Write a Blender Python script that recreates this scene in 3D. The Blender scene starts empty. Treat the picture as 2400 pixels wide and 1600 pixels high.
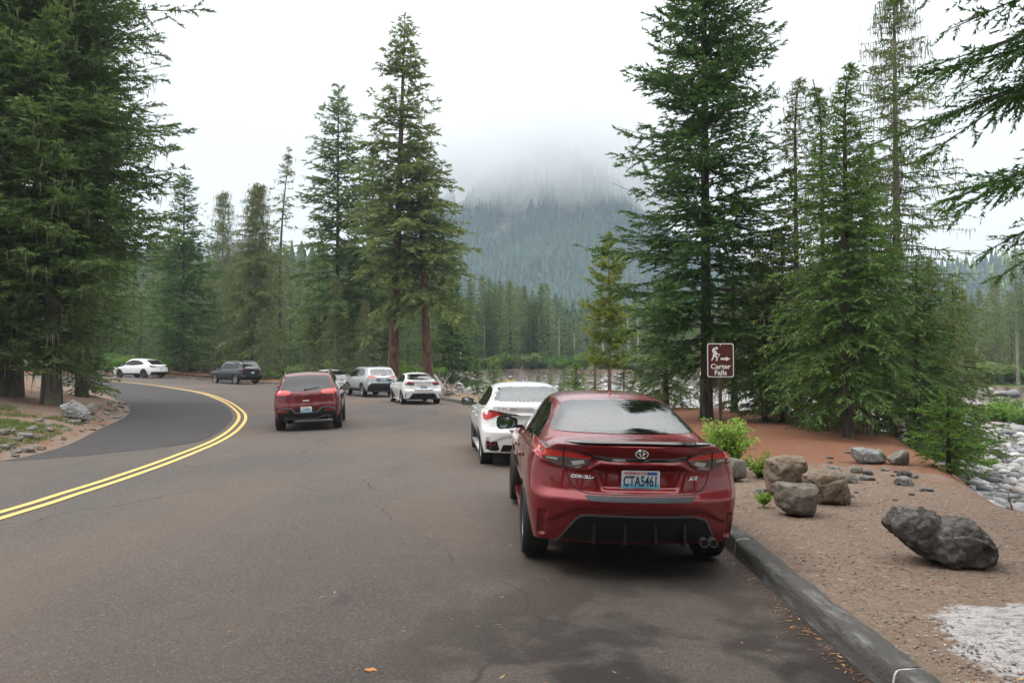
import bpy, bmesh, math, random
import numpy as np
from mathutils import Vector, Matrix, Euler
from mathutils.bvhtree import BVHTree
from mathutils.geometry import delaunay_2d_cdt
R = math.radians
SC = bpy.context.scene
COL = SC.collection
random.seed(7)
FPX, HCAM, YH = 1850.0, 1.735, 845.0          # focal length and horizon of the photograph in its own 2400 px
PITCH = math.atan((YH - 800.0) / FPX)

def sstep(a, b, v):
    t = min(1.0, max(0.0, (v - a) / (b - a)))
    return t * t * (3 - 2 * t)

def road_z(x, y):
    return -.04 * sstep(.1, 1.9, x) * sstep(15, 10, y) - .10 * sstep(4, 8.5, -x) * sstep(14, 20, y) * sstep(40, 30, y) - .2 * sstep(8, 22, y) - .06 * sstep(30, 43, y) + .14 * sstep(9, 21, -x) * sstep(30, 45, y) + .39 * sstep(21, 33, -x) * sstep(30, 45, y)

def ray(px, py):
    cx, cz = (px - 1200.0) / FPX, -(py - 800.0) / FPX
    c, s = math.cos(PITCH), math.sin(PITCH)
    return Vector((cx, c - cz * s, s + cz * c))

def G(px, py, z=None):
    """the point of the road (or of level z) seen at a pixel"""
    d = ray(px, py); zz = 0.0 if z is None else z
    for _ in range(12):
        t = (zz - HCAM) / d.z
        p = Vector((0, 0, HCAM)) + d * t
        if z is not None: break
        zz = 0.5 * zz + 0.5 * road_z(p.x, p.y)
    return p

def D(px, dist, z=0.0):
    """the point at a pixel column and a distance along the view"""
    return Vector(((px - 1200.0) / FPX * dist, dist, z))

# ------------------------------------------------------------------ tags
def tag(o, label=None, cat=None, group=None, kind=None):
    if label: o['label'] = label
    if cat: o['category'] = cat
    if group: o['group'] = group
    if kind: o['kind'] = kind
    return o

def empty(name, loc=(0, 0, 0), rz=0.0):
    o = bpy.data.objects.new(name, None); COL.objects.link(o)
    o.location = loc; o.rotation_euler = (0, 0, rz); o.empty_display_size = 0.2
    return o

def copy_tree(o, parent=None):
    c = o.copy(); COL.objects.link(c); c.parent = parent
    for ch in list(o.children): copy_tree(ch, c)
    return c

def link(name, me, mats=(), parent=None, smooth=True):
    if not isinstance(mats, (list, tuple)): mats = [mats]
    for m in mats: me.materials.append(m)
    o = bpy.data.objects.new(name, me); COL.objects.link(o)
    if parent: o.parent = parent
    if smooth and len(me.polygons):
        me.polygons.foreach_set('use_smooth', [True] * len(me.polygons))
    return o

# ------------------------------------------------------------------ materials
class NT:
    def __init__(s, name):
        s.m = bpy.data.materials.new(name); s.m.use_nodes = True
        s.t = s.m.node_tree; s.t.nodes.clear(); s.x = 0
        s.out = s.n('ShaderNodeOutputMaterial')
    def n(s, typ, **kw):
        nd = s.t.nodes.new(typ); s.x += 180; nd.location = (s.x, 0)
        for k, v in kw.items():
            if k.startswith('i_'):
                key = k[2:]
                key = int(key) if key.isdigit() else key.replace('_', ' ')
                s.put(nd.inputs[key], v)
            else: setattr(nd, k, v)
        return nd
    def put(s, inp, v):
        if isinstance(v, bpy.types.NodeSocket): s.t.links.new(v, inp)
        elif isinstance(v, bpy.types.Node): s.t.links.new(v.outputs[0], inp)
        else:
            if isinstance(v, (tuple, list)) and len(v) == 3 and inp.type == 'RGBA': v = (*v, 1)
            inp.default_value = v
    def coord(s, which='Object'):
        return s.n('ShaderNodeTexCoord').outputs[which]
    def pos(s): return s.n('ShaderNodeNewGeometry').outputs['Position']
    def noise(s, vec, scale, detail=4, rough=0.55, dist=0.0):
        return s.n('ShaderNodeTexNoise', i_Vector=vec, i_Scale=scale, i_Detail=detail, i_Roughness=rough, i_Distortion=dist).outputs['Fac']
    def voro(s, vec, scale, feature='F1', out='Distance'):
        nd = s.n('ShaderNodeTexVoronoi', i_Vector=vec, i_Scale=scale); nd.feature = feature
        return nd.outputs[out]
    def ramp(s, fac, pts, interp='LINEAR'):
        nd = s.n('ShaderNodeValToRGB', i_Fac=fac); cr = nd.color_ramp; cr.interpolation = interp
        while len(cr.elements) < len(pts): cr.elements.new(0.5)
        for e, (p, c) in zip(cr.elements, pts):
            e.position = p
            e.color = (c, c, c, 1) if isinstance(c, (int, float)) else (*c, 1)
        return nd.outputs['Color']
    def mix(s, fac, a, b, mode='MIX'):
        nd = s.n('ShaderNodeMix'); nd.data_type = 'RGBA'; nd.blend_type = mode
        s.put(nd.inputs[0], fac); s.put(nd.inputs[6], a); s.put(nd.inputs[7], b)
        return nd.outputs[2]
    def math(s, op, a, b=0.0, clamp=False):
        nd = s.n('ShaderNodeMath', operation=op, i_0=a, i_1=b); nd.use_clamp = clamp
        return nd.outputs[0]
    def maprange(s, v, a, b, c=0.0, d=1.0):
        return s.n('ShaderNodeMapRange', i_0=v, i_1=a, i_2=b, i_3=c, i_4=d).outputs[0]
    def mapping(s, vec, scale=(1, 1, 1), rot=(0, 0, 0), loc=(0, 0, 0)):
        return s.n('ShaderNodeMapping', i_Vector=vec, i_Location=loc, i_Rotation=rot, i_Scale=scale).outputs[0]
    def xyz(s, vec): return s.n('ShaderNodeSeparateXYZ', i_0=vec).outputs
    def bump(s, h, strength=0.5, dist=0.02):
        return s.n('ShaderNodeBump', i_Height=h, i_Strength=strength, i_Distance=dist).outputs[0]
    def bsdf(s, **kw):
        b = s.n('ShaderNodeBsdfPrincipled', **kw)
        s.t.links.new(b.outputs[0], s.out.inputs[0]); return b
    def fin(s, shader):
        s.put(s.out.inputs[0], shader); return s.m

def simple(name, col, rough=0.6, metal=0.0, var=0.0, scale=8.0, coat=0.0, spec=0.5):
    t = NT(name)
    c = col
    if var:
        f = t.noise(t.coord(), scale, 5)
        c = t.mix(f, tuple(max(0, v * (1 - var)) for v in col), tuple(v * (1 + var) for v in col))
    t.bsdf(i_Base_Color=c, i_Roughness=rough, i_Metallic=metal, i_Coat_Weight=coat, i_Coat_Roughness=0.05, i_Specular_IOR_Level=spec)
    return t.m

def paint(name, col, metal=0.25, dust=0.25, dustcol=(0.36, 0.27, 0.22), rough=0.38, inner=(0.03, 0.03, 0.03)):
    """clear-coated car paint with real road dust, thicker low on the body; the inside of the shell is dark lining"""
    t = NT(name); c = t.coord(); z = t.xyz(c)[2]
    n1 = t.noise(c, 2.3, 5, 0.6); n2 = t.noise(c, 60, 3, 0.7)
    low = t.maprange(z, 1.0, 0.2, 0.05, 1.0)
    d = t.math('MULTIPLY', low, t.math('MULTIPLY', t.math('ADD', n1, n2), dust), True)
    flake = t.voro(c, 900)
    base = t.mix(t.math('MULTIPLY', flake, 0.35), col, tuple(min(1, v * 1.35) for v in col))
    base = t.mix(d, base, dustcol)
    back = t.n('ShaderNodeNewGeometry').outputs['Backfacing']
    base = t.mix(back, base, inner)
    coat = t.math('SUBTRACT', 1.0, t.math('ADD', t.math('MULTIPLY', d, 1.6), back, True), True)
    wob = t.bump(t.noise(c, 1.6, 2), 0.03, 0.01)
    t.bsdf(i_Base_Color=base, i_Metallic=t.math('MULTIPLY', coat, metal), i_Roughness=t.mix(d, (rough,) * 3, (0.8,) * 3),
           i_Specular_IOR_Level=.2, i_Coat_Weight=coat, i_Coat_Roughness=t.maprange(n2, 0.3, 0.8, 0.02, 0.07), i_Normal=wob)
    return t.m

def glass(name, tint=(0.5, 0.55, 0.55), refl=1.5, rough=0.02):
    t = NT(name); c = t.coord()
    fr = t.n('ShaderNodeFresnel', i_IOR=refl).outputs[0]
    sp = t.math('MULTIPLY', t.ramp(t.noise(c, 14, 6, 0.7), [(0.5, 0), (0.9, 0.28)]), 0.10)
    tr = t.n('ShaderNodeBsdfTransparent', i_Color=tint)
    gl = t.n('ShaderNodeBsdfGlossy', i_Color=(1, 1, 1), i_Roughness=rough)
    df = t.n('ShaderNodeBsdfDiffuse', i_Color=(0.5, 0.48, 0.45))
    a = t.n('ShaderNodeMixShader', i_0=fr, i_1=tr.outputs[0], i_2=gl.outputs[0])
    b = t.n('ShaderNodeMixShader', i_0=sp, i_1=a.outputs[0], i_2=df.outputs[0])
    return t.fin(b.outputs[0])

# ------------------------------------------------------------------ mesh builder
class MB:
    def __init__(s): s.v = []; s.f = []; s.mi = []
    def add(s, vs, fs, mi=0):
        b = len(s.v); s.v += [tuple(v) for v in vs]
        s.f += [tuple(b + i for i in f) for f in fs]; s.mi += [mi] * len(fs)
        return s
    def box(s, c, d, rot=None, mi=0, taper=1.0):
        x, y, z = (k / 2 for k in d); vs = []
        for sz in (-1, 1):
            k = taper if sz > 0 else 1.0
            for sx, sy in ((-1, -1), (1, -1), (1, 1), (-1, 1)):
                p = Vector((sx * x * k, sy * y * k, sz * z))
                if rot: p.rotate(Euler(rot))
                vs.append(p + Vector(c))
        return s.add(vs, [(3, 2, 1, 0), (4, 5, 6, 7), (0, 1, 5, 4), (1, 2, 6, 5), (2, 3, 7, 6), (3, 0, 4, 7)], mi)
    def tube(s, pts, rad, n=8, mi=0, cap=True):
        pts = [Vector(p) for p in pts]; rs = rad if isinstance(rad, (list, tuple)) else [rad] * len(pts)
        up = None; vs = []
        for i, p in enumerate(pts):
            t = (pts[min(i + 1, len(pts) - 1)] - pts[max(i - 1, 0)])
            t = t.normalized() if t.length > 1e-9 else Vector((0, 0, 1))
            if up is None: up = Vector((1, 0, 0)) if abs(t.x) < 0.8 else Vector((0, 1, 0))
            a = t.cross(up).normalized(); up = a.cross(t).normalized()
            for k in range(n):
                th = 2 * math.pi * k / n
                vs.append(p + (a * math.cos(th) + up * math.sin(th)) * rs[i])
        fs = []
        for i in range(len(pts) - 1):
            for k in range(n):
                fs.append((i * n + k, i * n + (k + 1) % n, (i + 1) * n + (k + 1) % n, (i + 1) * n + k))
        if cap: fs += [tuple(range(n))[::-1], tuple((len(pts) - 1) * n + k for k in range(n))]
        return s.add(vs, fs, mi)
    def lathe(s, prof, n=24, M=None, mi=0, closed=False):
        """prof: (r, h) pairs round the local Z axis"""
        vs = []
        for r, h in prof:
            for k in range(n):
                th = 2 * math.pi * k / n
                p = Vector((r * math.cos(th), r * math.sin(th), h))
                vs.append(M @ p if M else p)
        fs = []; m = len(prof)
        for i in range(m if closed else m - 1):
            j = (i + 1) % m
            for k in range(n):
                fs.append((i * n + k, i * n + (k + 1) % n, j * n + (k + 1) % n, j * n + k))
        return s.add(vs, fs, mi)
    def prism(s, poly, d, M=None, mi=0):
        """poly in local XY extruded by d along Z"""
        n = len(poly)
        vs = [Vector((x, y, 0)) for x, y in poly] + [Vector((x, y, d)) for x, y in poly]
        if M: vs = [M @ v for v in vs]
        return s.add(vs, [tuple(range(n))[::-1], tuple(range(n, 2 * n))] + [(i, (i + 1) % n, (i + 1) % n + n, i + n) for i in range(n)], mi)
    def build(s, name, mats, parent=None, smooth=False, bevel=0.0):
        me = bpy.data.meshes.new(name); me.from_pydata(s.v, [], s.f)
        if not isinstance(mats, (list, tuple)): mats = [mats]
        if bevel:
            bm = bmesh.new(); bm.from_mesh(me)
            bmesh.ops.recalc_face_normals(bm, faces=bm.faces)
            bmesh.ops.bevel(bm, geom=[e for e in bm.edges if len(e.link_faces) == 2 and e.calc_face_angle(0) > 0.5], offset=bevel, segments=2, affect='EDGES', profile=0.5)
            bm.to_mesh(me); bm.free()
        elif max(s.mi or [0]) > 0: me.polygons.foreach_set('material_index', s.mi)
        if not bevel:
            bm = bmesh.new(); bm.from_mesh(me); bmesh.ops.recalc_face_normals(bm, faces=bm.faces); bm.to_mesh(me); bm.free()
        o = link(name, me, mats, parent, smooth)
        if smooth and hasattr(me, 'set_sharp_from_angle'): me.set_sharp_from_angle(angle=R(40))
        return o

def npmesh(name, V, F, smooth=False):
    """V (n,3), F (m,k) all of one size k"""
    V = np.ascontiguousarray(V, dtype=np.float32); F = np.ascontiguousarray(F, dtype=np.int32)
    me = bpy.data.meshes.new(name); me.vertices.add(len(V)); me.vertices.foreach_set('co', V.ravel())
    k = F.shape[1]; me.loops.add(F.size); me.loops.foreach_set('vertex_index', F.ravel())
    me.polygons.add(len(F)); me.polygons.foreach_set('loop_start', np.arange(0, F.size, k, dtype=np.int32))
    if smooth: me.polygons.foreach_set('use_smooth', np.ones(len(F), dtype=bool))
    me.update(calc_edges=True)
    return me

def text_mesh(s, size, extrude=0.0, sx=1.0, bold=0.0, align='CENTER', shear=0.0):
    cu = bpy.data.curves.new('lettering', 'FONT'); cu.body = s; cu.size = size; cu.extrude = extrude
    cu.align_x = align; cu.align_y = 'CENTER'; cu.offset = bold; cu.shear = shear; cu.resolution_u = 3
    o = bpy.data.objects.new('lettering', cu); COL.objects.link(o)
    dg = bpy.context.evaluated_depsgraph_get()
    me = bpy.data.meshes.new_from_object(o.evaluated_get(dg))
    bpy.data.objects.remove(o); bpy.data.curves.remove(cu)
    for v in me.vertices: v.co.x *= sx
    me.materials.clear()
    return me

def text_obj(name, s, size, M, mat, parent, **kw):
    me = text_mesh(s, size, **kw); me.transform(M)
    return link(name, me, mat, parent, smooth=False)
# ------------------------------------------------------------------ cars
# local frame of a car: origin on the ground under the rear end, +Y forward, +X right, Z up
def car_cage(sp, lev=2):
    St = sp['st']; K = len(sp['rear'][0]) - 1; J = 5; N = len(St)
    vid = {}; vs = []
    def vert(key, p):
        if key not in vid: vid[key] = len(vs); vs.append(p)
        return vid[key]
    ry, rw, rz, rb = sp['rear']; fy, fw, fz, fb = sp['front']
    fr = sp.get('fr', [0, .2, .42, .64, .86, 1.0])
    def pos(i, j, k):
        """i station (-1 rear end, N front end), j -5..5, k 0..K on side/ends, K on top"""
        s = -1 if j < 0 else 1; a = abs(j)
        if i == -1 or i == N:
            y0, w, z, b = (ry, rw, rz, rb) if i == -1 else (fy, fw, fz, fb)
            x = fr[a] * w[k] * s; sg = 1 if i == -1 else -1
            return Vector((x, y0[k] + sg * b[k] * fr[a] ** 2.4, z[k]))
        Y, ws, zs, top = St[i]
        if k == K and a < J:
            x, z = top[a]; return Vector((x * s, Y + (sp['ybow'][i] * (x / 0.8) ** 2 if 'ybow' in sp else 0), z))
        if k == 0 and a < J: return Vector((fr[a] * ws[0] * s, Y, zs[0]))
        return Vector((ws[k] * s, Y, zs[k]))
    def key(i, j, k): return (i, j, k)
    def V(i, j, k): return vert(key(i, j, k), pos(i, j, k))
    fs = []
    for i in range(-1, N):
        for k in range(K):
            fs.append((V(i, J, k), V(i + 1, J, k), V(i + 1, J, k + 1), V(i, J, k + 1)))
            fs.append((V(i, -J, k + 1), V(i + 1, -J, k + 1), V(i + 1, -J, k), V(i, -J, k)))
        for j in range(-J, J):
            fs.append((V(i, j, K), V(i, j + 1, K), V(i + 1, j + 1, K), V(i + 1, j, K)))
            fs.append((V(i + 1, j, 0), V(i + 1, j + 1, 0), V(i, j + 1, 0), V(i, j, 0)))
    for j in range(-J, J):
        for k in range(K):
            fs.append((V(-1, j, k), V(-1, j + 1, k), V(-1, j + 1, k + 1), V(-1, j, k + 1)))
            fs.append((V(N, j, k + 1), V(N, j + 1, k + 1), V(N, j + 1, k), V(N, j, k)))
    me = bpy.data.meshes.new('body'); me.from_pydata(vs, [], fs)
    inv = {v: k for k, v in vid.items()}
    cr = me.attributes.new('crease_edge', 'FLOAT', 'EDGE')
    for e in me.edges:
        a, b = inv[e.vertices[0]], inv[e.vertices[1]]; c = 0
        for rule in sp.get('crease', ()):  # (plane 'k'/'j', index, i range, value)
            typ, idx, i0, i1, val = rule
            if typ == 'k' and a[2] == b[2] == idx and i0 <= a[0] <= i1 and i0 <= b[0] <= i1 and (abs(a[1]) == J or idx < K or a[0] in (-1,)) and (abs(b[1]) == J or idx < K or b[0] in (-1,)): c = max(c, val)
            if typ == 'j' and a[1] == b[1] and abs(a[1]) == idx and a[2] == b[2] == K and i0 <= a[0] <= i1 and i0 <= b[0] <= i1: c = max(c, val)
        if a[2] == b[2] == 0 and (a[0] in (-1, N) and b[0] in (-1, N) or abs(a[1]) == J and abs(b[1]) == J): c = 0.6
        cr.data[e.index].value = c
    o = bpy.data.objects.new('body', me); COL.objects.link(o)
    m = o.modifiers.new('s', 'SUBSURF'); m.levels = m.render_levels = lev
    dg = bpy.context.evaluated_depsgraph_get(); m2 = bpy.data.meshes.new_from_object(o.evaluated_get(dg))
    bpy.data.objects.remove(o); bpy.data.meshes.remove(me)
    bm = bmesh.new(); bm.from_mesh(m2); bmesh.ops.recalc_face_normals(bm, faces=bm.faces); bm.to_mesh(m2); bm.free()
    if 'deform' in sp:
        for v in m2.vertices:
            v.co = sp['deform'](v.co)
    a = m2.attributes.get('crease_edge')
    if a: m2.attributes.remove(a)
    m2.name = 'body'
    return m2

DIRS = {'rear': Vector((0, 1, 0)), 'left': Vector((1, 0, 0)), 'right': Vector((-1, 0, 0)), 'top': Vector((0, 0, -1)), 'front': Vector((0, -1, 0))}
def to3(plane, u, v):
    if plane == 'rear': return Vector((u, -1, v))
    if plane == 'front': return Vector((u, 9, v))
    if plane == 'left': return Vector((-3, u, v))
    if plane == 'right': return Vector((3, u, v))
    return Vector((u, v, 4))

class Car:
    def __init__(s, name, sp, lev, mats):
        s.sp = sp; s.M = mats; s.root = empty(name)
        s.shell = car_cage(sp, lev)
        bm = bmesh.new(); bm.from_mesh(s.shell)
        s.bvh = BVHTree.FromBMesh(bm); bm.free()
    def hit(s, plane, u, v):
        o = to3(plane, u, v); d = DIRS[plane]
        h, n, i, dist = s.bvh.ray_cast(o, d)
        if h is None:
            h, n, i, dist = s.bvh.find_nearest(o + d * 2)
        if n.dot(d) > 0: n = -n
        return h, n
    def patch(s, name, plane, poly, mat, off=0.004, cell=0.03, parent=None, skirt=0.008, mi=None, smooth=True, flat=None):
        """a thin shell that follows the body over the outline poly; flat=(normal, offset) not used"""
        n = len(poly); pts = []
        for i in range(n):                                   # resample the outline
            a, b = Vector(poly[i]), Vector(poly[(i + 1) % n]); m = max(1, int((b - a).length / cell))
            pts += [a.lerp(b, t / m) for t in range(m)]
        nb = len(pts); xs = [p.x for p in pts]; ys = [p.y for p in pts]
        def inside(x, y):
            c = False; j = nb - 1
            for i in range(nb):
                if (pts[i].y > y) != (pts[j].y > y) and x < (pts[j].x - pts[i].x) * (y - pts[i].y) / (pts[j].y - pts[i].y) + pts[i].x: c = not c
                j = i
            return c
        extra = []
        x = min(xs) + cell / 2
        while x < max(xs):
            y = min(ys) + cell / 2
            while y < max(ys):
                if inside(x, y) and min((Vector((x, y)) - p).length for p in pts) > cell * 0.4: extra.append(Vector((x, y)))
                y += cell
            x += cell
        V2, E, F, *_ = delaunay_2d_cdt(pts + extra, [(i, (i + 1) % nb) for i in range(nb)], [], 1, 1e-6)
        mb = MB(); top = []
        for p in V2:
            h, nn = s.hit(plane, p.x, p.y); top.append((h + nn * off, h - nn * skirt))
        nv = len(V2)
        mb.add([a for a, b in top], F)
        cnt = {}
        for f in F:
            for i in range(len(f)):
                e = (f[i], f[(i + 1) % len(f)]); cnt[tuple(sorted(e))] = cnt.get(tuple(sorted(e)), 0) + 1
        mb.v += [tuple(b) for a, b in top]
        for f in F:
            for i in range(len(f)):
                a, b = f[i], f[(i + 1) % len(f)]
                if cnt[tuple(sorted((a, b)))] == 1: mb.f.append((a, b, b + nv, a + nv)); mb.mi.append(0)
        me = bpy.data.meshes.new(name); me.from_pydata(mb.v, [], mb.f)
        bm = bmesh.new(); bm.from_mesh(me); bmesh.ops.recalc_face_normals(bm, faces=bm.faces)
        lo = [v for v in bm.verts if not v.link_faces]
        bmesh.ops.delete(bm, geom=lo, context='VERTS')
        d = DIRS[plane]
        f0 = [f for f in bm.faces if abs(f.normal.dot(d)) > 0.3]
        if f0 and sum(f.normal.dot(d) * f.calc_area() for f in f0) > 0: bmesh.ops.reverse_faces(bm, faces=bm.faces)
        bm.to_mesh(me); bm.free()
        o = link(name, me, mat, parent or s.root, smooth)
        if smooth: me.set_sharp_from_angle(angle=R(50))
        return o
    def ribbon(s, name, plane, line, w, mat, off=0.002, closed=False, parent=None, cell=0.03, thick=0.003):
        pts = [Vector(p) for p in line]
        if closed: pts.append(pts[0])
        res = []
        for a, b in zip(pts, pts[1:]):
            m = max(1, int((b - a).length / cell)); res += [a.lerp(b, t / m) for t in range(m)]
        res.append(pts[-1]); P = [s.hit(plane, p.x, p.y) for p in res]
        mb = MB(); vs = []
        for i, (h, n) in enumerate(P):
            t = (P[min(i + 1, len(P) - 1)][0] - P[max(i - 1, 0)][0]).normalized(); sd = t.cross(n).normalized() * w / 2
            vs += [h + sd - n * thick, h + sd + n * off, h - sd + n * off, h - sd - n * thick]
        fs = []
        for i in range(len(P) - 1):
            for q in range(3): fs.append((4 * i + q, 4 * i + q + 1, 4 * i + 5 + q, 4 * i + 4 + q))
        mb.add(vs, fs); return mb.build(name, mat, parent or s.root, smooth=False)
    def cut(s, wins):
        """open the shell behind the glass"""
        bm = bmesh.new(); bm.from_mesh(s.shell)
        dl = []
        for f in bm.faces:
            c = f.calc_center_median()
            for plane, poly in wins:
                d = DIRS[plane]
                if f.normal.dot(d) > -0.12: continue
                if plane in ('rear', 'front'): u, v = c.x, c.z
                elif plane == 'top': u, v = c.x, c.y
                else: u, v = c.y, c.z
                if plane == 'front' and c.y < s.sp['L'] * 0.5 or plane == 'rear' and c.y > s.sp['L'] * 0.5: continue
                if plane in ('left',) and c.x > 0 or plane == 'right' and c.x < 0: continue
                ins = False; j = len(poly) - 1
                for i in range(len(poly)):
                    if (poly[i][1] > v) != (poly[j][1] > v) and u < (poly[j][0] - poly[i][0]) * (v - poly[i][1]) / (poly[j][1] - poly[i][1]) + poly[i][0]: ins = not ins
                    j = i
                if ins: dl.append(f); break
        bmesh.ops.delete(bm, geom=dl, context='FACES'); bm.to_mesh(s.shell); bm.free()
    def arches(s, axles, r, xin, zc):
        """wheel arches cut right into the shell"""
        o = bpy.data.objects.new('body', s.shell); COL.objects.link(o)
        s.shell.materials.append(s.M['paint']); s.shell.materials.append(s.M['black'])
        cs = []
        for y in axles:
            for sx in (-1, 1):
                mb = MB(); Mx = Matrix.Translation((sx * xin, y, zc)) @ Matrix.Rotation(R(90) * sx, 4, 'Y')
                mb.lathe([(0.001, 0), (r, 0), (r, 0.7), (0.001, 0.7)], 40, Mx)
                c = mb.build('cutter', s.M['black']); cs.append(c)
                me = c.data; me.materials.clear(); me.materials.append(s.M['paint']); me.materials.append(s.M['black'])
                me.polygons.foreach_set('material_index', [1] * len(me.polygons))
                bm = bmesh.new(); bm.from_mesh(me); bmesh.ops.remove_doubles(bm, verts=bm.verts, dist=0.003); bmesh.ops.recalc_face_normals(bm, faces=bm.faces); bm.to_mesh(me); bm.free()
                m = o.modifiers.new('b', 'BOOLEAN'); m.operation = 'DIFFERENCE'; m.object = c; m.solver = 'EXACT'; m.material_mode = 'INDEX'
        dg = bpy.context.evaluated_depsgraph_get(); me = bpy.data.meshes.new_from_object(o.evaluated_get(dg))
        bpy.data.objects.remove(o)
        for c in cs: bpy.data.objects.remove(c)
        s.shell = me
    def finish(s, parts_mat=None):
        me = s.shell
        if not len(me.materials): me.materials.append(s.M['paint'])
        me.name = 'body'
        o = bpy.data.objects.new('body', me); COL.objects.link(o); o.parent = s.root
        me.polygons.foreach_set('use_smooth', [True] * len(me.polygons))
        me.set_sharp_from_angle(angle=R(42)); s.body = o
        return o
    def wheel(s, x, y, r, w, rimr, style, steer=0.0):
        """one wheel: tyre, with its rim as a sub-part"""
        sx = 1 if x > 0 else -1
        Mx = Matrix.Translation((x, y, r)) @ Matrix.Rotation(steer, 4, 'Z') @ Matrix.Rotation(R(90) * sx, 4, 'Y')
        h = w / 2; mb = MB()
        prof = [(rimr, -h * .75), (rimr + .02, -h * .95), (r - .03, -h), (r - .008, -h * .86), (r, -h * .6), (r, h * .6), (r - .008, h * .86), (r - .03, h), (rimr + .02, h * .95), (rimr, h * .75)]
        grooved = []
        for i, (a, b) in enumerate(prof):
            grooved.append((a, b))
            if i == 4:
                for g in (-.3, 0, .3): grooved += [(r, h * g - .006), (r - .007, h * g - .004), (r - .007, h * g + .004), (r, h * g + .006)]
        mb.lathe(grooved, 40, Mx, closed=False)
        mb.lathe([(rimr, -h * .75), (rimr - .03, -h * .3), (rimr - .03, h * .6), (rimr, h * .75)], 40, Mx, mi=1)
        wh = mb.build('wheel', [s.M['rubber'], s.M['dark']], s.root, smooth=True)
        rb = MB()
        rb.lathe([(rimr + .004, h * .62), (rimr + .004, h * .8), (rimr - .018, h * .82), (rimr - .03, h * .5)], 40, Mx)
        rb.lathe([(.001, h * .52), (.07, h * .52), (.07, h * .2)], 20, Mx)
        ns, wd, double = style
        for k in range(ns):
            for q in ((-1, 1) if double else (0,)):
                th = 2 * math.pi * k / ns + q * (0.16 if double else 0)
                A = Matrix.Rotation(th, 4, 'Z'); w2 = wd / 2
                vs = [(.05, -w2, h * .50), (.05, w2, h * .50), (rimr - .012, w2 * 1.15, h * .74), (rimr - .012, -w2 * 1.15, h * .74),
                      (.05, -w2, h * .2), (.05, w2, h * .2), (rimr - .012, w2 * 1.15, h * .45), (rimr - .012, -w2 * 1.15, h * .45)]
                rb.add([Mx @ A @ Vector(v) for v in vs], [(0, 1, 2, 3), (0, 4, 5, 1), (1, 5, 6, 2), (2, 6, 7, 3), (3, 7, 4, 0)])
        rb.build('rim', s.M['rim'], wh, smooth=True)
        db = MB(); db.lathe([(.001, -h * .1), (rimr - .05, -h * .1), (rimr - .05, -h * .25)], 24, Mx); db.build('brake_disc', s.M['discm'], wh)
        return wh
    def seats(s, ys, xs, belt, top):
        for y in ys:
            for x in xs:
                mb = MB(); mb.box((x, y, belt - .25), (.46, .5, .2), mi=0); mb.box((x, y - .24, belt - .02), (.44, .12, .5), rot=(R(12), 0, 0), taper=.85)
                st = mb.build('seat', s.M['cloth'], s.root, smooth=True, bevel=.04)
                hb = MB(); hb.box((x, y - .32, top - .14), (.25, .09, .19), rot=(R(10), 0, 0)); hb.build('headrest', s.M['cloth'], st, smooth=True, bevel=.035)
    def mirror(s, x, y, z, col='paint', glassm='mirror', w=.2, h=.14):
        """door mirror: housing, arm and the mirror glass facing backward"""
        sx = 1 if x > 0 else -1
        mb = MB(); vs = []
        rows = [(0, 1.0), (.03, 1.04), (.08, .86), (.115, .45), (.125, .1)]
        n = 16
        for dy, k in rows:
            for q in range(n):
                th = 2 * math.pi * q / n; c, sn = math.cos(th), math.sin(th)
                px = sx * (abs(c) ** .6 * (1 if c > 0 else -1)) * w / 2 * k; pz = (abs(sn) ** .6 * (1 if sn > 0 else -1)) * h / 2 * k * (1.0 if c > 0 else .8)
                vs.append((x + px, y + dy, z + pz))
        fs = [(i * n + q, i * n + (q + 1) % n, (i + 1) * n + (q + 1) % n, (i + 1) * n + q) for i in range(4) for q in range(n)]
        fs.append(tuple(4 * n + q for q in range(n)))
        mb.add(vs, fs)
        o = mb.build('door_mirror', s.M[col], s.root, smooth=True)
        gb = MB(); gb.add([(x + (vx - x) * .97, y + .014 - (vx - x) * sx * .10 + (vz - z) * .16, z + (vz - z) * .95) for vx, vy, vz in vs[:n]], [tuple(range(n))])
        gb.build('mirror_glass', s.M[glassm], o)
        rb = MB(); rb.tube([(vx, vy - .004, vz) for vx, vy, vz in vs[:n]] + [(vs[0][0], vs[0][1] - .004, vs[0][2])], .007, 6, cap=False)
        rb.box((x - sx * .13, y + .07, z - .045), (.12, .05, .035)); rb.build('mirror_frame', s.M['black'], o)
        return o
    def place(s, x, y, yaw, roll=0.0, z=None):
        ax = Vector((x, y, 0)) + Vector((-math.sin(R(yaw)), math.cos(R(yaw)), 0)) * s.sp['L'] * .4
        s.root.location = (x, y, road_z(ax.x, ax.y) if z is None else z); s.root.rotation_euler = (0, R(roll), R(yaw))
    def stretch(s, fx, fy, fz):
        T = Matrix.Diagonal((fx, fy, fz, 1))
        for ch in list(s.root.children_recursive):
            if ch.type == 'MESH' and ch.name.split('.')[0] not in ('wheel', 'rim', 'brake_disc'): ch.data.transform(T)

def arc(cx, cy, r, a0, a1, n, sy=1.0):
    return [(cx + r * math.cos(R(a0 + (a1 - a0) * i / n)), cy + sy * r * math.sin(R(a0 + (a1 - a0) * i / n))) for i in range(n + 1)]

def mirror_poly(p): return [(-x, z) for x, z in p][::-1]

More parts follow.
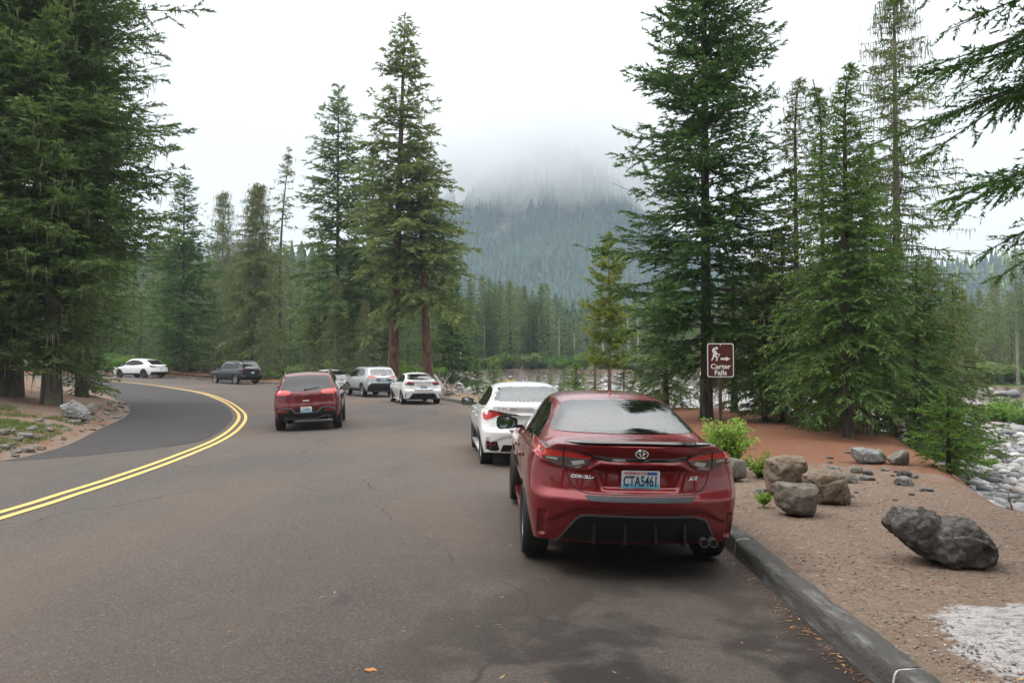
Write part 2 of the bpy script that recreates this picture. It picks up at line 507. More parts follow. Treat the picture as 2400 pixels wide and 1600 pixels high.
def roundpoly(p, r, n=4):
    out = []; m = len(p)
    for i in range(m):
        a, b, c = Vector(p[i - 1]), Vector(p[i]), Vector(p[(i + 1) % m])
        rr = r if not isinstance(r, (list, tuple)) else r[i]
        l1, l2 = (a - b).length, (c - b).length; rr = min(rr, l1 * .45, l2 * .45)
        p1 = b + (a - b).normalized() * rr; p2 = b + (c - b).normalized() * rr
        for k in range(n + 1):
            t = k / n; q = p1 * (1 - t) ** 2 + b * 2 * t * (1 - t) + p2 * t * t; out.append((q.x, q.y))
    return out
# ------------------------------------------------------------------ shared car materials
CM = {}
def car_mats():
    CM['black'] = simple('black_trim', (.009, .009, .010), .5, var=.3, spec=.35)
    CM['gloss'] = simple('gloss_black_trim', (.008, .008, .009), .12, coat=1)
    CM['rubber'] = simple('tyre_rubber', (.022, .021, .02), .85, var=.35, scale=20)
    CM['dark'] = simple('dark_steel', (.02, .02, .02), .7)
    CM['rim'] = simple('alloy_rim', (.30, .30, .31), .32, metal=.85, var=.2)
    CM['rimdark'] = simple('black_rim', (.02, .02, .022), .35, metal=.3)
    CM['discm'] = simple('brake_steel', (.25, .23, .22), .45, metal=.8)
    CM['cloth'] = simple('seat_cloth', (.045, .045, .05), .9, var=.25, scale=30)
    CM['mirror'] = simple('mirror_glass', (.75, .8, .82), .03, metal=1.0)
    CM['chrome'] = simple('chrome', (.75, .75, .76), .12, metal=1.0)
    CM['satin'] = simple('satin_grey_trim', (.16, .16, .165), .35, metal=.6)
    CM['grey'] = simple('grey_step_pad', (.045, .05, .055), .6, var=.2, scale=40)
    CM['glass'] = glass('rear_glass', (.88, .93, .92), 2.25, .015)
    CM['sideglass'] = glass('side_glass', (.34, .38, .38), 2.0)
    CM['tint'] = glass('tinted_glass', (.05, .055, .06), 1.6)
    CM['frit'] = simple('window_border', (.01, .01, .012), .15, coat=.6)
    CM['white'] = simple('white_letter_paint', (.8, .8, .8), .5)
    CM['platewhite'] = simple('plate_face', (.72, .74, .75), .45)
    CM['plateblue'] = simple('plate_blue_band', (.20, .50, .66), .45)
    CM['platepeak'] = simple('plate_pale_mountain', (.50, .66, .74), .45)
    CM['platered'] = simple('plate_red_lettering', (.55, .05, .06), .5)
    CM['platenavy'] = simple('plate_navy_lettering', (.015, .03, .09), .5)
    CM['platetab'] = simple('plate_blue_tab', (.03, .12, .42), .5)
    def lens(name, col, glow=0.0):
        t = NT(name); c = t.coord()
        st = t.n('ShaderNodeTexWave', i_Vector=c, i_Scale=14); st.bands_direction = 'X'
        cc = t.mix(t.math('MULTIPLY', st.outputs['Fac'], .22), col, tuple(v * .45 for v in col))
        t.bsdf(i_Base_Color=cc, i_Roughness=.12, i_Coat_Weight=1.0, i_Coat_Roughness=.02)
        return t.m
    CM['redlens'] = lens('red_lens', (.55, .012, .012))
    CM['darkred'] = lens('dark_red_lens', (.16, .006, .008))
    CM['smoke'] = lens('smoked_lens', (.06, .055, .05))
    CM['clear'] = lens('clear_lens', (.45, .44, .42))

def plate_on(car, p, yaw_pitch, w=.305, h=.152, letters='CTA5461', detail=True, state='WASHINGTON'):
    """licence plate with its state name, number and blue mountain band; local XY facing -Y"""
    M = Matrix.Translation(p) @ Matrix.Rotation(yaw_pitch, 4, 'X') @ Matrix.Rotation(R(90), 4, 'X')
    mb = MB(); mb.prism(roundpoly([(-w / 2, -h / 2), (w / 2, -h / 2), (w / 2, h / 2), (-w / 2, h / 2)], .012), .003, M)
    pl = mb.build('licence_plate', CM['platewhite'], car.root)
    def lay(poly, z, mat, nm):
        q = MB(); q.prism(poly, .0006, M @ Matrix.Translation((0, 0, z))); return q.build(nm, mat, pl)
    lay([(-w * .485, -h * .47), (w * .485, -h * .47), (w * .485, -h * .2), (-w * .485, -h * .2)], .0031, CM['plateblue'], 'plate_band')
    lay([(-w * .485, -h * .2), (w * .485, -h * .2), (w * .485, -h * .12), (w * .3, -h * .02), (w * .22, -h * .1), (w * .06, h * .12), (-w * .02, h * .22), (-w * .1, h * .1), (-w * .2, -.06 * h), (-w * .3, -h * .02), (-w * .42, -h * .14)], .0033, CM['platepeak'], 'plate_mountain')
    if letters:
        text_obj('plate_number', letters, h * .74, M @ Matrix.Translation((0, -h * .07, .0045)), CM['platenavy'], pl, sx=.62, bold=.0022, extrude=.0006)
    text_obj('plate_state_name', state, h * .2, M @ Matrix.Translation((-w * .13, h * .36, .0045)), CM['platered'], pl, sx=.9, bold=.0006, extrude=.0004)
    if detail:
        lay([(w * .18, h * .28), (w * .43, h * .28), (w * .43, h * .44), (w * .18, h * .44)], .0036, CM['platetab'], 'plate_tab')
        text_obj('plate_motto', 'EVERGREEN STATE', h * .085, M @ Matrix.Translation((0, -h * .42, .0045)), CM['platenavy'], pl, sx=1.1, extrude=.0003)
        for x, z in ((-.11, .062), (.075, .062), (-.11, -.062), (.09, -.062)):
            bb = MB(); bb.lathe([(.0001, .007), (.0035, .006), (.004, .003)], 8, M @ Matrix.Translation((x, z, 0))); bb.build('plate_bolt', CM['satin'], pl)
    return pl

def ring_emblem(car, p, tilt, w, mat):
    """chrome badge of three interlocking ovals"""
    M = Matrix.Translation(p) @ Matrix.Rotation(tilt, 4, 'X') @ Matrix.Rotation(R(90), 4, 'X')
    mb = MB()
    def oval(cx, cy, a, b, r):
        pts = [M @ Vector((cx + a * math.cos(2 * math.pi * k / 28), cy + b * math.sin(2 * math.pi * k / 28), .004)) for k in range(29)]
        mb.tube(pts, r, 6, cap=False)
    oval(0, 0, w / 2, w * .33, w * .045); oval(0, w * .02, w * .14, w * .30, w * .035); oval(0, w * .13, w * .36, w * .15, w * .035)
    return mb.build('badge', mat, car.root, smooth=True)

# ------------------------------------------------------------------ compact sedan shape (two of them in the place)
def sedan_spec():
    # ws: half widths from sill row to shoulder row (7 rows); zs the heights of the rows; top: (x, z) for centre, inner roof, rail, glass top, glass base
    def st(Y, w, belt, top, sill=.20, wr=(.80, .885, .955, 1.0, 1.0, .985, .955)):
        zs = [sill, sill + .14, sill + .30, sill + .42, sill + .52, (sill + .52 + belt) / 2 + .02, belt]
        return (Y, [w * k for k in wr], zs, top)
    deck = lambda z, w: [(0, z + .012), (.28, z + .01), (.50, z), (.62, z - .008), (.72, z - .025)]
    S = [
        st(.40, .865, .97, [(0, 1.085), (.25, 1.082), (.48, 1.07), (.60, 1.05), (.715, 1.01)], .27, (.94, .975, 1.0, 1.01, .995, .97, .945)),
        st(.58, .882, .975, [(0, 1.085), (.26, 1.082), (.50, 1.07), (.63, 1.05), (.735, 1.01)], .24, (.93, .97, .995, 1.0, 1.0, .985, .955)),
        st(.74, .888, .98, [(0, 1.125), (.27, 1.12), (.52, 1.105), (.63, 1.08), (.76, 1.01)], .21),
        st(.95, .89, .975, [(0, 1.225), (.27, 1.22), (.51, 1.20), (.61, 1.16), (.775, 1.0)]),
        st(1.25, .89, .965, [(0, 1.345), (.27, 1.34), (.49, 1.31), (.57, 1.26), (.785, .99)]),
        st(1.62, .89, .955, [(0, 1.42), (.26, 1.413), (.47, 1.39), (.56, 1.335), (.79, .98)]),
        st(2.15, .89, .94, [(0, 1.437), (.27, 1.43), (.48, 1.405), (.575, 1.35), (.795, .965)]),
        st(2.75, .89, .925, [(0, 1.405), (.27, 1.398), (.47, 1.37), (.565, 1.32), (.79, .95)]),
        st(3.25, .885, .91, [(0, 1.20), (.27, 1.19), (.48, 1.15), (.60, 1.10), (.775, .945)]),
        st(3.62, .88, .89, [(0, 1.00), (.27, .99), (.50, .97), (.64, .95), (.76, .92)]),
        st(4.05, .87, .83, [(0, .93), (.27, .925), (.48, .90), (.62, .88), (.74, .85)]),
        st(4.42, .82, .74, [(0, .80), (.27, .795), (.44, .78), (.56, .765), (.67, .75)]),
    ]
    rear = ([.10, .055, .02, -.005, .055, .075, .05], [.775, .80, .815, .81, .775, .745, .71], [.28, .38, .50, .63, .70, .90, 1.06], [.20, .22, .26, .27, .25, .25, .22])
    front = ([4.56, 4.60, 4.62, 4.63, 4.60, 4.56, 4.52], [.68, .72, .74, .74, .72, .68, .60], [.20, .30, .40, .50, .58, .66, .73], [.2] * 7)
    def deform(p):
        if p.y > .45: return p
        x, z = abs(p.x), p.z
        # plate recess: a shallow trapezoid, sharper at its top
        hw = .30 + (z - .71) * .35
        m = sstep(hw + .03, hw - .03, x) * sstep(.700, .735, z) * sstep(.90, .855, z)
        dy = .034 * m
        # raised crease from lamp to lamp over the plate
        zc = .915 - .05 * sstep(.30, .42, x)
        dy -= .012 * math.exp(-((z - zc) / .016) ** 2) * sstep(.60, .45, x)
        # ledge along the bumper top, hollow under the lamps' trim
        dy += .016 * math.exp(-((z - .965) / .03) ** 2) * sstep(.5, .35, x)
        # bumper crease swelling out above the diffuser
        zb = .555 - .12 * sstep(.45, .78, x)
        dy += .02 * sstep(zb + .02, zb - .02, z) * sstep(.80, .70, x)
        # corner vents
        dy += .03 * sstep(.72, .745, x) * sstep(.80, .77, x) * sstep(.31, .34, z) * sstep(.53, .50, z)
        p.y += dy
        return p
    return dict(deform=deform, L=4.63, st=S, rear=rear, front=front, crease=[('k', 6, -1, -1, .55), ('j', 3, 4, 8, .3), ('j', 4, 3, 9, .5), ('k', 4, -1, -1, .45), ('k', 3, -1, 0, .4), ('k', 6, 0, 12, .35)])

def build_compact_sedan(name, pc, lev, hero, style='compact'):
    M = dict(CM); M['paint'] = pc
    if hero: M['rim'] = simple('machined_alloy', (.22, .22, .23), .3, metal=.8)
    c = Car(name, sedan_spec(), lev, M)
    cell = .03 if hero else .06
    # windows: outlines in rear (x,z), side (y,z)
    bw = roundpoly([(-.655, 1.105), (-.46, 1.365), (.46, 1.365), (.655, 1.105)], [.07, .09, .09, .07])
    bw = roundpoly([(-.66, 1.112), (-.49, 1.352), (0, 1.372), (.49, 1.352), (.66, 1.112), (0, 1.098)], [.06, .08, .3, .08, .06, .3])
    inner = [(x * .955, 1.235 + (z - 1.235) * .88) for x, z in bw]
    sw = [(1.02, 1.035), (1.35, 1.215), (1.62, 1.30), (2.1, 1.335), (2.6, 1.315), (2.95, 1.20), (3.22, 1.04), (3.30, .975), (2.6, .985), (1.6, 1.005)]
    sw = roundpoly(sw, .05)
    swi = [(2.15 + (y - 2.15) * .955, 1.15 + (z - 1.15) * .86) for y, z in sw]
    ws = roundpoly([(-.66, .99), (-.50, 1.33), (.50, 1.33), (.66, .99)], .06)
    wsi = [(x * .94, 1.16 + (z - 1.16) * .9) for x, z in ws]
    c.patch('window_border', 'rear', bw, M['frit'], .002, cell).data.name = 'border'
    g = c.root.children[-1]; bpy.data.objects.remove(g)
    def ringglass(plane, outer, inn, gm, nm):
        fr = c.patch(nm, plane, outer, M['frit'], .0015, cell, skirt=.004)
        # open the border so that only its ring stays
        bm = bmesh.new(); bm.from_mesh(fr.data); dl = []
        for f in bm.faces:
            q = f.calc_center_median(); u, v = (q.x, q.z) if plane in ('rear', 'front') else (q.y, q.z)
            ins = False; j = len(inn) - 1
            for i in range(len(inn)):
                if (inn[i][1] > v) != (inn[j][1] > v) and u < (inn[j][0] - inn[i][0]) * (v - inn[i][1]) / (inn[j][1] - inn[i][1]) + inn[i][0]: ins = not ins
                j = i
            if ins: dl.append(f)
        bmesh.ops.delete(bm, geom=dl, context='FACES'); bm.to_mesh(fr.data); bm.free()
        gl = c.patch('window_pane', plane, [(u, v) for u, v in outer], gm, .0035, cell, parent=fr, skirt=-.002)
        return fr
    bwx = inner
    ringglass('rear', bw, bwx, M['glass'], 'rear_window')
    ringglass('left', sw, swi, M['sideglass'], 'side_window'); ringglass('right', sw, swi, M['sideglass'], 'side_window')
    ringglass('front', ws, wsi, M['glass'], 'windscreen')
    for pl in ('left', 'right'):
        c.ribbon('window_pillar', pl, [(2.16, .99), (2.10, 1.335)], .07, M['gloss'], .008, cell=.06)
        c.ribbon('window_pillar', pl, [(1.38, 1.00), (1.33, 1.20)], .03, M['gloss'], .008, cell=.06)
    if style != 'compact':
        for s_ in (1, -1):
            P = [(.26, .915), (.50, .952), (.66, .985), (.80, 1.012), (.835, .985), (.825, .84), (.78, .82), (.68, .865), (.62, .90), (.45, .905)]
            P = P if s_ == 1 else mirror_poly(P)
            tl = c.patch('tail_light', 'rear', P, M['redlens'], .007, cell)
            q = [(.24, .915), (.46, .948), (.56, .968), (.60, .955), (.54, .905), (.44, .902)]
            c.patch('smoked_lens', 'rear', q if s_ == 1 else mirror_poly(q), M['gloss'], .0105, cell, parent=tl, skirt=0)
            q = [(.46, .952), (.66, .986), (.80, 1.013), (.835, .985), (.66, .965), (.52, .94)]
            c.patch('lamp_brow', 'rear', q if s_ == 1 else mirror_poly(q), M['darkred'], .0105, cell, parent=tl, skirt=0)
            q = [(.80, .32), (.63, .31), (.58, .34), (.62, .475), (.80, .475)]
            b_ = c.patch('bumper_vent', 'rear', q if s_ == 1 else mirror_poly(q), M['black'], .004, cell)
            q = [(.79, .40), (.64, .40), (.64, .45), (.79, .45)]
            c.patch('reflector', 'rear', q if s_ == 1 else mirror_poly(q), M['darkred'], .008, cell, parent=b_, skirt=0)
        c.patch('lower_valance', 'rear', [(-.58, .28), (-.52, .42), (.52, .42), (.58, .28)], M['black'], .004, cell)
    else:
        # tail lamps, trim and seams
        lampR = [(.374, .957), (.42, .985), (.475, 1.0), (.60, 1.018), (.76, 1.022), (.81, .992), (.815, .96), (.77, .915), (.66, .888), (.59, .872), (.485, .872), (.42, .90)]
        for s_ in (1, -1):
            P = lampR if s_ == 1 else mirror_poly(lampR)
            lo = [(.392, .945), (.425, .906), (.487, .880), (.588, .880), (.66, .896), (.75, .926), (.765, .950), (.60, .957)]
            lo = lo if s_ == 1 else mirror_poly(lo)
            tl = c.patch('tail_light', 'rear', P, M['redlens'], .009, cell, skirt=.01)
            c.patch('smoked_lens', 'rear', lo, M['smoke'], .0125, cell, parent=tl, skirt=0)
            up = [(.41, .978), (.475, .998), (.60, 1.016), (.76, 1.020), (.79, 1.006), (.76, 1.008), (.60, 1.003), (.475, .985), (.42, .968)]
            up = up if s_ == 1 else mirror_poly(up)
            c.patch('lamp_brow', 'rear', up, M['darkred'] if hero else M['redlens'], .0125, cell, parent=tl, skirt=0)
            c.ribbon('lamp_rim', 'rear', P, .009, M['gloss'], .011, closed=True, parent=tl)
            if hero:
                q = [(.43, .915), (.52, .890), (.54, .925), (.45, .938)]  # clear lamp elements; the pale patches stand in for chrome glints
                c.patch('clear_element_glint', 'rear', q if s_ == 1 else mirror_poly(q), M['clear'], .0145, cell, parent=tl, skirt=0)
                q = [(.64, .925), (.73, .935), (.72, .945), (.64, .943)]
                c.patch('clear_element_glint', 'rear', q if s_ == 1 else mirror_poly(q), M['clear'], .0145, cell, parent=tl, skirt=0)
                c.ribbon('lamp_seam', 'rear', [(s_ * .598, 1.02), (s_ * .597, .87)], .007, M['black'], .0155, parent=tl)
        c.ribbon('trunk_trim', 'rear', [(x, .945 + .02 * max(0, (abs(x) - .27)) / .1) for x in np.linspace(-.37, .37, 16)], .018, M['gloss'], .008)
        c.ribbon('trunk_trim_highlight', 'rear', [(x, .957 + .02 * max(0, (abs(x) - .27)) / .1) for x in np.linspace(-.37, .37, 16)], .006, M['satin'], .010)
    seam = [(-.60, 1.062), (-.585, .96), (-.58, .86), (-.55, .76), (-.50, .705), (-.42, .68), (.42, .68), (.50, .705), (.55, .76), (.58, .86), (.585, .96), (.60, 1.062)]
    c.ribbon('trunk_seam', 'rear', roundpoly(seam, .05)[3:-3], .007, M['black'], .002)
    step = [(-.44, .668), (.44, .668), (.405, .628), (-.405, .628)]
    c.patch('step_pad', 'rear', roundpoly(step, .01), M['grey'], .006, cell)
    if style == 'compact':
        # lower diffuser
        dif = [(-.66, .255), (-.50, .475), (-.46, .505), (-.40, .515), (.40, .515), (.46, .505), (.54, .475), (.66, .255)]
        d = c.patch('diffuser', 'rear', dif, M['black'], .006, cell, skirt=.01)
        c.ribbon('diffuser_trim', 'rear', dif, .014, M['satin'], .014, parent=d)
        for x in (-.36, -.12, .12, .36):
            h, n = c.hit('rear', x, .40)
            mb = MB(); mb.add([(x - .012, h.y - .015, .49), (x + .012, h.y - .015, .49), (x + .009, h.y - .05, .30), (x - .009, h.y - .05, .30),
                               (x - .014, h.y + .04, .49), (x + .014, h.y + .04, .49), (x + .012, h.y + .06, .26), (x - .012, h.y + .06, .26)],
                              [(0, 1, 2, 3), (0, 4, 5, 1), (1, 5, 6, 2), (2, 6, 7, 3), (3, 7, 4, 0)])
            mb.build('diffuser_fin', M['black'], d)
        for s_ in (1, -1):
            q = [(.765, .31), (.80, .33), (.795, .49), (.70, .515), (.755, .49)]
            c.patch('reflector', 'rear', q if s_ == 1 else mirror_poly(q), M['darkred'], .004, .02)
    # shark fin aerial and lip spoiler
    mb = MB(); z0 = c.hit('top', 0, 1.72)[0].z
    prof = [(1.63, 0, .028), (1.66, .045, .018), (1.69, .062, .010), (1.75, .035, .016), (1.83, .0, .010)]
    for y, h, w in prof: pass
    vs = []
    for y, h, w in prof: vs += [(-w, y, z0 - .012), (0, y, z0 - .004 + h), (w, y, z0 - .012)]
    fs = []
    for i in range(len(prof) - 1): fs += [(3 * i, 3 * i + 1, 3 * i + 4, 3 * i + 3), (3 * i + 1, 3 * i + 2, 3 * i + 5, 3 * i + 4)]
    fs.append((0, 1, 2)); mb.add(vs, fs); mb.build('roof_aerial', M['paint'], c.root, smooth=True)
    if hero:
        n = 26; vs = []
        for i in range(n + 1):
            x = -.585 + 1.17 * i / n; a = abs(x) / .585
            yy = .075 + .10 * a ** 2.5; zz = 1.082 - .012 * a * a + .012 * (a ** 6)
            k = 1 - .75 * a ** 8
            vs += [(x, yy - .012, zz), (x, yy + .008, zz + .016 * k), (x, yy + .10 * k, zz + .002), (x, yy + .01, zz - .022 * k)]
        fs = [(4 * i + a, 4 * i + (a + 1) % 4, 4 * i + 4 + (a + 1) % 4, 4 * i + 4 + a) for i in range(n) for a in range(4)] + [(0, 1, 2, 3), (4 * n, 4 * n + 1, 4 * n + 2, 4 * n + 3)]
        q = MB(); q.add(vs, fs); q.build('spoiler', M['gloss'], c.root, smooth=True)
        for x in (-.6, -.7): pass
    if style == 'compact':
        # exhausts
        for x in (.525, .60):
            mb = MB(); h, _ = c.hit('rear', x, .30)
            mb.lathe([(.030, 0), (.035, 0), (.035, .15), (.028, .15), (.028, .005)], 20, Matrix.Translation((x, .10, .300)) @ Matrix.Rotation(R(-90), 4, 'X'))
            mb.lathe([(.001, .02), (.030, .02)], 16, Matrix.Translation((x, .10, .300)) @ Matrix.Rotation(R(-90), 4, 'X'), mi=1)
            mb.build('exhaust_tip', [M['satin'], M['dark']], c.root, smooth=True)
    h, n = c.hit('rear', 0, .80); p = Vector((0, h.y - .014, .792))
    plate_on(c, p, R(4), letters='CTA5461' if hero else 'BZK2093', detail=hero)
    h, n = c.hit('rear', 0, .99); (ring_emblem if style == 'compact' else ring_emblem)(c, Vector((0, h.y - .012, 1.0)), R(0), .098, M['chrome'])
    def wrap_text(nm, tx, size, x, z, **kw):
        me = text_mesh(tx, size, extrude=.0, **kw); nv = len(me.vertices); lo = []
        for v in me.vertices:
            h_, n_ = c.hit('rear', x + v.co.x, z + v.co.y); v.co = h_ + n_ * .008; lo.append(h_ - n_ * .002)
        return link(nm, me, M['chrome'], c.root, smooth=False)
    hM = lambda x, z: Matrix.Translation(c.hit('rear', x, z)[0] + Vector((0, -.008, 0))) @ Matrix.Rotation(-math.asin(max(-1, min(1, c.hit('rear', x, z)[1].x))) * -1, 4, 'Z') @ Matrix.Rotation(R(90), 4, 'X')
    if hero:
        wrap_text('model_lettering', 'COROLLA', .035, -.452, .806, sx=1.12, bold=.0010, shear=.35)
        wrap_text('trim_lettering', 'XSE', .038, .425, .806, sx=1.12, bold=.0012, shear=.35)
    elif style == 'compact': wrap_text('model_lettering', 'SE', .040, .47, .80, sx=1.35)
    elif style == 'mid': wrap_text('model_lettering', 'ALTIMA', .044, -.42, 1.02, sx=1.6, bold=.001)
    # side seams and handles
    for pl, s_ in (('left', -1), ('right', 1)):
        c.ribbon('door_seam', pl, [(2.18, .98), (2.20, .6), (2.17, .30)], .007, M['black'], .001)
        c.ribbon('door_seam', pl, [(1.12, 1.0), (1.28, .85), (1.36, .70), (1.36, .5), (1.42, .30)], .007, M['black'], .001)
        c.ribbon('door_seam', pl, [(3.28, .95), (3.30, .6), (3.27, .30)], .007, M['black'], .001)
        for y in (1.38, 2.32):
            h, n = c.hit(pl, y, .84); mb = MB()
            mb.box((h.x + s_ * .018, y, .84), (.022, .17, .03)); mb.build('door_handle', M['paint'], c.root, smooth=True, bevel=.008)
        sk = [(1.35, .20), (3.28, .20), (3.28, .27), (1.35, .27)]
        mb = MB(); mb.box((s_ * .80, 2.32, .215), (.10, 1.95, .07)); mb.build('sill_skirt', M['paint'], c.root, bevel=.02, smooth=True)
        c.mirror(s_ * .965, 3.02, 1.0, 'black' if hero else 'paint', w=.235, h=.155)
    c.arches((.97, 3.67), .352, .62, .32)
    c.cut([('rear', bwx), ('left', swi), ('right', swi), ('front', wsi)])
    c.finish()
    for y in (.97, 3.67):
        for x in (-.775, .775): c.wheel(x, y, .318, .225, .232, (5, .05, True))
    c.seats( (1.62, 2.62), (-.36, .36), .78, 1.30)
    ib = MB(); ib.box((0, 3.02, .88), (1.4, .4, .16)); ib.build('dashboard', M['black'], c.root, bevel=.04, smooth=True)
    ib = MB(); ib.box((0, 2.2, .45), (1.5, 3.4, .04)); ib.box((0, .95, .985), (1.2, .5, .03)); ib.build('cabin_floor', M['cloth'], c.root)
    return c
# ------------------------------------------------------------------ tall cars
def suv_spec(L, W, H, belt=1.05, hood=1.02, roofY=(.62, 3.0), rake=.40, drop=.03, wsb=3.55, tail=1.06, sill=.28, slope=0.0, bow=.12):
    h = W / 2; rr0, rr1 = roofY
    def st(Y, k, bl, top, wr=(.86, .95, .99, 1.0, 1.0, .985, .95)):
        lo = sill; zs = [lo, lo + .12, lo + .28, lo + .42, lo + .56, (lo + .56 + bl) / 2 + .02, bl]
        return (Y, [h * k * q for q in wr], zs, top)
    def roof(z, b, k=1.0):
        return [(0, z), (.30 * k * h / .93, z - .008), (.60 * k * h / .93, z - .03), (.685 * k * h / .93, z - .085), (.845 * h / .93, b + .045)]
    t0 = tail
    mz = lambda a: t0 + (H - t0) * a
    S = [
        st(.16 + bow, .97, t0 - .04, roof(t0 + (.13 if rake < .9 else .05), t0 - .04, 1.12), (.90, .95, .985, 1.0, .995, .975, .945)),
        st(.16 + bow + (rr0 - .28) * .45, .99, t0 - .02, roof(mz(.62), t0 - .03, 1.04)),
        st(rr0, 1, belt + .0, roof(mz(1) - drop - slope * .5, belt - .01)),
        st(rr0 + .35, 1, belt, roof(H - .012 - slope * .3, belt - .01)),
        st((rr0 + rr1) / 2, 1, belt - .01, roof(H, belt - .02)),
        st(rr1 - .35, 1, belt - .02, roof(H - .01 - slope * .1, belt - .03)),
        st(rr1, 1, belt - .03, roof(H - .07 - slope * .2, belt - .04)),
        st((rr1 + wsb) / 2 + .05, 1, belt - .04, roof((H + hood) / 2 + .02, belt - .05, 1.06)),
        st(wsb, .99, hood - .07, [(0, hood + .02), (.28, hood + .015), (.52, hood + .0), (.68, hood - .015), (.80, hood - .04)]),
        st(L - .72, .98, hood - .12, [(0, hood - .02), (.28, hood - .025), (.52, hood - .04), (.66, hood - .05), (.77, hood - .08)]),
        st(L - .28, .93, hood - .20, [(0, hood - .09), (.28, hood - .095), (.48, hood - .11), (.60, hood - .125), (.70, hood - .15)]),
    ]
    rw = [h * .86, h * .90, h * .91, h * .91, h * .90, h * .87, h * .83]
    rear = ([.10, .03, 0, .0, .04, .055, .085], rw, [sill + .02, sill + .13, sill + .28, sill + .42, sill + .50, .92 if t0 < 1.08 else .95, t0], [bow] * 7)
    front = ([L - .07, L - .03, L - .01, L, L - .02, L - .05, L - .10], [q * .93 for q in rw], [sill, sill + .12, sill + .26, sill + .38, sill + .48, (sill + .48 + hood) / 2, hood - .14], [.22] * 7)
    return dict(L=L, st=S, rear=rear, front=front, crease=[('k', 6, -1, -1, .2), ('j', 4, 2, 7, .5), ('j', 3, 2, 7, .2), ('k', 6, 0, 11, .4), ('j', 2, 1, 6, .25)])

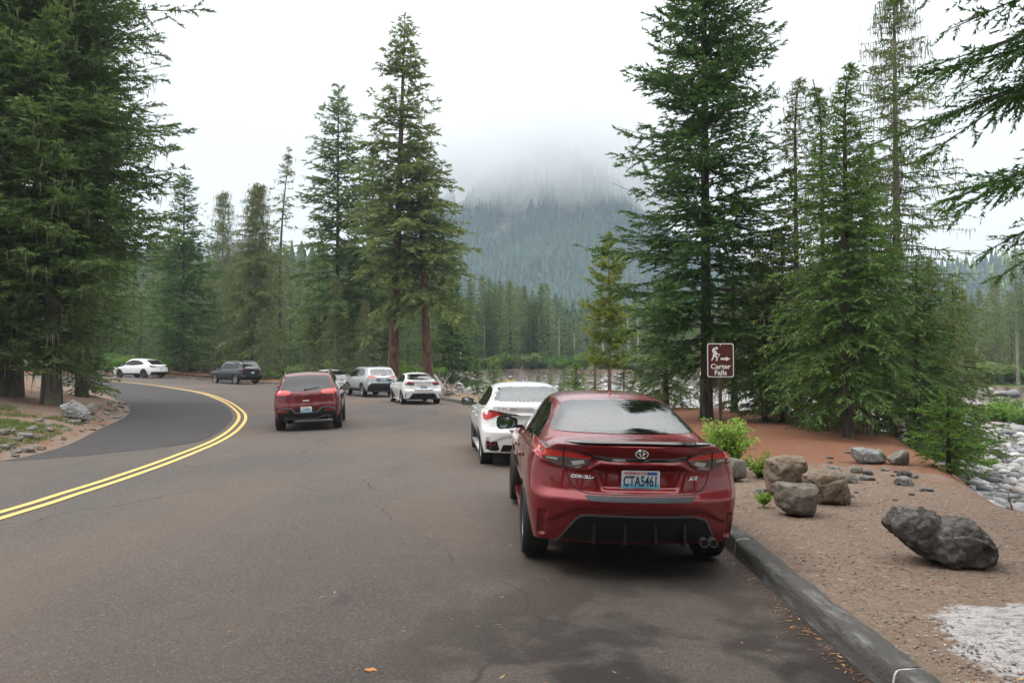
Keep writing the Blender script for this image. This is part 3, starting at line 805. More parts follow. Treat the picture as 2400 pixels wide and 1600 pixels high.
def build_suv(name, pc, sp, W, H, axles, r, cfg, lev=3):
    M = dict(CM); M['paint'] = pc
    if cfg.get('rim'): M['rim'] = CM[cfg['rim']]
    c = Car(name, sp, lev, M); cell = .06; h = W / 2; L = sp['L']
    def glassy(nm, plane, poly, gm, k=.95):
        fr = c.patch(nm, plane, poly, M['frit'], .002, cell, skirt=.004)
        xs = [p[0] for p in poly]; ys = [p[1] for p in poly]; cx, cy = (min(xs) + max(xs)) / 2, (min(ys) + max(ys)) / 2
        inn = [(cx + (u - cx) * k, cy + (v - cy) * k * .96) for u, v in poly]
        bm = bmesh.new(); bm.from_mesh(fr.data); dl = []
        for f in bm.faces:
            q = f.calc_center_median(); u, v = (q.x, q.z) if plane in ('rear', 'front') else (q.y, q.z)
            ins = False; j = len(inn) - 1
            for i in range(len(inn)):
                if (inn[i][1] > v) != (inn[j][1] > v) and u < (inn[j][0] - inn[i][0]) * (v - inn[i][1]) / (inn[j][1] - inn[i][1]) + inn[i][0]: ins = not ins
                j = i
            if ins: dl.append(f)
        bmesh.ops.delete(bm, geom=dl, context='FACES'); bm.to_mesh(fr.data); bm.free()
        c.patch('window_pane', plane, poly, gm, .0045, cell, parent=fr, skirt=-.003)
        return inn
    wins = []
    wins.append(('rear', glassy('rear_window', 'rear', roundpoly(cfg['rearwin'], .05), M[cfg.get('rglass', 'tint')])))
    for pl in ('left', 'right'):
        wins.append((pl, glassy('side_window', pl, roundpoly(cfg['sidewin'], .05), M[cfg.get('sglass', 'tint')], .96)))
        for (y0, z0), (y1, z1), w in cfg.get('pillars', ()): c.ribbon('window_pillar', pl, [(y0, z0), (y1, z1)], w, M['gloss'], .009, cell=.1)
        if cfg.get('chromeline'): c.ribbon('window_trim', pl, cfg['chromeline'], .022, M['chrome'], .008, cell=.08)
    ws = roundpoly(cfg['wind'], .05); wins.append(('front', glassy('windscreen', 'front', ws, M['glass'])))
    for poly, mat, nm, off in cfg['rearparts']:
        for s_ in (1, -1):
            if s_ == -1 and all(abs(sum(p[0] for p in poly)) < .02 for _ in (0,)): continue
            c.patch(nm, 'rear', poly if s_ == 1 else mirror_poly(poly), M[mat], off, cell, skirt=.008)
    for line, w, mat, nm, off in cfg.get('rearlines', ()): c.ribbon(nm, 'rear', line, w, M[mat], off, cell=.06)
    if cfg.get('clad'):
        for pl, s_ in (('left', -1), ('right', 1)):
            for y in axles:
                pts = [(y + (r + .055) * math.cos(R(a)), r + (r + .055) * math.sin(R(a))) for a in range(-8, 189, 14)]
                pts = [(u, max(v, sp['st'][3][2][0] + .02)) for u, v in pts]
                c.ribbon('arch_cladding', pl, pts, .075, M['black'], .012, cell=.1)
            lo = sp['st'][4][2][0]
            c.patch('sill_cladding', pl, [(axles[0] + r + .1, lo + .015), (axles[1] - r - .1, lo + .015), (axles[1] - r - .1, lo + .17), (axles[0] + r + .1, lo + .17)], M['black'], .01, .12)
    for pl, s_ in (('left', -1), ('right', 1)):
        b = cfg.get('belt', 1.03)
        mid = (axles[0] + axles[1]) / 2
        c.ribbon('door_seam', pl, [(mid + .02, b - .06), (mid, .4)], .012, M['black'], .001, cell=.1)
        c.ribbon('door_seam', pl, [(axles[0] + .30, b - .06), (axles[0] + .42, .75), (axles[0] + .46, .45)], .012, M['black'], .001, cell=.1)
        c.ribbon('door_seam', pl, [(axles[1] - .45, b - .08), (axles[1] - .45, .42)], .012, M['black'], .001, cell=.1)
        for y in (mid - .75, mid + .2):
            hh, n = c.hit(pl, y, b - .15); mb = MB(); mb.box((hh.x + s_ * .018, y, b - .15), (.024, .18, .035)); mb.build('door_handle', M['paint'], c.root, smooth=True, bevel=.008)
        c.mirror(s_ * (h + .10), axles[1] - .62, b + .06, cfg.get('mircol', 'paint'), w=.24, h=.17)
        if cfg.get('rails'):
            mb = MB(); x = s_ * h * .66; y0, y1 = cfg['rails']
            pts = []
            for t in range(9):
                y = y0 + (y1 - y0) * t / 8; z = c.hit('top', x, y)[0].z
                pts.append((x, y, z + (.045 if 0 < t < 8 else -.005)))
            mb.tube(pts, .018, 8); mb.build('roof_rail', M[cfg.get('railmat', 'satin')], c.root, smooth=True)
    c.arches(axles, r + .045, h - .30, r + .01)
    c.cut(wins)
    c.finish()
    for y in axles:
        for x in (-1, 1): c.wheel(x * (h - .125), y, r, .24, r - .105, cfg.get('spokes', (5, .07, True)))
    c.seats((1.35, 2.35) if L < 4.8 else (1.6, 2.6), (-.38, .38), .92, 1.5)
    ib = MB(); ib.box((0, sp['st'][6][0] + .25, .98), (W * .8, .4, .16)); ib.build('dashboard', M['black'], c.root, bevel=.04, smooth=True)
    ib = MB(); ib.box((0, L / 2 - .2, .48), (W * .86, L * .72, .04)); ib.build('cabin_floor', M['cloth'], c.root)
    if cfg.get('wiper'):
        x0, z0, x1, z1 = cfg['wiper']; mb = MB()
        a, b2 = c.hit('rear', x0, z0)[0], c.hit('rear', x1, z1)[0]
        mb.tube([a + Vector((0, -.02, 0)), b2 + Vector((0, -.022, 0))], [.014, .007], 6); mb.lathe([(.001, .03), (.03, .03), (.035, 0)], 12, Matrix.Translation(a) @ Matrix.Rotation(R(90), 4, 'X')); mb.build('rear_wiper', M['black'], c.root)
    px, pz = cfg['plate']; hh, _ = c.hit('rear', px, pz)
    plate_on(c, Vector((px, hh.y - .02, pz)), R(0), letters=cfg.get('letters', ''), detail=False, state=cfg.get('state', 'WASHINGTON'))
    if cfg.get('exhaust'):
        for x in cfg['exhaust']:
            mb = MB(); T = Matrix.Translation((x, .02, sp['st'][0][2][0] + .07)) @ Matrix.Rotation(R(-90), 4, 'X')
            mb.lathe([(.04, 0), (.047, 0), (.047, .2), (.038, .2), (.038, .005)], 16, T); mb.build('exhaust_tip', M['satin'], c.root, smooth=True)
    return c

def mk_cherokee():
    pc = paint('deep_red_paint', (.10, .0015, .003), .15, .02)
    sp = suv_spec(4.62, 1.86, 1.67, belt=1.06, roofY=(.62, 2.95), tail=1.10, sill=.30, wsb=3.5, drop=.03)
    cfg = dict(rearwin=[(-.70, 1.15), (-.60, 1.53), (0, 1.565), (.60, 1.53), (.70, 1.15), (0, 1.125)],
        sidewin=[(.72, 1.30), (.90, 1.46), (1.6, 1.53), (2.6, 1.52), (3.05, 1.34), (3.42, 1.06), (1.4, 1.12), (.80, 1.20)],
        pillars=[((1.30, 1.12), (1.22, 1.50), .09), ((2.18, 1.10), (2.14, 1.53), .06)], wind=[(-.70, 1.10), (-.58, 1.55), (.58, 1.55), (.70, 1.10)],
        rearparts=[([(.40, 1.085), (.44, 1.14), (.60, 1.165), (.80, 1.16), (.83, 1.10), (.78, 1.03), (.60, 1.02), (.46, 1.04)], 'redlens', 'tail_light', .012),
                   ([(.50, 1.08), (.55, 1.125), (.74, 1.13), (.75, 1.10), (.70, 1.06), (.58, 1.06)], 'redlens', 'light_bar', .016),
                   ([(-.80, .33), (-.78, .62), (-.62, .66), (-.42, .66), (-.32, .56), (.32, .56), (.42, .66), (.62, .66), (.78, .62), (.80, .33)], 'black', 'bumper_cladding', .012),
                   ([(.48, .56), (.78, .56), (.76, .62), (.50, .62)], 'darkred', 'fog_light', .018),
                   ([(-.26, .52), (-.30, .68), (.30, .68), (.26, .52)], 'black', 'plate_holder', .012)],
        rearlines=[([(-.8, .605), (-.62, .665), (-.43, .665), (-.30, .535), (.30, .535), (.43, .665), (.62, .665), (.8, .605)], .03, 'satin', 'bumper_trim', .02),
                   ([(-.55, .40), (-.25, .36), (.25, .36), (.45, .42), (.62, .43)], .03, 'satin', 'skid_trim', .02),
                   ([(-.74, .99), (-.60, .965), (.60, .965), (.74, .99)], .008, 'black', 'hatch_seam', .002)],
        clad=1, belt=1.06, rails=(.72, 2.7), railmat='chrome', wiper=(-.02, 1.16, .36, 1.22), plate=(0, .62), letters='CLN9051', exhaust=(-.58, .62), mircol='black', spokes=(5, .07, True))
    c = build_suv('car', pc, sp, 1.86, 1.67, (.92, 3.62), .36, cfg)
    for tx, sz, z, m in (('Jeep', .085, 1.045, 'chrome'),):
        hh, _ = c.hit('rear', 0, z); text_obj('badge', tx, sz, Matrix.Translation((0, hh.y - .008, z)) @ Matrix.Rotation(R(90), 4, 'X'), CM[m], c.root, sx=1.1, bold=.002, extrude=.003)
    hh, _ = c.hit('rear', .5, .78)
    text_obj('model_lettering', 'Cherokee', .045, Matrix.Translation((.52, hh.y - .012, .785)) @ Matrix.Rotation(R(90), 4, 'X'), CM['chrome'], c.root, sx=1.2, extrude=.003)
    text_obj('model_lettering', '4x4', .045, Matrix.Translation((-.50, hh.y - .012, .735)) @ Matrix.Rotation(R(90), 4, 'X'), CM['chrome'], c.root, sx=1.2, extrude=.003)
    mb = MB(); y = c.hit('rear', 0, .87)[0].y
    mb.prism([(-.085, -.02), (-.05, -.012), (.05, -.012), (.085, -.02), (.075, 0), (.085, .02), (.05, .012), (-.05, .012), (-.085, .02), (-.075, 0)], .004, Matrix.Translation((0, y - .004, .865)) @ Matrix.Rotation(R(90), 4, 'X'))
    mb.build('sticker', CM['white'], c.root)
    return c

def mk_crossover():
    pc = paint('silver_paint', (.42, .44, .45), .55, .08)
    sp = suv_spec(4.60, 1.86, 1.70, belt=1.08, roofY=(.55, 2.9), tail=1.12, sill=.30, wsb=3.45, hood=1.06)
    cfg = dict(rearwin=[(-.66, 1.20), (-.60, 1.52), (0, 1.55), (.60, 1.52), (.66, 1.20), (0, 1.18)],
        sidewin=[(.85, 1.22), (1.02, 1.50), (1.6, 1.56), (2.5, 1.55), (2.98, 1.38), (3.36, 1.10), (1.4, 1.14)],
        pillars=[((1.32, 1.14), (1.30, 1.54), .08), ((2.14, 1.12), (2.10, 1.56), .06)], wind=[(-.70, 1.13), (-.58, 1.58), (.58, 1.58), (.70, 1.13)],
        rearparts=[([(.34, 1.115), (.50, 1.16), (.80, 1.19), (.84, 1.16), (.83, 1.10), (.62, 1.07), (.55, 1.09)], 'redlens', 'tail_light', .012),
                   ([(-.84, .33), (-.82, .62), (-.66, .78), (.66, .78), (.82, .62), (.84, .33)], 'black', 'bumper_cladding', .012),
                   ([(-.36, .84), (-.40, 1.04), (.40, 1.04), (.36, .84)], 'satin', 'plate_holder', .004)],
        rearlines=[([(-.60, .70), (.60, .70)], .012, 'gloss', 'bumper_seam', .016), ([(-.5, .36), (.5, .36)], .04, 'satin', 'skid_trim', .018)],
        clad=1, belt=1.10, rails=(.75, 2.6), railmat='black', wiper=(0, 1.20, .30, 1.23), plate=(0, .94), letters='BYR7264', mircol='paint', rglass='glass', spokes=(5, .08, True))
    return build_suv('car', pc, sp, 1.86, 1.70, (.98, 3.67), .36, cfg)

def mk_large_suv():
    pc = paint('dark_blue_grey_paint', (.006, .007, .012), .0, .02)
    sp = suv_spec(4.92, 1.97, 1.80, belt=1.14, roofY=(.55, 3.0), tail=1.20, sill=.32, wsb=3.55, hood=1.14, bow=.10)
    cfg = dict(rearwin=[(-.72, 1.27), (-.64, 1.60), (0, 1.62), (.64, 1.60), (.72, 1.27)],
        sidewin=[(.75, 1.24), (.88, 1.60), (1.6, 1.66), (2.6, 1.65), (3.10, 1.45), (3.45, 1.17), (1.4, 1.20)],
        pillars=[((1.38, 1.20), (1.30, 1.64), .10), ((2.26, 1.18), (2.22, 1.65), .06)], wind=[(-.74, 1.20), (-.60, 1.66), (.60, 1.66), (.74, 1.20)],
        rearparts=[([(.42, 1.14), (.90, 1.17), (.90, 1.10), (.60, 1.07), (.42, 1.09)], 'darkred', 'tail_light', .012),
                   ([(-.86, .35), (-.86, .60), (.86, .60), (.86, .35)], 'black', 'bumper_cladding', .012)],
        rearlines=[([(-.86, .655), (.86, .655)], .035, 'chrome', 'bumper_trim', .02), ([(-.42, 1.10), (.42, 1.10)], .02, 'gloss', 'light_strip', .01)],
        chromeline=[(1.42, 1.64), (2.6, 1.685), (3.14, 1.47)], clad=1, belt=1.16, rails=(.7, 2.8), railmat='chrome', plate=(0, .90), letters='', state='', mircol='black', rglass='sideglass', spokes=(5, .09, True))
    return build_suv('car', pc, sp, 1.97, 1.80, (.98, 3.94), .385, cfg)

def mk_electric():
    pc = paint('pearl_white_paint', (.80, .80, .79), .05, .03)
    sp = suv_spec(5.05, 2.0, 1.68, belt=1.04, roofY=(1.45, 3.1), tail=1.10, sill=.26, wsb=3.75, hood=1.0, drop=.06, slope=.10, bow=.22, rake=1.0)
    cfg = dict(rearwin=[(-.66, 1.16), (-.56, 1.50), (0, 1.54), (.56, 1.50), (.66, 1.16)],
        sidewin=[(1.05, 1.20), (1.40, 1.38), (1.9, 1.50), (2.6, 1.53), (3.15, 1.40), (3.62, 1.09), (2.4, 1.06), (1.4, 1.12)],
        pillars=[((2.42, 1.06), (2.34, 1.53), .06)], wind=[(-.74, 1.10), (-.58, 1.55), (.58, 1.55), (.74, 1.10)],
        rearparts=[([(.45, .98), (.86, 1.08), (.92, 1.02), (.86, .94), (.50, .93)], 'gloss', 'tail_light', .012),
                   ([(.58, .97), (.84, 1.045), (.88, 1.02), (.66, .95)], 'darkred', 'lamp_brow', .016),
                   ([(-.88, .28), (-.86, .52), (.86, .52), (.88, .28)], 'black', 'bumper_cladding', .012)],
        rearlines=[([(-.50, .985), (.50, .985)], .03, 'chrome', 'light_strip', .01), ([(-.6, 1.15), (.6, 1.15)], .04, 'gloss', 'tail_spoiler', .02)],
        chromeline=None, clad=0, belt=1.05, plate=(0, .80), letters='', state='', mircol='paint', rim='rimdark', spokes=(6, .08, True))
    c = build_suv('car', pc, sp, 2.0, 1.68, (1.02, 3.99), .37, cfg)
    for pl in ('left', 'right'):
        c.patch('sill_cladding', pl, [(1.5, .27), (3.5, .27), (3.5, .40), (1.5, .40)], CM['black'], .008, .12)
    return c

def build_cars():
    car_mats()
    red = paint('ruby_red_paint', (.175, .002, .006), .4, .06, dustcol=(.32, .20, .17))
    white = paint('white_paint', (.78, .78, .77), .0, .04)
    G1 = 'cars parked along the kerb'
    c = build_compact_sedan('car', red, 4, True); c.place(1.0, 6.17, 2.2, 1.3, z=0.0)
    tag(c.root, 'ruby red compact sedan with black lip spoiler, parked closest at the kerb', 'car', G1)
    c = build_compact_sedan('car', white, 3, False, 'mid'); c.stretch(1.04, 1.058, 1.006)
    c.place(.41, 13.2, 5.9)
    tag(c.root, 'white sedan with boomerang tail lights parked just ahead of the ruby red sedan', 'car', G1)
    c = build_compact_sedan('car', white, 3, False); c.place(-3.9, 35.1, 18)
    tag(c.root, 'white compact sedan with black diffuser parked right of the silver crossover', 'car', G1)
    c = mk_crossover(); c.place(-7.0, 43.05, 28.6)
    tag(c.root, 'silver crossover with black lower bumper parked behind the white compact sedan', 'car', G1)
    c = build_compact_sedan('car', white, 2, False, 'plain'); c.stretch(1.03, 1.04, 1.0); c.place(-10.35, 48.2, 34)
    tag(c.root, 'white sedan mostly hidden between the moving red SUV and the silver crossover', 'car', G1)
    c = mk_large_suv(); c.place(-20.4, 62.2, 51)
    tag(c.root, 'dark blue grey large SUV with chrome bumper strip parked by a log', 'car', G1)
    c = mk_electric(); c.place(-30.1, 67.8, 65)
    tag(c.root, 'white rounded crossover with black wheels, farthest parked car on the left', 'car', G1)
    c = mk_cherokee(); c.place(-5.72, 22.1, 10, -2.6)
    tag(c.root, 'red SUV with silver roof rails driving away in the middle of the road', 'car')
# ------------------------------------------------------------------ lie of the land
def spline(pts, n=8, closed=False):
    P = [np.array(p, float) for p in pts]; out = []
    m = len(P)
    for i in range(m - 1 + closed):
        p0 = P[i - 1] if i or closed else P[0]; p1 = P[i]; p2 = P[(i + 1) % m]; p3 = P[(i + 2) % m] if closed or i + 2 < m else P[-1]
        for k in range(n):
            t = k / n
            out.append(.5 * ((2 * p1) + (-p0 + p2) * t + (2 * p0 - 5 * p1 + 4 * p2 - p3) * t * t + (-p0 + 3 * p1 - 3 * p2 + p3) * t ** 3))
    if not closed: out.append(P[-1])
    return np.array(out)

KERB = spline([(1.98, -6), (1.99, 0), (2.0, 4.4), (2.03, 7.5), (2.03, 12), (1.85, 17), (1.3, 22), (.3, 27), (-1.45, 33), (-3.1, 38.6), (-5.9, 45.6), (-9.2, 50.9), (-13.2, 56), (-16.5, 59.8), (-19.5, 63.3), (-24.2, 67), (-30.8, 70.4), (-40, 74.2), (-54, 79), (-80, 86)], 6)
INNER = spline([(-9.0, -6), (-9.05, 4), (-9.1, 10), (-9.28, 14.3), (-9.75, 16.5), (-11.1, 20.3), (-12.3, 23.6), (-14.0, 28.6), (-16.04, 33.2), (-19.2, 38.4), (-25.3, 47.6), (-29.5, 51.5), (-36, 55.5), (-48, 61), (-78, 68)], 6)
YEL = spline([(-5.75, -6), (-5.75, 4), (-5.73, 8.9), (-5.80, 10.4), (-5.95, 12.2), (-6.35, 15), (-7.2, 19), (-8.15, 23.2), (-9.5, 27.9), (-11.2, 32.4), (-14.1, 38.7), (-18.3, 46.4), (-23.9, 54.4), (-30, 59.2), (-38, 63), (-50, 67.5), (-79, 75)], 6)
ROADP = np.vstack([KERB, INNER[::-1]])
RIVER = spline([(60, -20), (30, -6), (14, 3.0), (8, 6.6), (5.9, 8.4), (5.4, 9.4), (6.0, 10.9), (6.8, 13.2), (7.8, 16), (9.3, 20.5), (9.6, 25), (7.2, 29.5), (3.8, 34), (.4, 38.5), (-2.6, 45), (-5, 55), (-6, 75), (-9, 100), (-4, 112), (12, 113), (26, 98), (40, 66), (58, 48), (110, 30), (140, -20)], 4, True)

def sdist(P, poly):
    """signed distance of points P (n,2) to a closed polygon, negative inside"""
    P = np.asarray(P, float); out = np.empty(len(P)); A = poly[None]; B = np.roll(poly, -1, 0)[None]; AB = B - A; LL = (AB ** 2).sum(2) + 1e-12; cs = 4000
    for c in range(0, len(P), cs):
        Q = P[c:c + cs, None, :]; t = np.clip(((Q - A) * AB).sum(2) / LL, 0, 1); d = Q - A - t[..., None] * AB; m = (d ** 2).sum(2).min(1)
        px, py = Q[..., 0], Q[..., 1]
        cr = ((A[..., 1] > py) != (B[..., 1] > py)) & (px < AB[..., 0] * (py - A[..., 1]) / (AB[..., 1] + 1e-12) + A[..., 0])
        out[c:c + cs] = np.sqrt(m) * np.where(cr.sum(1) % 2 == 1, -1, 1)
    return out

def nss(a, b, v):
    t = np.clip((v - a) / (b - a), 0, 1); return t * t * (3 - 2 * t)

_rng = np.random.default_rng(3)
_tab = _rng.random((256, 256))
def vnoise(x, y, s):
    x = x * s; y = y * s; xi = np.floor(x).astype(int); yi = np.floor(y).astype(int); fx = x - xi; fy = y - yi
    fx = fx * fx * (3 - 2 * fx); fy = fy * fy * (3 - 2 * fy); g = lambda a, b: _tab[a % 256, b % 256]
    return (g(xi, yi) * (1 - fx) + g(xi + 1, yi) * fx) * (1 - fy) + (g(xi, yi + 1) * (1 - fx) + g(xi + 1, yi + 1) * fx) * fy - .5
def fbm(x, y, s, o=4):
    r = 0; a = 1
    for k in range(o): r = r + a * vnoise(x + 17 * k, y - 9 * k, s * 2 ** k); a *= .5
    return r

def nroad_z(x, y):
    return (-.04 * nss(.1, 1.9, x) * nss(15, 10, y) - .10 * nss(4, 8.5, -x) * nss(14, 20, y) * nss(40, 30, y) - .2 * nss(8, 22, y)
            - .06 * nss(30, 43, y) + .14 * nss(9, 21, -x) * nss(30, 45, y) + .39 * nss(21, 33, -x) * nss(30, 45, y))

LEFTP = np.vstack([INNER, [(-90, 60), (-90, -6)]])
def ground_z(x, y, full=False):
    x = np.atleast_1d(np.asarray(x, float)); y = np.atleast_1d(np.asarray(y, float)); P = np.stack([x, y], 1)
    dr = sdist(P, ROADP); dv = sdist(P, RIVER); dl = sdist(P, LEFTP)
    rz = nroad_z(x, y); left = dl < 0
    # verge inside the bend: a mound under the big trees
    zl = rz + .0 + .28 * nss(0.05, 1.2, dr) + .85 * nss(.6, 8, dr) + .05 * fbm(x, y, .9, 4) * nss(0, 1, dr) + .04 * fbm(x, y, 3, 3) * nss(0, .4, dr) + .5 * nss(8, 22, dr)
    # outer side: kerb top, needle-covered rise, forest floor
    zo = np.where(y < 16, 0, rz * 1) + .105 + .03 * fbm(x, y, .7, 4) * nss(.3, 1.5, dr) + .014 * fbm(x, y, 4, 3) * nss(.15, .6, dr)
    zo = np.where(y < 16, rz + .115 + (zo - .105), zo) * 1.0; kb = nss(.15, .24, dr); zo = zo + .16 * np.exp(-(((x - 6.5) / 3.0) ** 2 + ((y - 19) / 4.0) ** 2))
    zo = zo + .55 * nss(.4, 9, dr) * nss(-5, -12, x) + nss(90, 300, y) * 6 + nss(60, 110, -x) * 3 + .3 * fbm(x, y, .12, 3) * nss(3, 12, dr)
    zo = np.where(dr < .3, (rz - .03) * (1 - kb) + zo * kb, zo)
    z = np.where(left, zl, zo)
    z = np.where(dr < 0, rz - .05 * nss(0, .25, -dr) - .01, z)
    # river bed, its soft near bank and the undercut far bank
    far = nss(40, 62, y + .35 * x - 8)
    wn = 2.6 * (1 - far) + 2.6 * far
    dj = dv + (.9 * fbm(x, y, .35, 4) + .5 * fbm(x, y, 1.4, 3) * far) * (.25 + .75 * far)
    bed = -2.0 + .35 * fbm(x, y, .16, 4) - .15 * far
    t = nss(0, 1, -dj / wn)
    topz = z + far * (.42 - .62 * nss(15, 42, x) - .35 * nss(0, -8, x)) * nss(10, 0, dv)
    z2 = topz * (1 - t) + bed * t
    z = np.where(dr > .3, z2, z)
    if full: return z, dr, dv, left, t
    return z

def gz(x, y): return float(ground_z(x, y)[0])

def ground_mat():
    t = NT('ground_soil'); c = t.pos()
    A = lambda n: t.n('ShaderNodeAttribute', attribute_name=n).outputs['Fac']
    n1, n2, n3 = t.noise(c, .8, 6, .6), t.noise(c, 7, 6, .65), t.noise(c, 45, 5, .7)
    vor = t.voro(c, 38, out='Color'); vb = t.n('ShaderNodeSeparateColor', i_0=vor).outputs[0]
    grit = t.ramp(vb, [(0, (.11, .078, .057)), (.35, (.175, .130, .098)), (.8, (.225, .178, .14)), (.96, (.28, .24, .20)), (1, (.42, .40, .37))])
    dirt = t.mix(n2, (.15, .098, .070), (.275, .200, .150))
    base = t.mix(t.ramp(n3, [(.42, 0), (.62, 1)]), dirt, grit)
    cv = t.mapping(c, (1, 1, 1)); nv = t.noise(t.mapping(c, (90, 14, 30), (0, 0, .7)), 1, 4, .7); nv2 = t.noise(t.mapping(c, (14, 90, 30), (0, 0, -.4)), 1, 4, .7)
    ndl = t.mix(nv, (.07, .030, .018), (.31, .135, .072)); ndl = t.mix(t.math('MULTIPLY', nv2, .6), ndl, (.22, .11, .07))
    fac = t.ramp(t.math('ADD', A('needle'), t.math('MULTIPLY', t.math('SUBTRACT', t.math('ADD', t.math('MULTIPLY', n1, .6), t.math('MULTIPLY', n2, .7)), .65), 1.5)), [(.42, 0), (.62, 1)])
    base = t.mix(fac, base, ndl)
    gr = t.mix(n3, (.035, .062, .014), (.11, .15, .035))
    fg = t.ramp(t.math('ADD', A('moss'), t.math('MULTIPLY', t.math('SUBTRACT', t.math('ADD', n1, n2), 1.0), .9)), [(.45, 0), (.62, 1)])
    base = t.mix(fg, base, gr)
    cut = t.mix(n2, (.12, .10, .09), (.30, .26, .245)); st = t.noise(t.mapping(c, (.6, .6, 9)), 1, 5, .7)
    cut = t.mix(st, cut, (.22, .185, .17)); base = t.mix(A('cut'), base, cut); base = t.mix(t.math('MULTIPLY', A('lip'), t.ramp(n2, [(.35, .4), (.6, 1)])), base, (.035, .026, .020))
    sil = t.mix(n3, (.20, .19, .18), (.36, .35, .34)); base = t.mix(A('bed'), base, sil)
    pale = t.ramp(t.math('ADD', A('slab'), t.math('MULTIPLY', t.math('SUBTRACT', n2, .5), 1.3)), [(.45, 0), (.6, 1)])
    wv = t.ramp(t.noise(t.mapping(c, (5, 11, 5), (0, 0, .12)), 1, 7, .8), [(.36, (.18, .165, .16)), (.54, (.46, .44, .435))])
    wv = t.mix(t.ramp(t.voro(c, 55), [(.1, 0), (.35, 1)]), (.12, .11, .11), wv)
    base = t.mix(pale, base, wv)
    h = t.math('ADD', t.math('MULTIPLY', n3, .6), t.math('ADD', t.math('MULTIPLY', vb, .35), t.math('MULTIPLY', nv, .5)))
    t.bsdf(i_Base_Color=base, i_Roughness=.95, i_Specular_IOR_Level=.2, i_Normal=t.bump(h, .75, .03))
    return t.m

def asphalt_mat(name, a, b, stain_shade, tyre=.0, warm=None):
    t = NT(name); c = t.pos()
    n1, n2, n3 = t.noise(c, .35, 6, .6, .4), t.noise(c, 3.2, 6, .65), t.noise(c, 150, 3, .6)
    vb = t.n('ShaderNodeSeparateColor', i_0=t.voro(c, 95, out='Color')).outputs[0]
    base = t.mix(n1, a, b)
    agg = t.ramp(vb, [(0, .55), (.5, 1.0), (.88, 1.2), (.96, 1.5), (1, 2.3)])
    base = t.mix(1.0, base, agg, 'MULTIPLY')
    base = t.mix(t.math('MULTIPLY', n3, .55), base, (.03, .027, .025))
    if warm:
        w = t.ramp(t.noise(t.mapping(c, (.25, .09, 1), (0, 0, -.3)), 1, 5, .6), [(.42, 0), (.66, 1)]); base = t.mix(t.math('MULTIPLY', w, .55), base, warm)
    # old oil and damp stains near the kerb in the foreground, with their own outlines
    x, y, z = t.xyz(c)[:3]
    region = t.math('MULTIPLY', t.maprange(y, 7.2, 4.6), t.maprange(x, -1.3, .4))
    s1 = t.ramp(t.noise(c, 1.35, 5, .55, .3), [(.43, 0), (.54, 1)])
    shade_grime = t.math('MULTIPLY', t.math('MULTIPLY', t.maprange(y, 11, 5.5), t.maprange(x, -4.5, -.2)), t.maprange(n2, .3, .7, .25, .6))  # tree shade over the near bay painted in, together with browner dirt
    base = t.mix(t.math('MULTIPLY', shade_grime, stain_shade, True), base, (.040, .030, .023))
    st = t.math('MULTIPLY', t.math('MULTIPLY', s1, region, True), stain_shade)
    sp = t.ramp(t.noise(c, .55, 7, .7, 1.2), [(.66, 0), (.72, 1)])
    st = t.math('ADD', st, t.math('MULTIPLY', sp, .35 * stain_shade), True)
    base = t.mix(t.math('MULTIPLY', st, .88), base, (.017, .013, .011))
    # tyre-polished bands and cracks
    cr = t.n('ShaderNodeTexVoronoi', i_Vector=t.mapping(t.n('ShaderNodeVectorMath', operation='ADD', i_0=c, i_1=t.n('ShaderNodeTexNoise', i_Vector=c, i_Scale=.7, i_Detail=5).outputs['Color']).outputs[0], (.19, .12, .2)), i_Scale=1.0)
    cr.feature = 'DISTANCE_TO_EDGE'
    ck = t.ramp(cr.outputs[0], [(.0, 1), (.0022, 0)]); ck = t.math('MULTIPLY', ck, t.ramp(n1, [(.45, 0), (.55, .75)]))
    base = t.mix(ck, base, (.02, .018, .016))
    rough = t.math('SUBTRACT', .93, t.math('MULTIPLY', n2, .12))
    t.bsdf(i_Base_Color=base, i_Roughness=rough, i_Specular_IOR_Level=.3, i_Normal=t.bump(t.math('ADD', n3, vb), .5, .008))
    return t.m

def sheet(name, outline, step, zoff, mat, zf=nroad_z, far=None):
    pts = [Vector(p) for p in outline]; nb = len(pts); ar = np.array(outline)
    x0, y0 = ar.min(0); x1, y1 = ar.max(0)
    gx, gy = np.meshgrid(np.arange(x0, x1, step), np.arange(y0, y1, step)); Q = np.stack([gx.ravel(), gy.ravel()], 1)
    d = sdist(Q, ar); Q = Q[d < -step * .35]
    V, E, F, *_ = delaunay_2d_cdt(pts + [Vector(q) for q in Q], [(i, (i + 1) % nb) for i in range(nb)], [], 1, 1e-6)
    V = np.array([tuple(v) for v in V]); z = zf(V[:, 0], V[:, 1]) + zoff
    me = npmesh(name, np.column_stack([V, z]), np.array([f for f in F if len(f) == 3]), True)
    bm = bmesh.new(); bm.from_mesh(me)
    for f in bm.faces:
        if f.normal.z < 0: f.normal_flip()
    bm.to_mesh(me); bm.free()
    return link(name, me, mat)

def offset_line(L, d):
    T = np.gradient(L, axis=0); T /= np.linalg.norm(T, axis=1)[:, None]; N = np.stack([T[:, 1], -T[:, 0]], 1)
    return L + N * d

def band(name, L, w, zoff, mat, ragged=0.0):
    a, b = offset_line(L, w / 2), offset_line(L, -w / 2)
    za, zb = nroad_z(a[:, 0], a[:, 1]) + zoff, nroad_z(b[:, 0], b[:, 1]) + zoff
    V = np.vstack([np.column_stack([a, za]), np.column_stack([b, zb])]); n = len(L)
    F = np.array([(i, i + 1, n + i + 1, n + i) for i in range(n - 1)])
    return link(name, npmesh(name, V, F, True), mat)

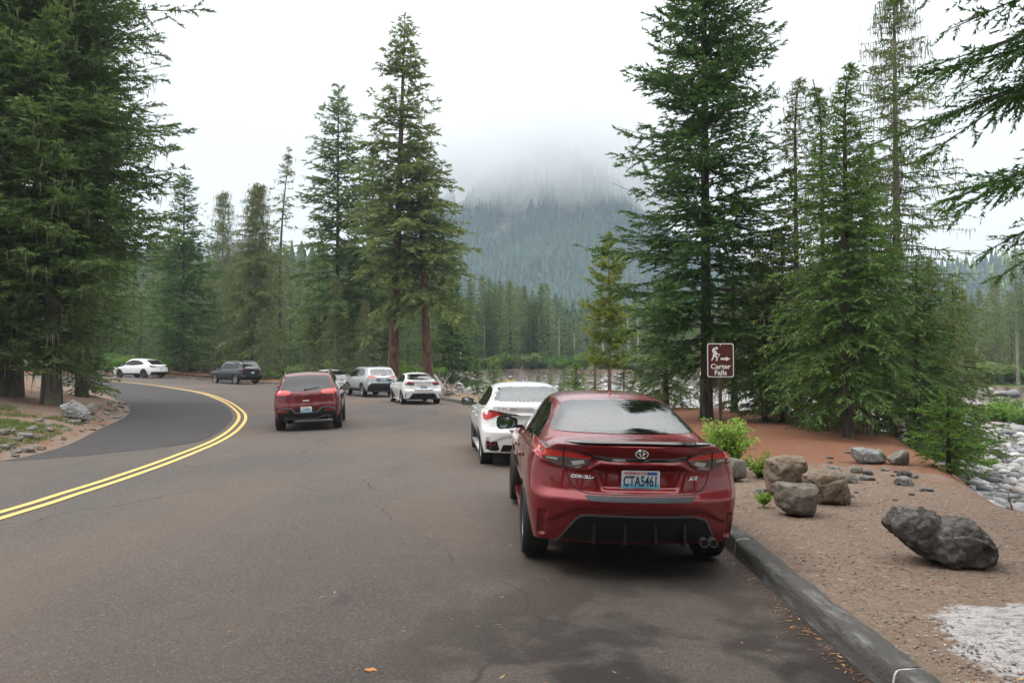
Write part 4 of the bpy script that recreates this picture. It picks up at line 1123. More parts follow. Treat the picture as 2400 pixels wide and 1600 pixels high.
def build_ground():
    def axis(a, b, lo, hi, fine, mid):
        r = list(np.arange(lo, hi, fine)); x = lo; s = fine
        pre = []
        while x > a: s = min(s * 1.12, mid); x -= s; pre.append(x)
        x = hi; s = fine; post = [hi]
        while x < b: s = min(s * 1.12, mid); x += s; post.append(x)
        return np.array(pre[::-1] + r + post)
    X = np.unique(np.round(np.r_[axis(-420, 520, -62, 66, .8, 9), np.arange(-16, 13, .16)], 3)); Y = np.unique(np.round(np.r_[axis(-30, 760, 28, 124, .7, 7), np.arange(2, 32, .16)], 3))
    X = X[np.r_[True, np.diff(X) > .05]]; Y = Y[np.r_[True, np.diff(Y) > .05]]
    gx, gy = np.meshgrid(X, Y); x, y = gx.ravel(), gy.ravel()
    z, dr, dv, left, t = ground_z(x, y, True)
    nx, ny = len(X), len(Y); idx = np.arange(nx * ny).reshape(ny, nx)
    F = np.stack([idx[:-1, :-1].ravel(), idx[:-1, 1:].ravel(), idx[1:, 1:].ravel(), idx[1:, :-1].ravel()], 1)
    me = npmesh('ground', np.column_stack([x, y, z]), F, True)
    def att(n, v):
        a = me.attributes.new(n, 'FLOAT', 'POINT'); a.data.foreach_set('value', np.ascontiguousarray(v, dtype=np.float32))
    needle = fbm(x, y, .9, 4) * .22 - .4 * (y > 60) * (dv < 14) * (x > -20) + np.where(left, .42 + .3 * nss(3, 9, dr), .20 + .10 * nss(9, 11, y) + .50 * nss(12.2, 15.5, y + .1 * x) * nss(-.5, .8, x) + .25 * nss(0, 2.5, -(dv - 1.6)) * (y < 16) * (y > 10) + .55 * nss(-6, -14, x) * nss(.4, 1.2, dr) * nss(9, 3, dr) + .1 * (y > 40))
    att('needle', needle * (1 - t) * nss(-.1, .25, dr))
    moss = np.where(left, .64 * nss(.6, 1.4, dr) * nss(25, 21, y) * nss(-9.6, -10.6, x) * nss(13.0, 14.5, y) + .34 * nss(5, 10, dr), .36 * nss(10, 14, dr) * (1 - nss(0, 1, -dv)) + .30 * (y > 36) - .22 * (y > 108) * (dv < 9))
    att('moss', moss * (1 - t) * nss(.1, .5, dr))
    att('cut', nss(.05, .3, t) * nss(1.0, .8, t) * nss(40, 60, y + .35 * x))
    att('bed', nss(.7, 1.0, t))
    att('lip', nss(.0, .03, t) * nss(.40, .16, t) * nss(40, 60, y + .35 * x))  # dark strip painted along the bank top as shade of the overhang
    att('slab', nss(.38, .0, np.abs(x - 3.05 - (y - 4.2) * .25) - .35 * (1 + .3 * np.sin(y * 3))) * nss(5.55, 5.45, y) * .75)
    g = link('ground', me, ground_mat()); tag(g, kind='structure')
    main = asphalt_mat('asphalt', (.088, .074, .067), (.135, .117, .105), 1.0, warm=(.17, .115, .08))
    outer = ROADP
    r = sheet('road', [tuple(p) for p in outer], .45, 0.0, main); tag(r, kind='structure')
    # newer, darker surfacing of the inner lane
    i0 = [k for k in range(len(INNER)) if INNER[k][1] >= 14.2]; j0 = [k for k in range(len(YEL)) if YEL[k][1] >= 21.5]
    ov = [tuple(p) for p in INNER[i0] + np.array([.0, 0])] + [tuple(p) for p in offset_line(YEL, -.35)[j0][::-1]] + [(-7.75, 19.5), (-8.0, 17.6), (-8.35, 15.6), (-8.8, 14.7)]
    dk = asphalt_mat('dark_asphalt', (.046, .042, .042), (.075, .068, .066), .5)
    o = sheet('asphalt_overlay', ov, .6, .004, dk); tag(o, kind='structure')
    y_ = NT('yellow_road_paint'); c = y_.pos(); n = y_.noise(c, 5, 6, .7); n2 = y_.noise(c, 90, 3, .7)
    col = y_.mix(n, (.66, .42, .10), (.80, .57, .18)); col = y_.mix(y_.ramp(n2, [(.52, 0), (.70, .7)]), col, (.16, .12, .08))
    y_.bsdf(i_Base_Color=col, i_Roughness=.75, i_Normal=y_.bump(n2, .3, .004))
    Ys = spline(YEL, 3)
    for d in (.10, -.13):
        b = band('road_marking', offset_line(Ys, d), .105, .008, y_.m); tag(b, kind='structure')
    return g

from mathutils import noise as mnoise
def kerb_mat():
    t = NT('kerb_concrete'); c = t.pos(); n1, n2 = t.noise(c, 3, 6, .7), t.noise(c, 60, 4, .7)
    n3 = t.noise(t.mapping(c, (9, 2.2, 14)), 1, 5, .7)
    base = t.mix(n2, (.026, .024, .022), (.115, .105, .094)); base = t.mix(t.ramp(n3, [(.5, 0), (.7, .85)]), base, (.22, .215, .21))
    base = t.mix(t.ramp(n1, [(.52, 0), (.66, .7)]), base, (.05, .055, .035))
    t.bsdf(i_Base_Color=base, i_Roughness=.92, i_Normal=t.bump(t.math('ADD', n2, n3), .8, .015)); return t.m

def build_kerb():
    m = kerb_mat(); pale = simple('pale_joint_mortar', (.42, .40, .38), .9, var=.3, scale=30)
    K = spline(KERB, 4); seg = np.r_[0, np.cumsum(np.linalg.norm(np.diff(K, axis=0), axis=1))]
    T = np.gradient(K, axis=0); T /= np.linalg.norm(T, axis=1)[:, None]; N = np.stack([T[:, 1], -T[:, 0]], 1)
    prof = [(a_ * .82, b_) for a_, b_ in [(-.012, -.06), (-.004, .0), (.002, .045), (.009, .09), (.017, .125), (.03, .143), (.055, .151), (.10, .154), (.15, .155), (.20, .154), (.232, .140), (.25, .02), (.25, -.06)]]
    joints = []
    s = 0
    while s < seg[-1]: joints.append(s); s += 3.05
    # the joint seen by the red sedan sits at y = 7.2
    y_at = np.interp(joints, seg, K[:, 1]); k = int(np.argmin(abs(y_at - 7.25))); sh = 7.25 - y_at[k]
    joints = [j + sh for j in joints]
    root = None
    for a, b in zip(joints, joints[1:]):
        if b - .02 > seg[-1] or a < 0: continue
        n = 60 if np.interp(a, seg, K[:, 1]) < 14 else 9; vs = []
        for i in range(n):
            s = a + .012 + (b - a - .024) * i / (n - 1); x, y = np.interp(s, seg, K[:, 0]), np.interp(s, seg, K[:, 1]); nx, ny = np.interp(s, seg, N[:, 0]), np.interp(s, seg, N[:, 1])
            for u, v in prof:
                w = .010 * mnoise.fractal(Vector((s * 2.2, u * 9, v * 9)), 1, 2, 4) + .006 * mnoise.fractal(Vector((s * 14, u * 40, v * 40)), 1, 2, 3) - .02 * max(0, mnoise.noise(Vector((s * 3.1, 3, u * 6))) - .28)
                z = float(nroad_z(np.array([x]), np.array([y]))[0]) + v + w * (v > 0)
                vs.append((x + nx * (u + w), y + ny * (u + w), z))
        q = len(prof); fs = [(i * q + j, i * q + j + 1, (i + 1) * q + j + 1, (i + 1) * q + j) for i in range(n - 1) for j in range(q - 1)]
        fs += [tuple(range(q))[::-1], tuple((n - 1) * q + j for j in range(q))]
        mb = MB(); mb.add(vs, fs)
        o = mb.build('kerb', m, None, smooth=True); tag(o, kind='structure')
        mb = MB(); vs = []
        for s in (a - .013, a + .013):
            x, y = np.interp(s, seg, K[:, 0]), np.interp(s, seg, K[:, 1]); nx, ny = np.interp(s, seg, N[:, 0]), np.interp(s, seg, N[:, 1])
            for u, v in prof:
                z = float(nroad_z(np.array([x]), np.array([y]))[0]) + v - .002
                vs.append((x + nx * (u + .003), y + ny * (u + .003), z))
        fs = [(j, j + 1, q + j + 1, q + j) for j in range(q - 1)] + [tuple(range(q))[::-1], tuple(q + j for j in range(q))]
        mb.add(vs, fs); jn = mb.build('kerb_joint', pale, o)
# ------------------------------------------------------------------ trees and plants
def foliage_mat(name, dark, light, trans=.25, tip=None):
    if 'needles' in name and 'misty' not in name:
        k_, g_, b_ = (1.42, 1.55, 1.2) if 'olive' in name or 'sage' in name else (1.65, 1.42, 1.1) if 'pine' in name else (1.5, 1.28, 1.0) if 'hemlock' in name else (1.8, 1.5, 1.12); w = lambda c: (c[0] * k_, c[1] * g_, c[2] * b_)
        dark, light = w(dark), w(light); tip = w(tip) if tip else None; trans = .35
    t = NT(name); c = t.coord()
    n = t.noise(c, .55, 4, .6); n2 = t.noise(c, 6, 3, .6)
    tint = t.n('ShaderNodeAttribute', attribute_name='tint').outputs['Fac']
    rnd = t.n('ShaderNodeObjectInfo').outputs['Random']
    f = t.math('ADD', t.math('MULTIPLY', n, .55), t.math('MULTIPLY', n2, .45))
    col = t.mix(t.ramp(f, [(.3, 0), (.7, 1)]), dark, light)
    col = t.mix(t.math('MULTIPLY', tint, .8), col, tip or tuple(min(1, v * 1.7) for v in light))
    hs = t.n('ShaderNodeHueSaturation', i_Hue=t.maprange(rnd, 0, 1, .485, .515), i_Saturation=t.maprange(rnd, 0, 1, .9, 1.1), i_Value=t.maprange(rnd, 1, 0, .85, 1.15), i_Color=col)
    p = t.n('ShaderNodeBsdfPrincipled', i_Base_Color=hs.outputs[0], i_Roughness=.6, i_Specular_IOR_Level=.25)
    tr = t.n('ShaderNodeBsdfTranslucent', i_Color=hs.outputs[0])
    m = t.n('ShaderNodeMixShader', i_0=trans, i_1=p.outputs[0], i_2=tr.outputs[0])
    return t.fin(m.outputs[0])

def bark_mat(name, a, b, moss=(.16, .17, .09), mo=.35):
    t = NT(name); c = t.coord()
    v = t.noise(t.mapping(c, (7, 7, 1.6)), 1, 6, .7, .6); n = t.noise(c, 1.2, 4); n2 = t.noise(c, 30, 3)
    col = t.mix(t.ramp(v, [(.35, 0), (.62, 1)]), a, b); col = t.mix(t.math('MULTIPLY', t.ramp(n, [(.5, 0), (.65, 1)]), mo), col, moss)
    t.bsdf(i_Base_Color=col, i_Roughness=.95, i_Specular_IOR_Level=.1, i_Normal=t.bump(t.math('ADD', v, t.math('MULTIPLY', n2, .3)), .9, .05)); return t.m

FM = {}
def flora_mats():
    FM['fir'] = foliage_mat('fir_needles', (.026, .066, .022), (.060, .128, .036), .3, tip=(.12, .21, .06))
    FM['fir_blue'] = foliage_mat('cool_fir_needles', (.024, .064, .026), (.056, .122, .044), .3, tip=(.11, .20, .075))
    FM['hemlock'] = foliage_mat('hemlock_needles', (.026, .078, .018), (.062, .155, .030), .3, tip=(.11, .25, .045))
    FM['olive'] = foliage_mat('olive_needles', (.055, .080, .026), (.12, .150, .050), .3, tip=(.21, .23, .085))
    FM['pine'] = foliage_mat('pine_needles', (.055, .10, .018), (.15, .22, .035), .3, tip=(.26, .33, .06))
    FM['moss'] = foliage_mat('hanging_lichen', (.11, .125, .05), (.22, .24, .11), .35, tip=(.30, .31, .17))
    FM['leaf'] = foliage_mat('bright_leaves', (.08, .19, .02), (.22, .37, .045), .4, tip=(.40, .54, .09))
    FM['young'] = foliage_mat('young_needles', (.030, .085, .015), (.075, .17, .028), .3, tip=(.14, .27, .05))
    FM['sage'] = foliage_mat('sage_needles', (.045, .070, .030), (.150, .185, .085), .3, tip=(.20, .24, .10))
    FM['bush'] = foliage_mat('undergrowth_leaves', (.05, .11, .02), (.13, .23, .045), .35, tip=(.22, .34, .07))
    FM['deep'] = foliage_mat('misty_deep_needles', (.022, .050, .026), (.045, .085, .042), .1)
    FM['mist'] = foliage_mat('misty_needles', (.012, .038, .030), (.030, .068, .046), .1)
    FM['far'] = foliage_mat('far_needles', (.042, .088, .036), (.105, .175, .066), .3)
    FM['yellow'] = foliage_mat('yellow_leaves', (.30, .24, .03), (.55, .45, .06), .4)
    FM['orange'] = foliage_mat('orange_leaves', (.40, .13, .03), (.60, .25, .06), .4)
    FM['grass'] = foliage_mat('grass_blades', (.035, .075, .012), (.10, .17, .03), .3, tip=(.22, .24, .07))
    FM['bark'] = bark_mat('grey_bark', (.030, .024, .020), (.11, .095, .08))
    FM['redbark'] = bark_mat('red_brown_bark', (.055, .026, .018), (.19, .10, .075), mo=.12)
    FM['dead'] = bark_mat('bleached_wood', (.16, .145, .125), (.40, .37, .33), mo=.15)
    FM['palebark'] = bark_mat('pale_mossy_bark', (.10, .09, .07), (.30, .28, .23), (.28, .29, .18), .6)

def tubes(paths, radii, n=5):
    """paths (m,k,3), radii (m,k) -> vertices, quads"""
    m, k, _ = paths.shape
    T = np.gradient(paths, axis=1); T /= np.linalg.norm(T, axis=2, keepdims=True) + 1e-9
    up = np.tile(np.array([.13, .21, .97]), (m, k, 1)); A = np.cross(T, up); A /= np.linalg.norm(A, axis=2, keepdims=True) + 1e-9; B = np.cross(T, A)
    th = np.arange(n) * 2 * math.pi / n
    V = paths[:, :, None, :] + radii[:, :, None, None] * (A[:, :, None, :] * np.cos(th)[None, None, :, None] + B[:, :, None, :] * np.sin(th)[None, None, :, None])
    idx = np.arange(m * k * n).reshape(m, k, n)
    a = idx[:, :-1, :]; b = np.roll(a, -1, 2); d = idx[:, 1:, :]; c = np.roll(d, -1, 2)
    return V.reshape(-1, 3), np.stack([a.ravel(), b.ravel(), c.ravel(), d.ravel()], 1)

def needle_tris(P, Dv, Lg, Wd, rng, flat=.5):
    """one slim triangle per row: base at P, along Dv, turned mostly flat"""
    n = len(P); up = np.array([0, 0, 1.0]) + rng.normal(0, flat, (n, 3)); S = np.cross(Dv, up); S /= np.linalg.norm(S, axis=1, keepdims=True) + 1e-9
    V = np.empty((n, 3, 3)); V[:, 0] = P - S * Wd[:, None] / 2; V[:, 1] = P + S * Wd[:, None] / 2; V[:, 2] = P + Dv * Lg[:, None]
    return V

def conifer(seed, H, Rm, base=.1, whorl=.42, nb=5, up=25, low=-12, droop=.35, tiplift=.12, ns=.05, nl=.11, twig=.30, moss=.0, dens=1.0, gaps=.0, lean=(0, 0),
            prof='fir', trunk_r=None, bend=0.0, dead=0.0, side_bias=None, mosslen=.35, topdroop=0.0, tsp=.16, vsp=.30, vbias=-.12, woodk=1.0):
    rng = np.random.default_rng(seed); tr = trunk_r or H * .011
    kz = 14; tz = np.linspace(0, 1, kz); ph = rng.random() * 6
    tx = lean[0] * tz * H + bend * np.sin(tz * 5 + ph) * tz; ty = lean[1] * tz * H + bend * np.cos(tz * 4 + ph) * tz
    TP = np.stack([tx, ty, tz * H], 1)
    if topdroop: TP[-1, 0] += topdroop; TP[-1, 2] -= topdroop * .5; TP[-2, 0] += topdroop * .2
    rad = tr * (1 - tz) ** .85 + .012; rad[0] *= 1.25
    wood = [tubes(TP[None], rad[None], 10)]
    z = base * H; bs = []
    while z < H * .985:
        t = (z - base * H) / (H * (1 - base))
        if prof == 'fir': r = Rm * ((1 - t) ** .68) * (.6 + .4 * min(1, t / .16)) + .04 * Rm
        elif prof == 'big': r = Rm * (.42 + .58 * min(1, t / .2)) * (1 - t ** 3)
        elif prof == 'round': r = Rm * (1 - t ** 2.2) ** .8 * (.5 + .5 * min(1, t / .25))
        elif prof == 'spire': r = Rm * (1 - t) ** .82 * (.7 + .3 * min(1, t / .1)) + .05 * Rm
        elif prof == 'open': r = Rm * (.35 + .65 * (1 - t) ** .7) * (1 - t ** 6)
        else: r = Rm * (1 - t) ** .6
        k = max(2, int(round(nb * (.7 + .6 * rng.random()))))
        clump = 1.0
        if gaps and rng.random() < gaps: k = max(1, k // 3)
        a0 = rng.random() * 6.28
        for q in range(k):
            az = a0 + q * 6.28 / k + rng.normal(0, .35); L = r * (.62 + .5 * rng.random() ** .8)
            if side_bias is not None: L *= 1 - side_bias[1] * max(0, math.cos(az - side_bias[0]))
            if rng.random() < .07: L *= 1.25
            bs.append((z + rng.normal(0, whorl * .25), az, max(L, .12), t, dead > 0 and rng.random() < dead * (1 - t)))
        z += whorl * (1 - .55 * t) * (.8 + .4 * rng.random())
    bs = np.array(bs, float); m = len(bs); Z, AZ, L, T, DD = bs.T
    k = 9; u = np.linspace(0, 1, k)
    el = np.radians(low + (up - low) * T ** .8 + rng.normal(0, 5, m))
    hor = np.stack([np.cos(AZ), np.sin(AZ)], 1)
    rr = L[:, None] * u[None] * np.cos(el)[:, None]
    zz = L[:, None] * (u[None] * np.sin(el)[:, None] - droop * (1 - .5 * T[:, None]) * u[None] ** 2 + tiplift * u[None] ** 4)
    wob = rng.normal(0, .03, (m, 1)) * L[:, None] * np.sin(u[None] * 4)
    bx = np.interp(Z, TP[:, 2], TP[:, 0])[:, None] + rr * hor[:, :1] - wob * hor[:, 1:]; by = np.interp(Z, TP[:, 2], TP[:, 1])[:, None] + rr * hor[:, 1:] + wob * hor[:, :1]
    BP = np.stack([bx, by, Z[:, None] + zz], 2)
    brad = (np.minimum(.004 + .008 * L[:, None], tr * .3) * (1 - .85 * u[None]) + .002) * woodk
    wood.append(tubes(BP, brad, 4))
    # bare dead limbs under the crown
    if base > .08:
        q = int(8 + base * H * 2.2); Zd = rng.uniform(.06 * H, base * H, q); az = rng.random(q) * 6.28; Ld = rng.uniform(.25, .8, q) * Rm * .45; uu = np.linspace(0, 1, 6)
        e = np.radians(rng.normal(-12, 14, q)); hx = Ld[:, None] * uu * np.cos(e)[:, None]
        dz = Ld[:, None] * (uu * np.sin(e)[:, None] - .25 * uu ** 2) + rng.normal(0, .03, (q, 6))
        P = np.stack([np.interp(Zd, TP[:, 2], TP[:, 0])[:, None] + hx * np.cos(az)[:, None], np.interp(Zd, TP[:, 2], TP[:, 1])[:, None] + hx * np.sin(az)[:, None], Zd[:, None] + dz], 2)
        wood.append(tubes(P, (.008 + .01 * Ld[:, None]) * (1 - .8 * uu[None]) + .002, 4)); DP = P
    else: DP = None
    # twigs on both sides of each branch
    tp, td, tl, tt, rd = [], [], [], [], []
    for i in range(m):
        if DD[i]: continue
        n = max(3, int(L[i] / tsp * dens)); uu = np.sort(rng.uniform(.06, 1.0, n)); P = np.stack([np.interp(uu, u, BP[i, :, c]) for c in range(3)], 1)
        Dd = np.stack([np.interp(uu, u, np.gradient(BP[i, :, c])) for c in range(3)], 1); Dd /= np.linalg.norm(Dd, axis=1, keepdims=True)
        S = np.cross(Dd, [0, 0, 1]); S /= np.linalg.norm(S, axis=1, keepdims=True); sg = np.where(np.arange(n) % 2, 1, -1)
        ang = np.radians(rng.uniform(28, 62, n)); ang[uu > .93] *= .3
        d = Dd * np.cos(ang)[:, None] + S * (sg * np.sin(ang))[:, None]; d[:, 2] += rng.normal(vbias, vsp, n)
        l = (twig * L[i] * (1.05 - uu) ** .7 + .10 * min(1, L[i])) * rng.uniform(.6, 1.2, n)
        tp.append(P); td.append(d / np.linalg.norm(d, axis=1, keepdims=True)); tl.append(np.maximum(l, .05)); tt.append(uu); rd.append(np.full(n, T[i]))
    tp, td, tl, tt = np.vstack(tp), np.vstack(td), np.concatenate(tl), np.concatenate(tt)
    # needles along every twig
    cnt = np.maximum(3, (tl / ns * 2).astype(int)); ix = np.repeat(np.arange(len(tl)), cnt); n = len(ix)
    first = np.cumsum(cnt) - cnt; loc = (np.arange(n) - first[ix]) / cnt[ix] + rng.uniform(0, .5, n) / cnt[ix]
    s = loc * tl[ix]; P = tp[ix] + td[ix] * s[:, None]; P[:, 2] -= .35 * droop * (s ** 2) / np.maximum(tl[ix], .05)
    S = np.cross(td[ix], [0, 0, 1]); S /= np.linalg.norm(S, axis=1, keepdims=True) + 1e-9; sg = np.where(rng.random(n) < .5, 1, -1)
    a = np.radians(rng.uniform(20, 65, n)) * (1 - .6 * (loc > .9)); Dv = td[ix] * np.cos(a)[:, None] + S * (sg * np.sin(a))[:, None]; Dv[:, 2] += rng.normal(-.08, .42, n)
    Dv /= np.linalg.norm(Dv, axis=1, keepdims=True)
    Lg = nl * rng.uniform(.6, 1.3, n); V = needle_tris(P, Dv, Lg, Lg * rng.uniform(.30, .5, n), rng, .9)
    tint = np.repeat(np.clip((tt[ix] - .75) * 2.2, 0, 1) * rng.random(n) * .8 + .12 * rng.random(n) + .25 * (loc > .8) * rng.random(n), 3)
    fol = (V.reshape(-1, 3), np.arange(n * 3).reshape(-1, 3), tint)
    mo = None
    if moss > 0:
        q = int(m * 16 * moss); bi = rng.integers(0, m, q); keep = rng.random(q) < (1.05 - T[bi] * .5); bi = bi[keep]; q = len(bi); uu = rng.uniform(.12, .97, q)
        P = np.stack([np.array([np.interp(uu[j], u, BP[bi[j], :, c]) for j in range(q)]) for c in range(3)], 1); P[:, :2] += rng.normal(0, .06 * Rm / 2, (q, 2))
        if DP is not None:
            e = int(q * .25); di = rng.integers(0, len(DP), e); dj = rng.integers(1, 6, e); P = np.vstack([P, DP[di, dj]]); q = len(P)
        r = 6; P = np.repeat(P, r, 0) + rng.normal(0, .22 * mosslen, (q * r, 3)) * [1, 1, .3]; Dv = np.array([0, 0, -1.0]) + rng.normal(0, .10, (q * r, 3)); Dv /= np.linalg.norm(Dv, axis=1, keepdims=True)
        Lg = mosslen * (rng.uniform(.05, 1, q * r) ** 2.2 * .8 + .06); V = np.empty((q * r, 3, 3)); S = rng.normal(0, 1, (q * r, 3)); S[:, 2] = 0; S /= np.linalg.norm(S, axis=1, keepdims=True)
        w = (.010 + .05 * Lg)[:, None] / 2; V[:, 0] = P - S * w; V[:, 1] = P + S * w; V[:, 2] = P + Dv * Lg[:, None]
        mo = (V.reshape(-1, 3), np.arange(q * r * 3).reshape(-1, 3), np.repeat(rng.random(q * r) * .5, 3))
    return wood, fol, mo

def merge_vf(parts):
    V, F, b = [], [], 0
    for v, f in parts: V.append(v); F.append(f + b); b += len(v)
    return np.vstack(V), np.vstack(F)

def tmesh(name, d):
    me = npmesh(name, d[0], d[1]); a = me.attributes.new('tint', 'FLOAT', 'POINT'); a.data.foreach_set('value', d[2].astype(np.float32)); return me

def tree(name, loc, rz, data, leafm, barkm, mossm='moss'):
    wood, fol, mo = data
    root = empty(name, loc, rz)
    V, F = merge_vf(wood); link('trunk', npmesh('trunk', V, F, True), FM[barkm], root)
    link('crown', tmesh('crown', fol), FM[leafm], root, smooth=False)
    if mo is not None: link('hanging_moss', tmesh('hanging_moss', mo), FM[mossm], root, smooth=False)
    return root
# ------------------------------------------------------------------ rocks, sign, small plants, logs
from mathutils import noise as mn
def GT(px, py):
    """where the view through a pixel meets the lie of the land"""
    d = ray(px, py); t = np.geomspace(3, 260, 500); X, Y, Z = d.x * t, d.y * t, HCAM + d.z * t
    g = ground_z(X, Y); k = np.argmax(Z < g); f = (Z[k - 1] - g[k - 1]) / ((Z[k - 1] - g[k - 1]) - (Z[k] - g[k]) + 1e-9)
    x, y = X[k - 1] + (X[k] - X[k - 1]) * f, Y[k - 1] + (Y[k] - Y[k - 1]) * f
    return Vector((x, y, gz(x, y)))

def rock_mat(name, a, b, lichen=(.33, .33, .29), lf=.5, moss=None):
    t = NT(name); c = t.coord(); rnd = t.n('ShaderNodeObjectInfo').outputs['Random']
    c = t.n('ShaderNodeVectorMath', operation='ADD', i_0=c, i_1=t.math('MULTIPLY', rnd, 9)).outputs[0]
    n1, n2, n3 = t.noise(c, 3, 6, .6), t.noise(c, 14, 6, .7), t.noise(c, 70, 4, .7)
    col = t.mix(t.ramp(n1, [(.35, 0), (.65, 1)]), a, b); col = t.mix(t.math('MULTIPLY', n3, .6), col, tuple(v * .45 for v in a))
    col = t.mix(t.math('MULTIPLY', t.ramp(n2, [(.53, 0), (.62, 1)]), lf), col, lichen)
    if moss: col = t.mix(t.ramp(t.noise(c, 5, 5, .6), [(.55, 0), (.63, .8)]), col, moss)
    cr = t.n('ShaderNodeTexVoronoi', i_Vector=t.mapping(c, (2.3, 2.3, 4.0), (.4, .3, 0)), i_Scale=1.0); cr.feature = 'DISTANCE_TO_EDGE'
    ck = t.math('MULTIPLY', t.ramp(cr.outputs[0], [(0, 1), (.010, 0)]), t.ramp(n1, [(.5, 0), (.6, 1)])); col = t.mix(t.math('MULTIPLY', ck, .4), col, tuple(v * .3 for v in a))
    t.bsdf(i_Base_Color=col, i_Roughness=.88, i_Specular_IOR_Level=.3, i_Normal=t.bump(t.math('ADD', t.math('MULTIPLY', n2, 1.2), t.math('SUBTRACT', t.math('MULTIPLY', n3, .5), t.math('MULTIPLY', ck, .5))), .9, .025)); return t.m

def rock_mesh(blobs, seed=0, voxel=.03, rough=.03, planes=7):
    rnd = random.Random(seed); bm = bmesh.new()
    for (cx, cy, cz, rx, ry, rz, bx) in blobs:
        b2 = bmesh.new(); bmesh.ops.create_icosphere(b2, subdivisions=4, radius=1)
        cuts = [(Vector((rnd.gauss(0, 1), rnd.gauss(0, 1), rnd.gauss(0, .7))).normalized(), rnd.uniform(.62, .85)) for _ in range(planes)]
        for v in b2.verts:
            p = v.co.normalized(); e = 1 - bx * .75
            q = Vector([abs(a) ** e * (1 if a > 0 else -1) for a in p]); q = q / max(.6, max(abs(a) for a in q) ** bx) * (.86 if bx > .3 else 1)
            for nrm, dd in cuts:
                s = q.dot(nrm)
                if s > dd: q -= nrm * (s - dd) * .92
            v.co = Vector((cx + q.x * rx, cy + q.y * ry, cz + q.z * rz))
        me = bpy.data.meshes.new('tmp'); b2.to_mesh(me); b2.free(); bm.from_mesh(me); bpy.data.meshes.remove(me)
    me = bpy.data.meshes.new('rock'); bm.to_mesh(me); bm.free()
    o = bpy.data.objects.new('rock', me); COL.objects.link(o); m = o.modifiers.new('r', 'REMESH'); m.mode = 'VOXEL'; m.voxel_size = voxel
    dg = bpy.context.evaluated_depsgraph_get(); m2 = bpy.data.meshes.new_from_object(o.evaluated_get(dg)); bpy.data.objects.remove(o)
    off = Vector((seed * 3.7, seed, 0)); m2.update()
    ns = [v.normal.copy() for v in m2.vertices]
    for v, n in zip(m2.vertices, ns):
        p = v.co; k = mn.fractal(p * 4 + off, 1, 2, 4) * rough + mn.fractal(p * 18 + off, 1, 2, 3) * rough * .22
        v.co = p + n * k
    m2.polygons.foreach_set('use_smooth', [True] * len(m2.polygons)); m2.set_sharp_from_angle(angle=R(38))
    return m2

def rock_outline(outs, seed, voxel=.016, rough=.015, depth=.3):
    """a rock from its front outlines [(poly (x,z), depth, y)], full-bodied: swelling sections front to back"""
    rnd = random.Random(seed); me = bpy.data.meshes.new('rock'); V, F = [], []
    for poly, dp, y0 in outs:
        n = len(poly); cx = sum(p[0] for p in poly) / n; cz = sum(p[1] for p in poly) / n; secs = [(-1, .52), (-.72, .84), (-.25, .99), (.15, 1.0), (.65, .86), (1, .5)]; b = len(V)
        for y, k in secs:
            jx, jz = rnd.gauss(0, .03) * dp, -.25 * (1 - k) * abs(min(p[1] for p in poly) - cz)
            for x, z in poly:
                q = k * (1 + rnd.gauss(0, .025)); V.append((cx + (x - cx) * q + jx, y0 + y * dp * (1 + rnd.gauss(0, .04)), cz + (z - cz) * q + jz))
        for s in range(len(secs) - 1):
            for i in range(n): F.append((b + s * n + i, b + s * n + (i + 1) % n, b + (s + 1) * n + (i + 1) % n, b + (s + 1) * n + i))
        F.append(tuple(b + i for i in range(n))[::-1]); F.append(tuple(b + (len(secs) - 1) * n + i for i in range(n)))
    me.from_pydata(V, [], F); o = bpy.data.objects.new('rock', me); COL.objects.link(o)
    m = o.modifiers.new('r', 'REMESH'); m.mode = 'VOXEL'; m.voxel_size = voxel; m = o.modifiers.new('s', 'SMOOTH'); m.factor = .5; m.iterations = 1
    dg = bpy.context.evaluated_depsgraph_get(); m2 = bpy.data.meshes.new_from_object(o.evaluated_get(dg)); bpy.data.objects.remove(o)
    off = Vector((seed * 3.7, seed, 0)); ns = [v.normal.copy() for v in m2.vertices]
    for v, nn in zip(m2.vertices, ns):
        p = v.co; r_ = abs(mn.fractal(p * 5 + off, 1, 2, 4)) * -2 + .5; dd = mn.voronoi(p * 4.5 + off)[0]; r_ += .75 * (min(.12, dd[1] - dd[0]) / .12 - 1); v.co = p + nn * (r_ * rough + mn.fractal(p * 22 + off, 1, 2, 3) * rough * .3)
    m2.polygons.foreach_set('use_smooth', [True] * len(m2.polygons)); m2.set_sharp_from_angle(angle=R(34))
    return m2
def OUT(pts, ox, oy, k): return [((a - ox) / k, (oy - b) / k) for a, b in pts]

def put(name, me, mat, loc, rz=0, sc=1.0, label=None, cat=None, group=None, rot=None):
    if not len(me.materials): me.materials.append(mat)
    o = bpy.data.objects.new(name, me); COL.objects.link(o); o.location = loc; o.rotation_euler = rot or (0, 0, rz)
    o.scale = sc if isinstance(sc, (tuple, list)) else (sc,) * 3
    return tag(o, label, cat, group)

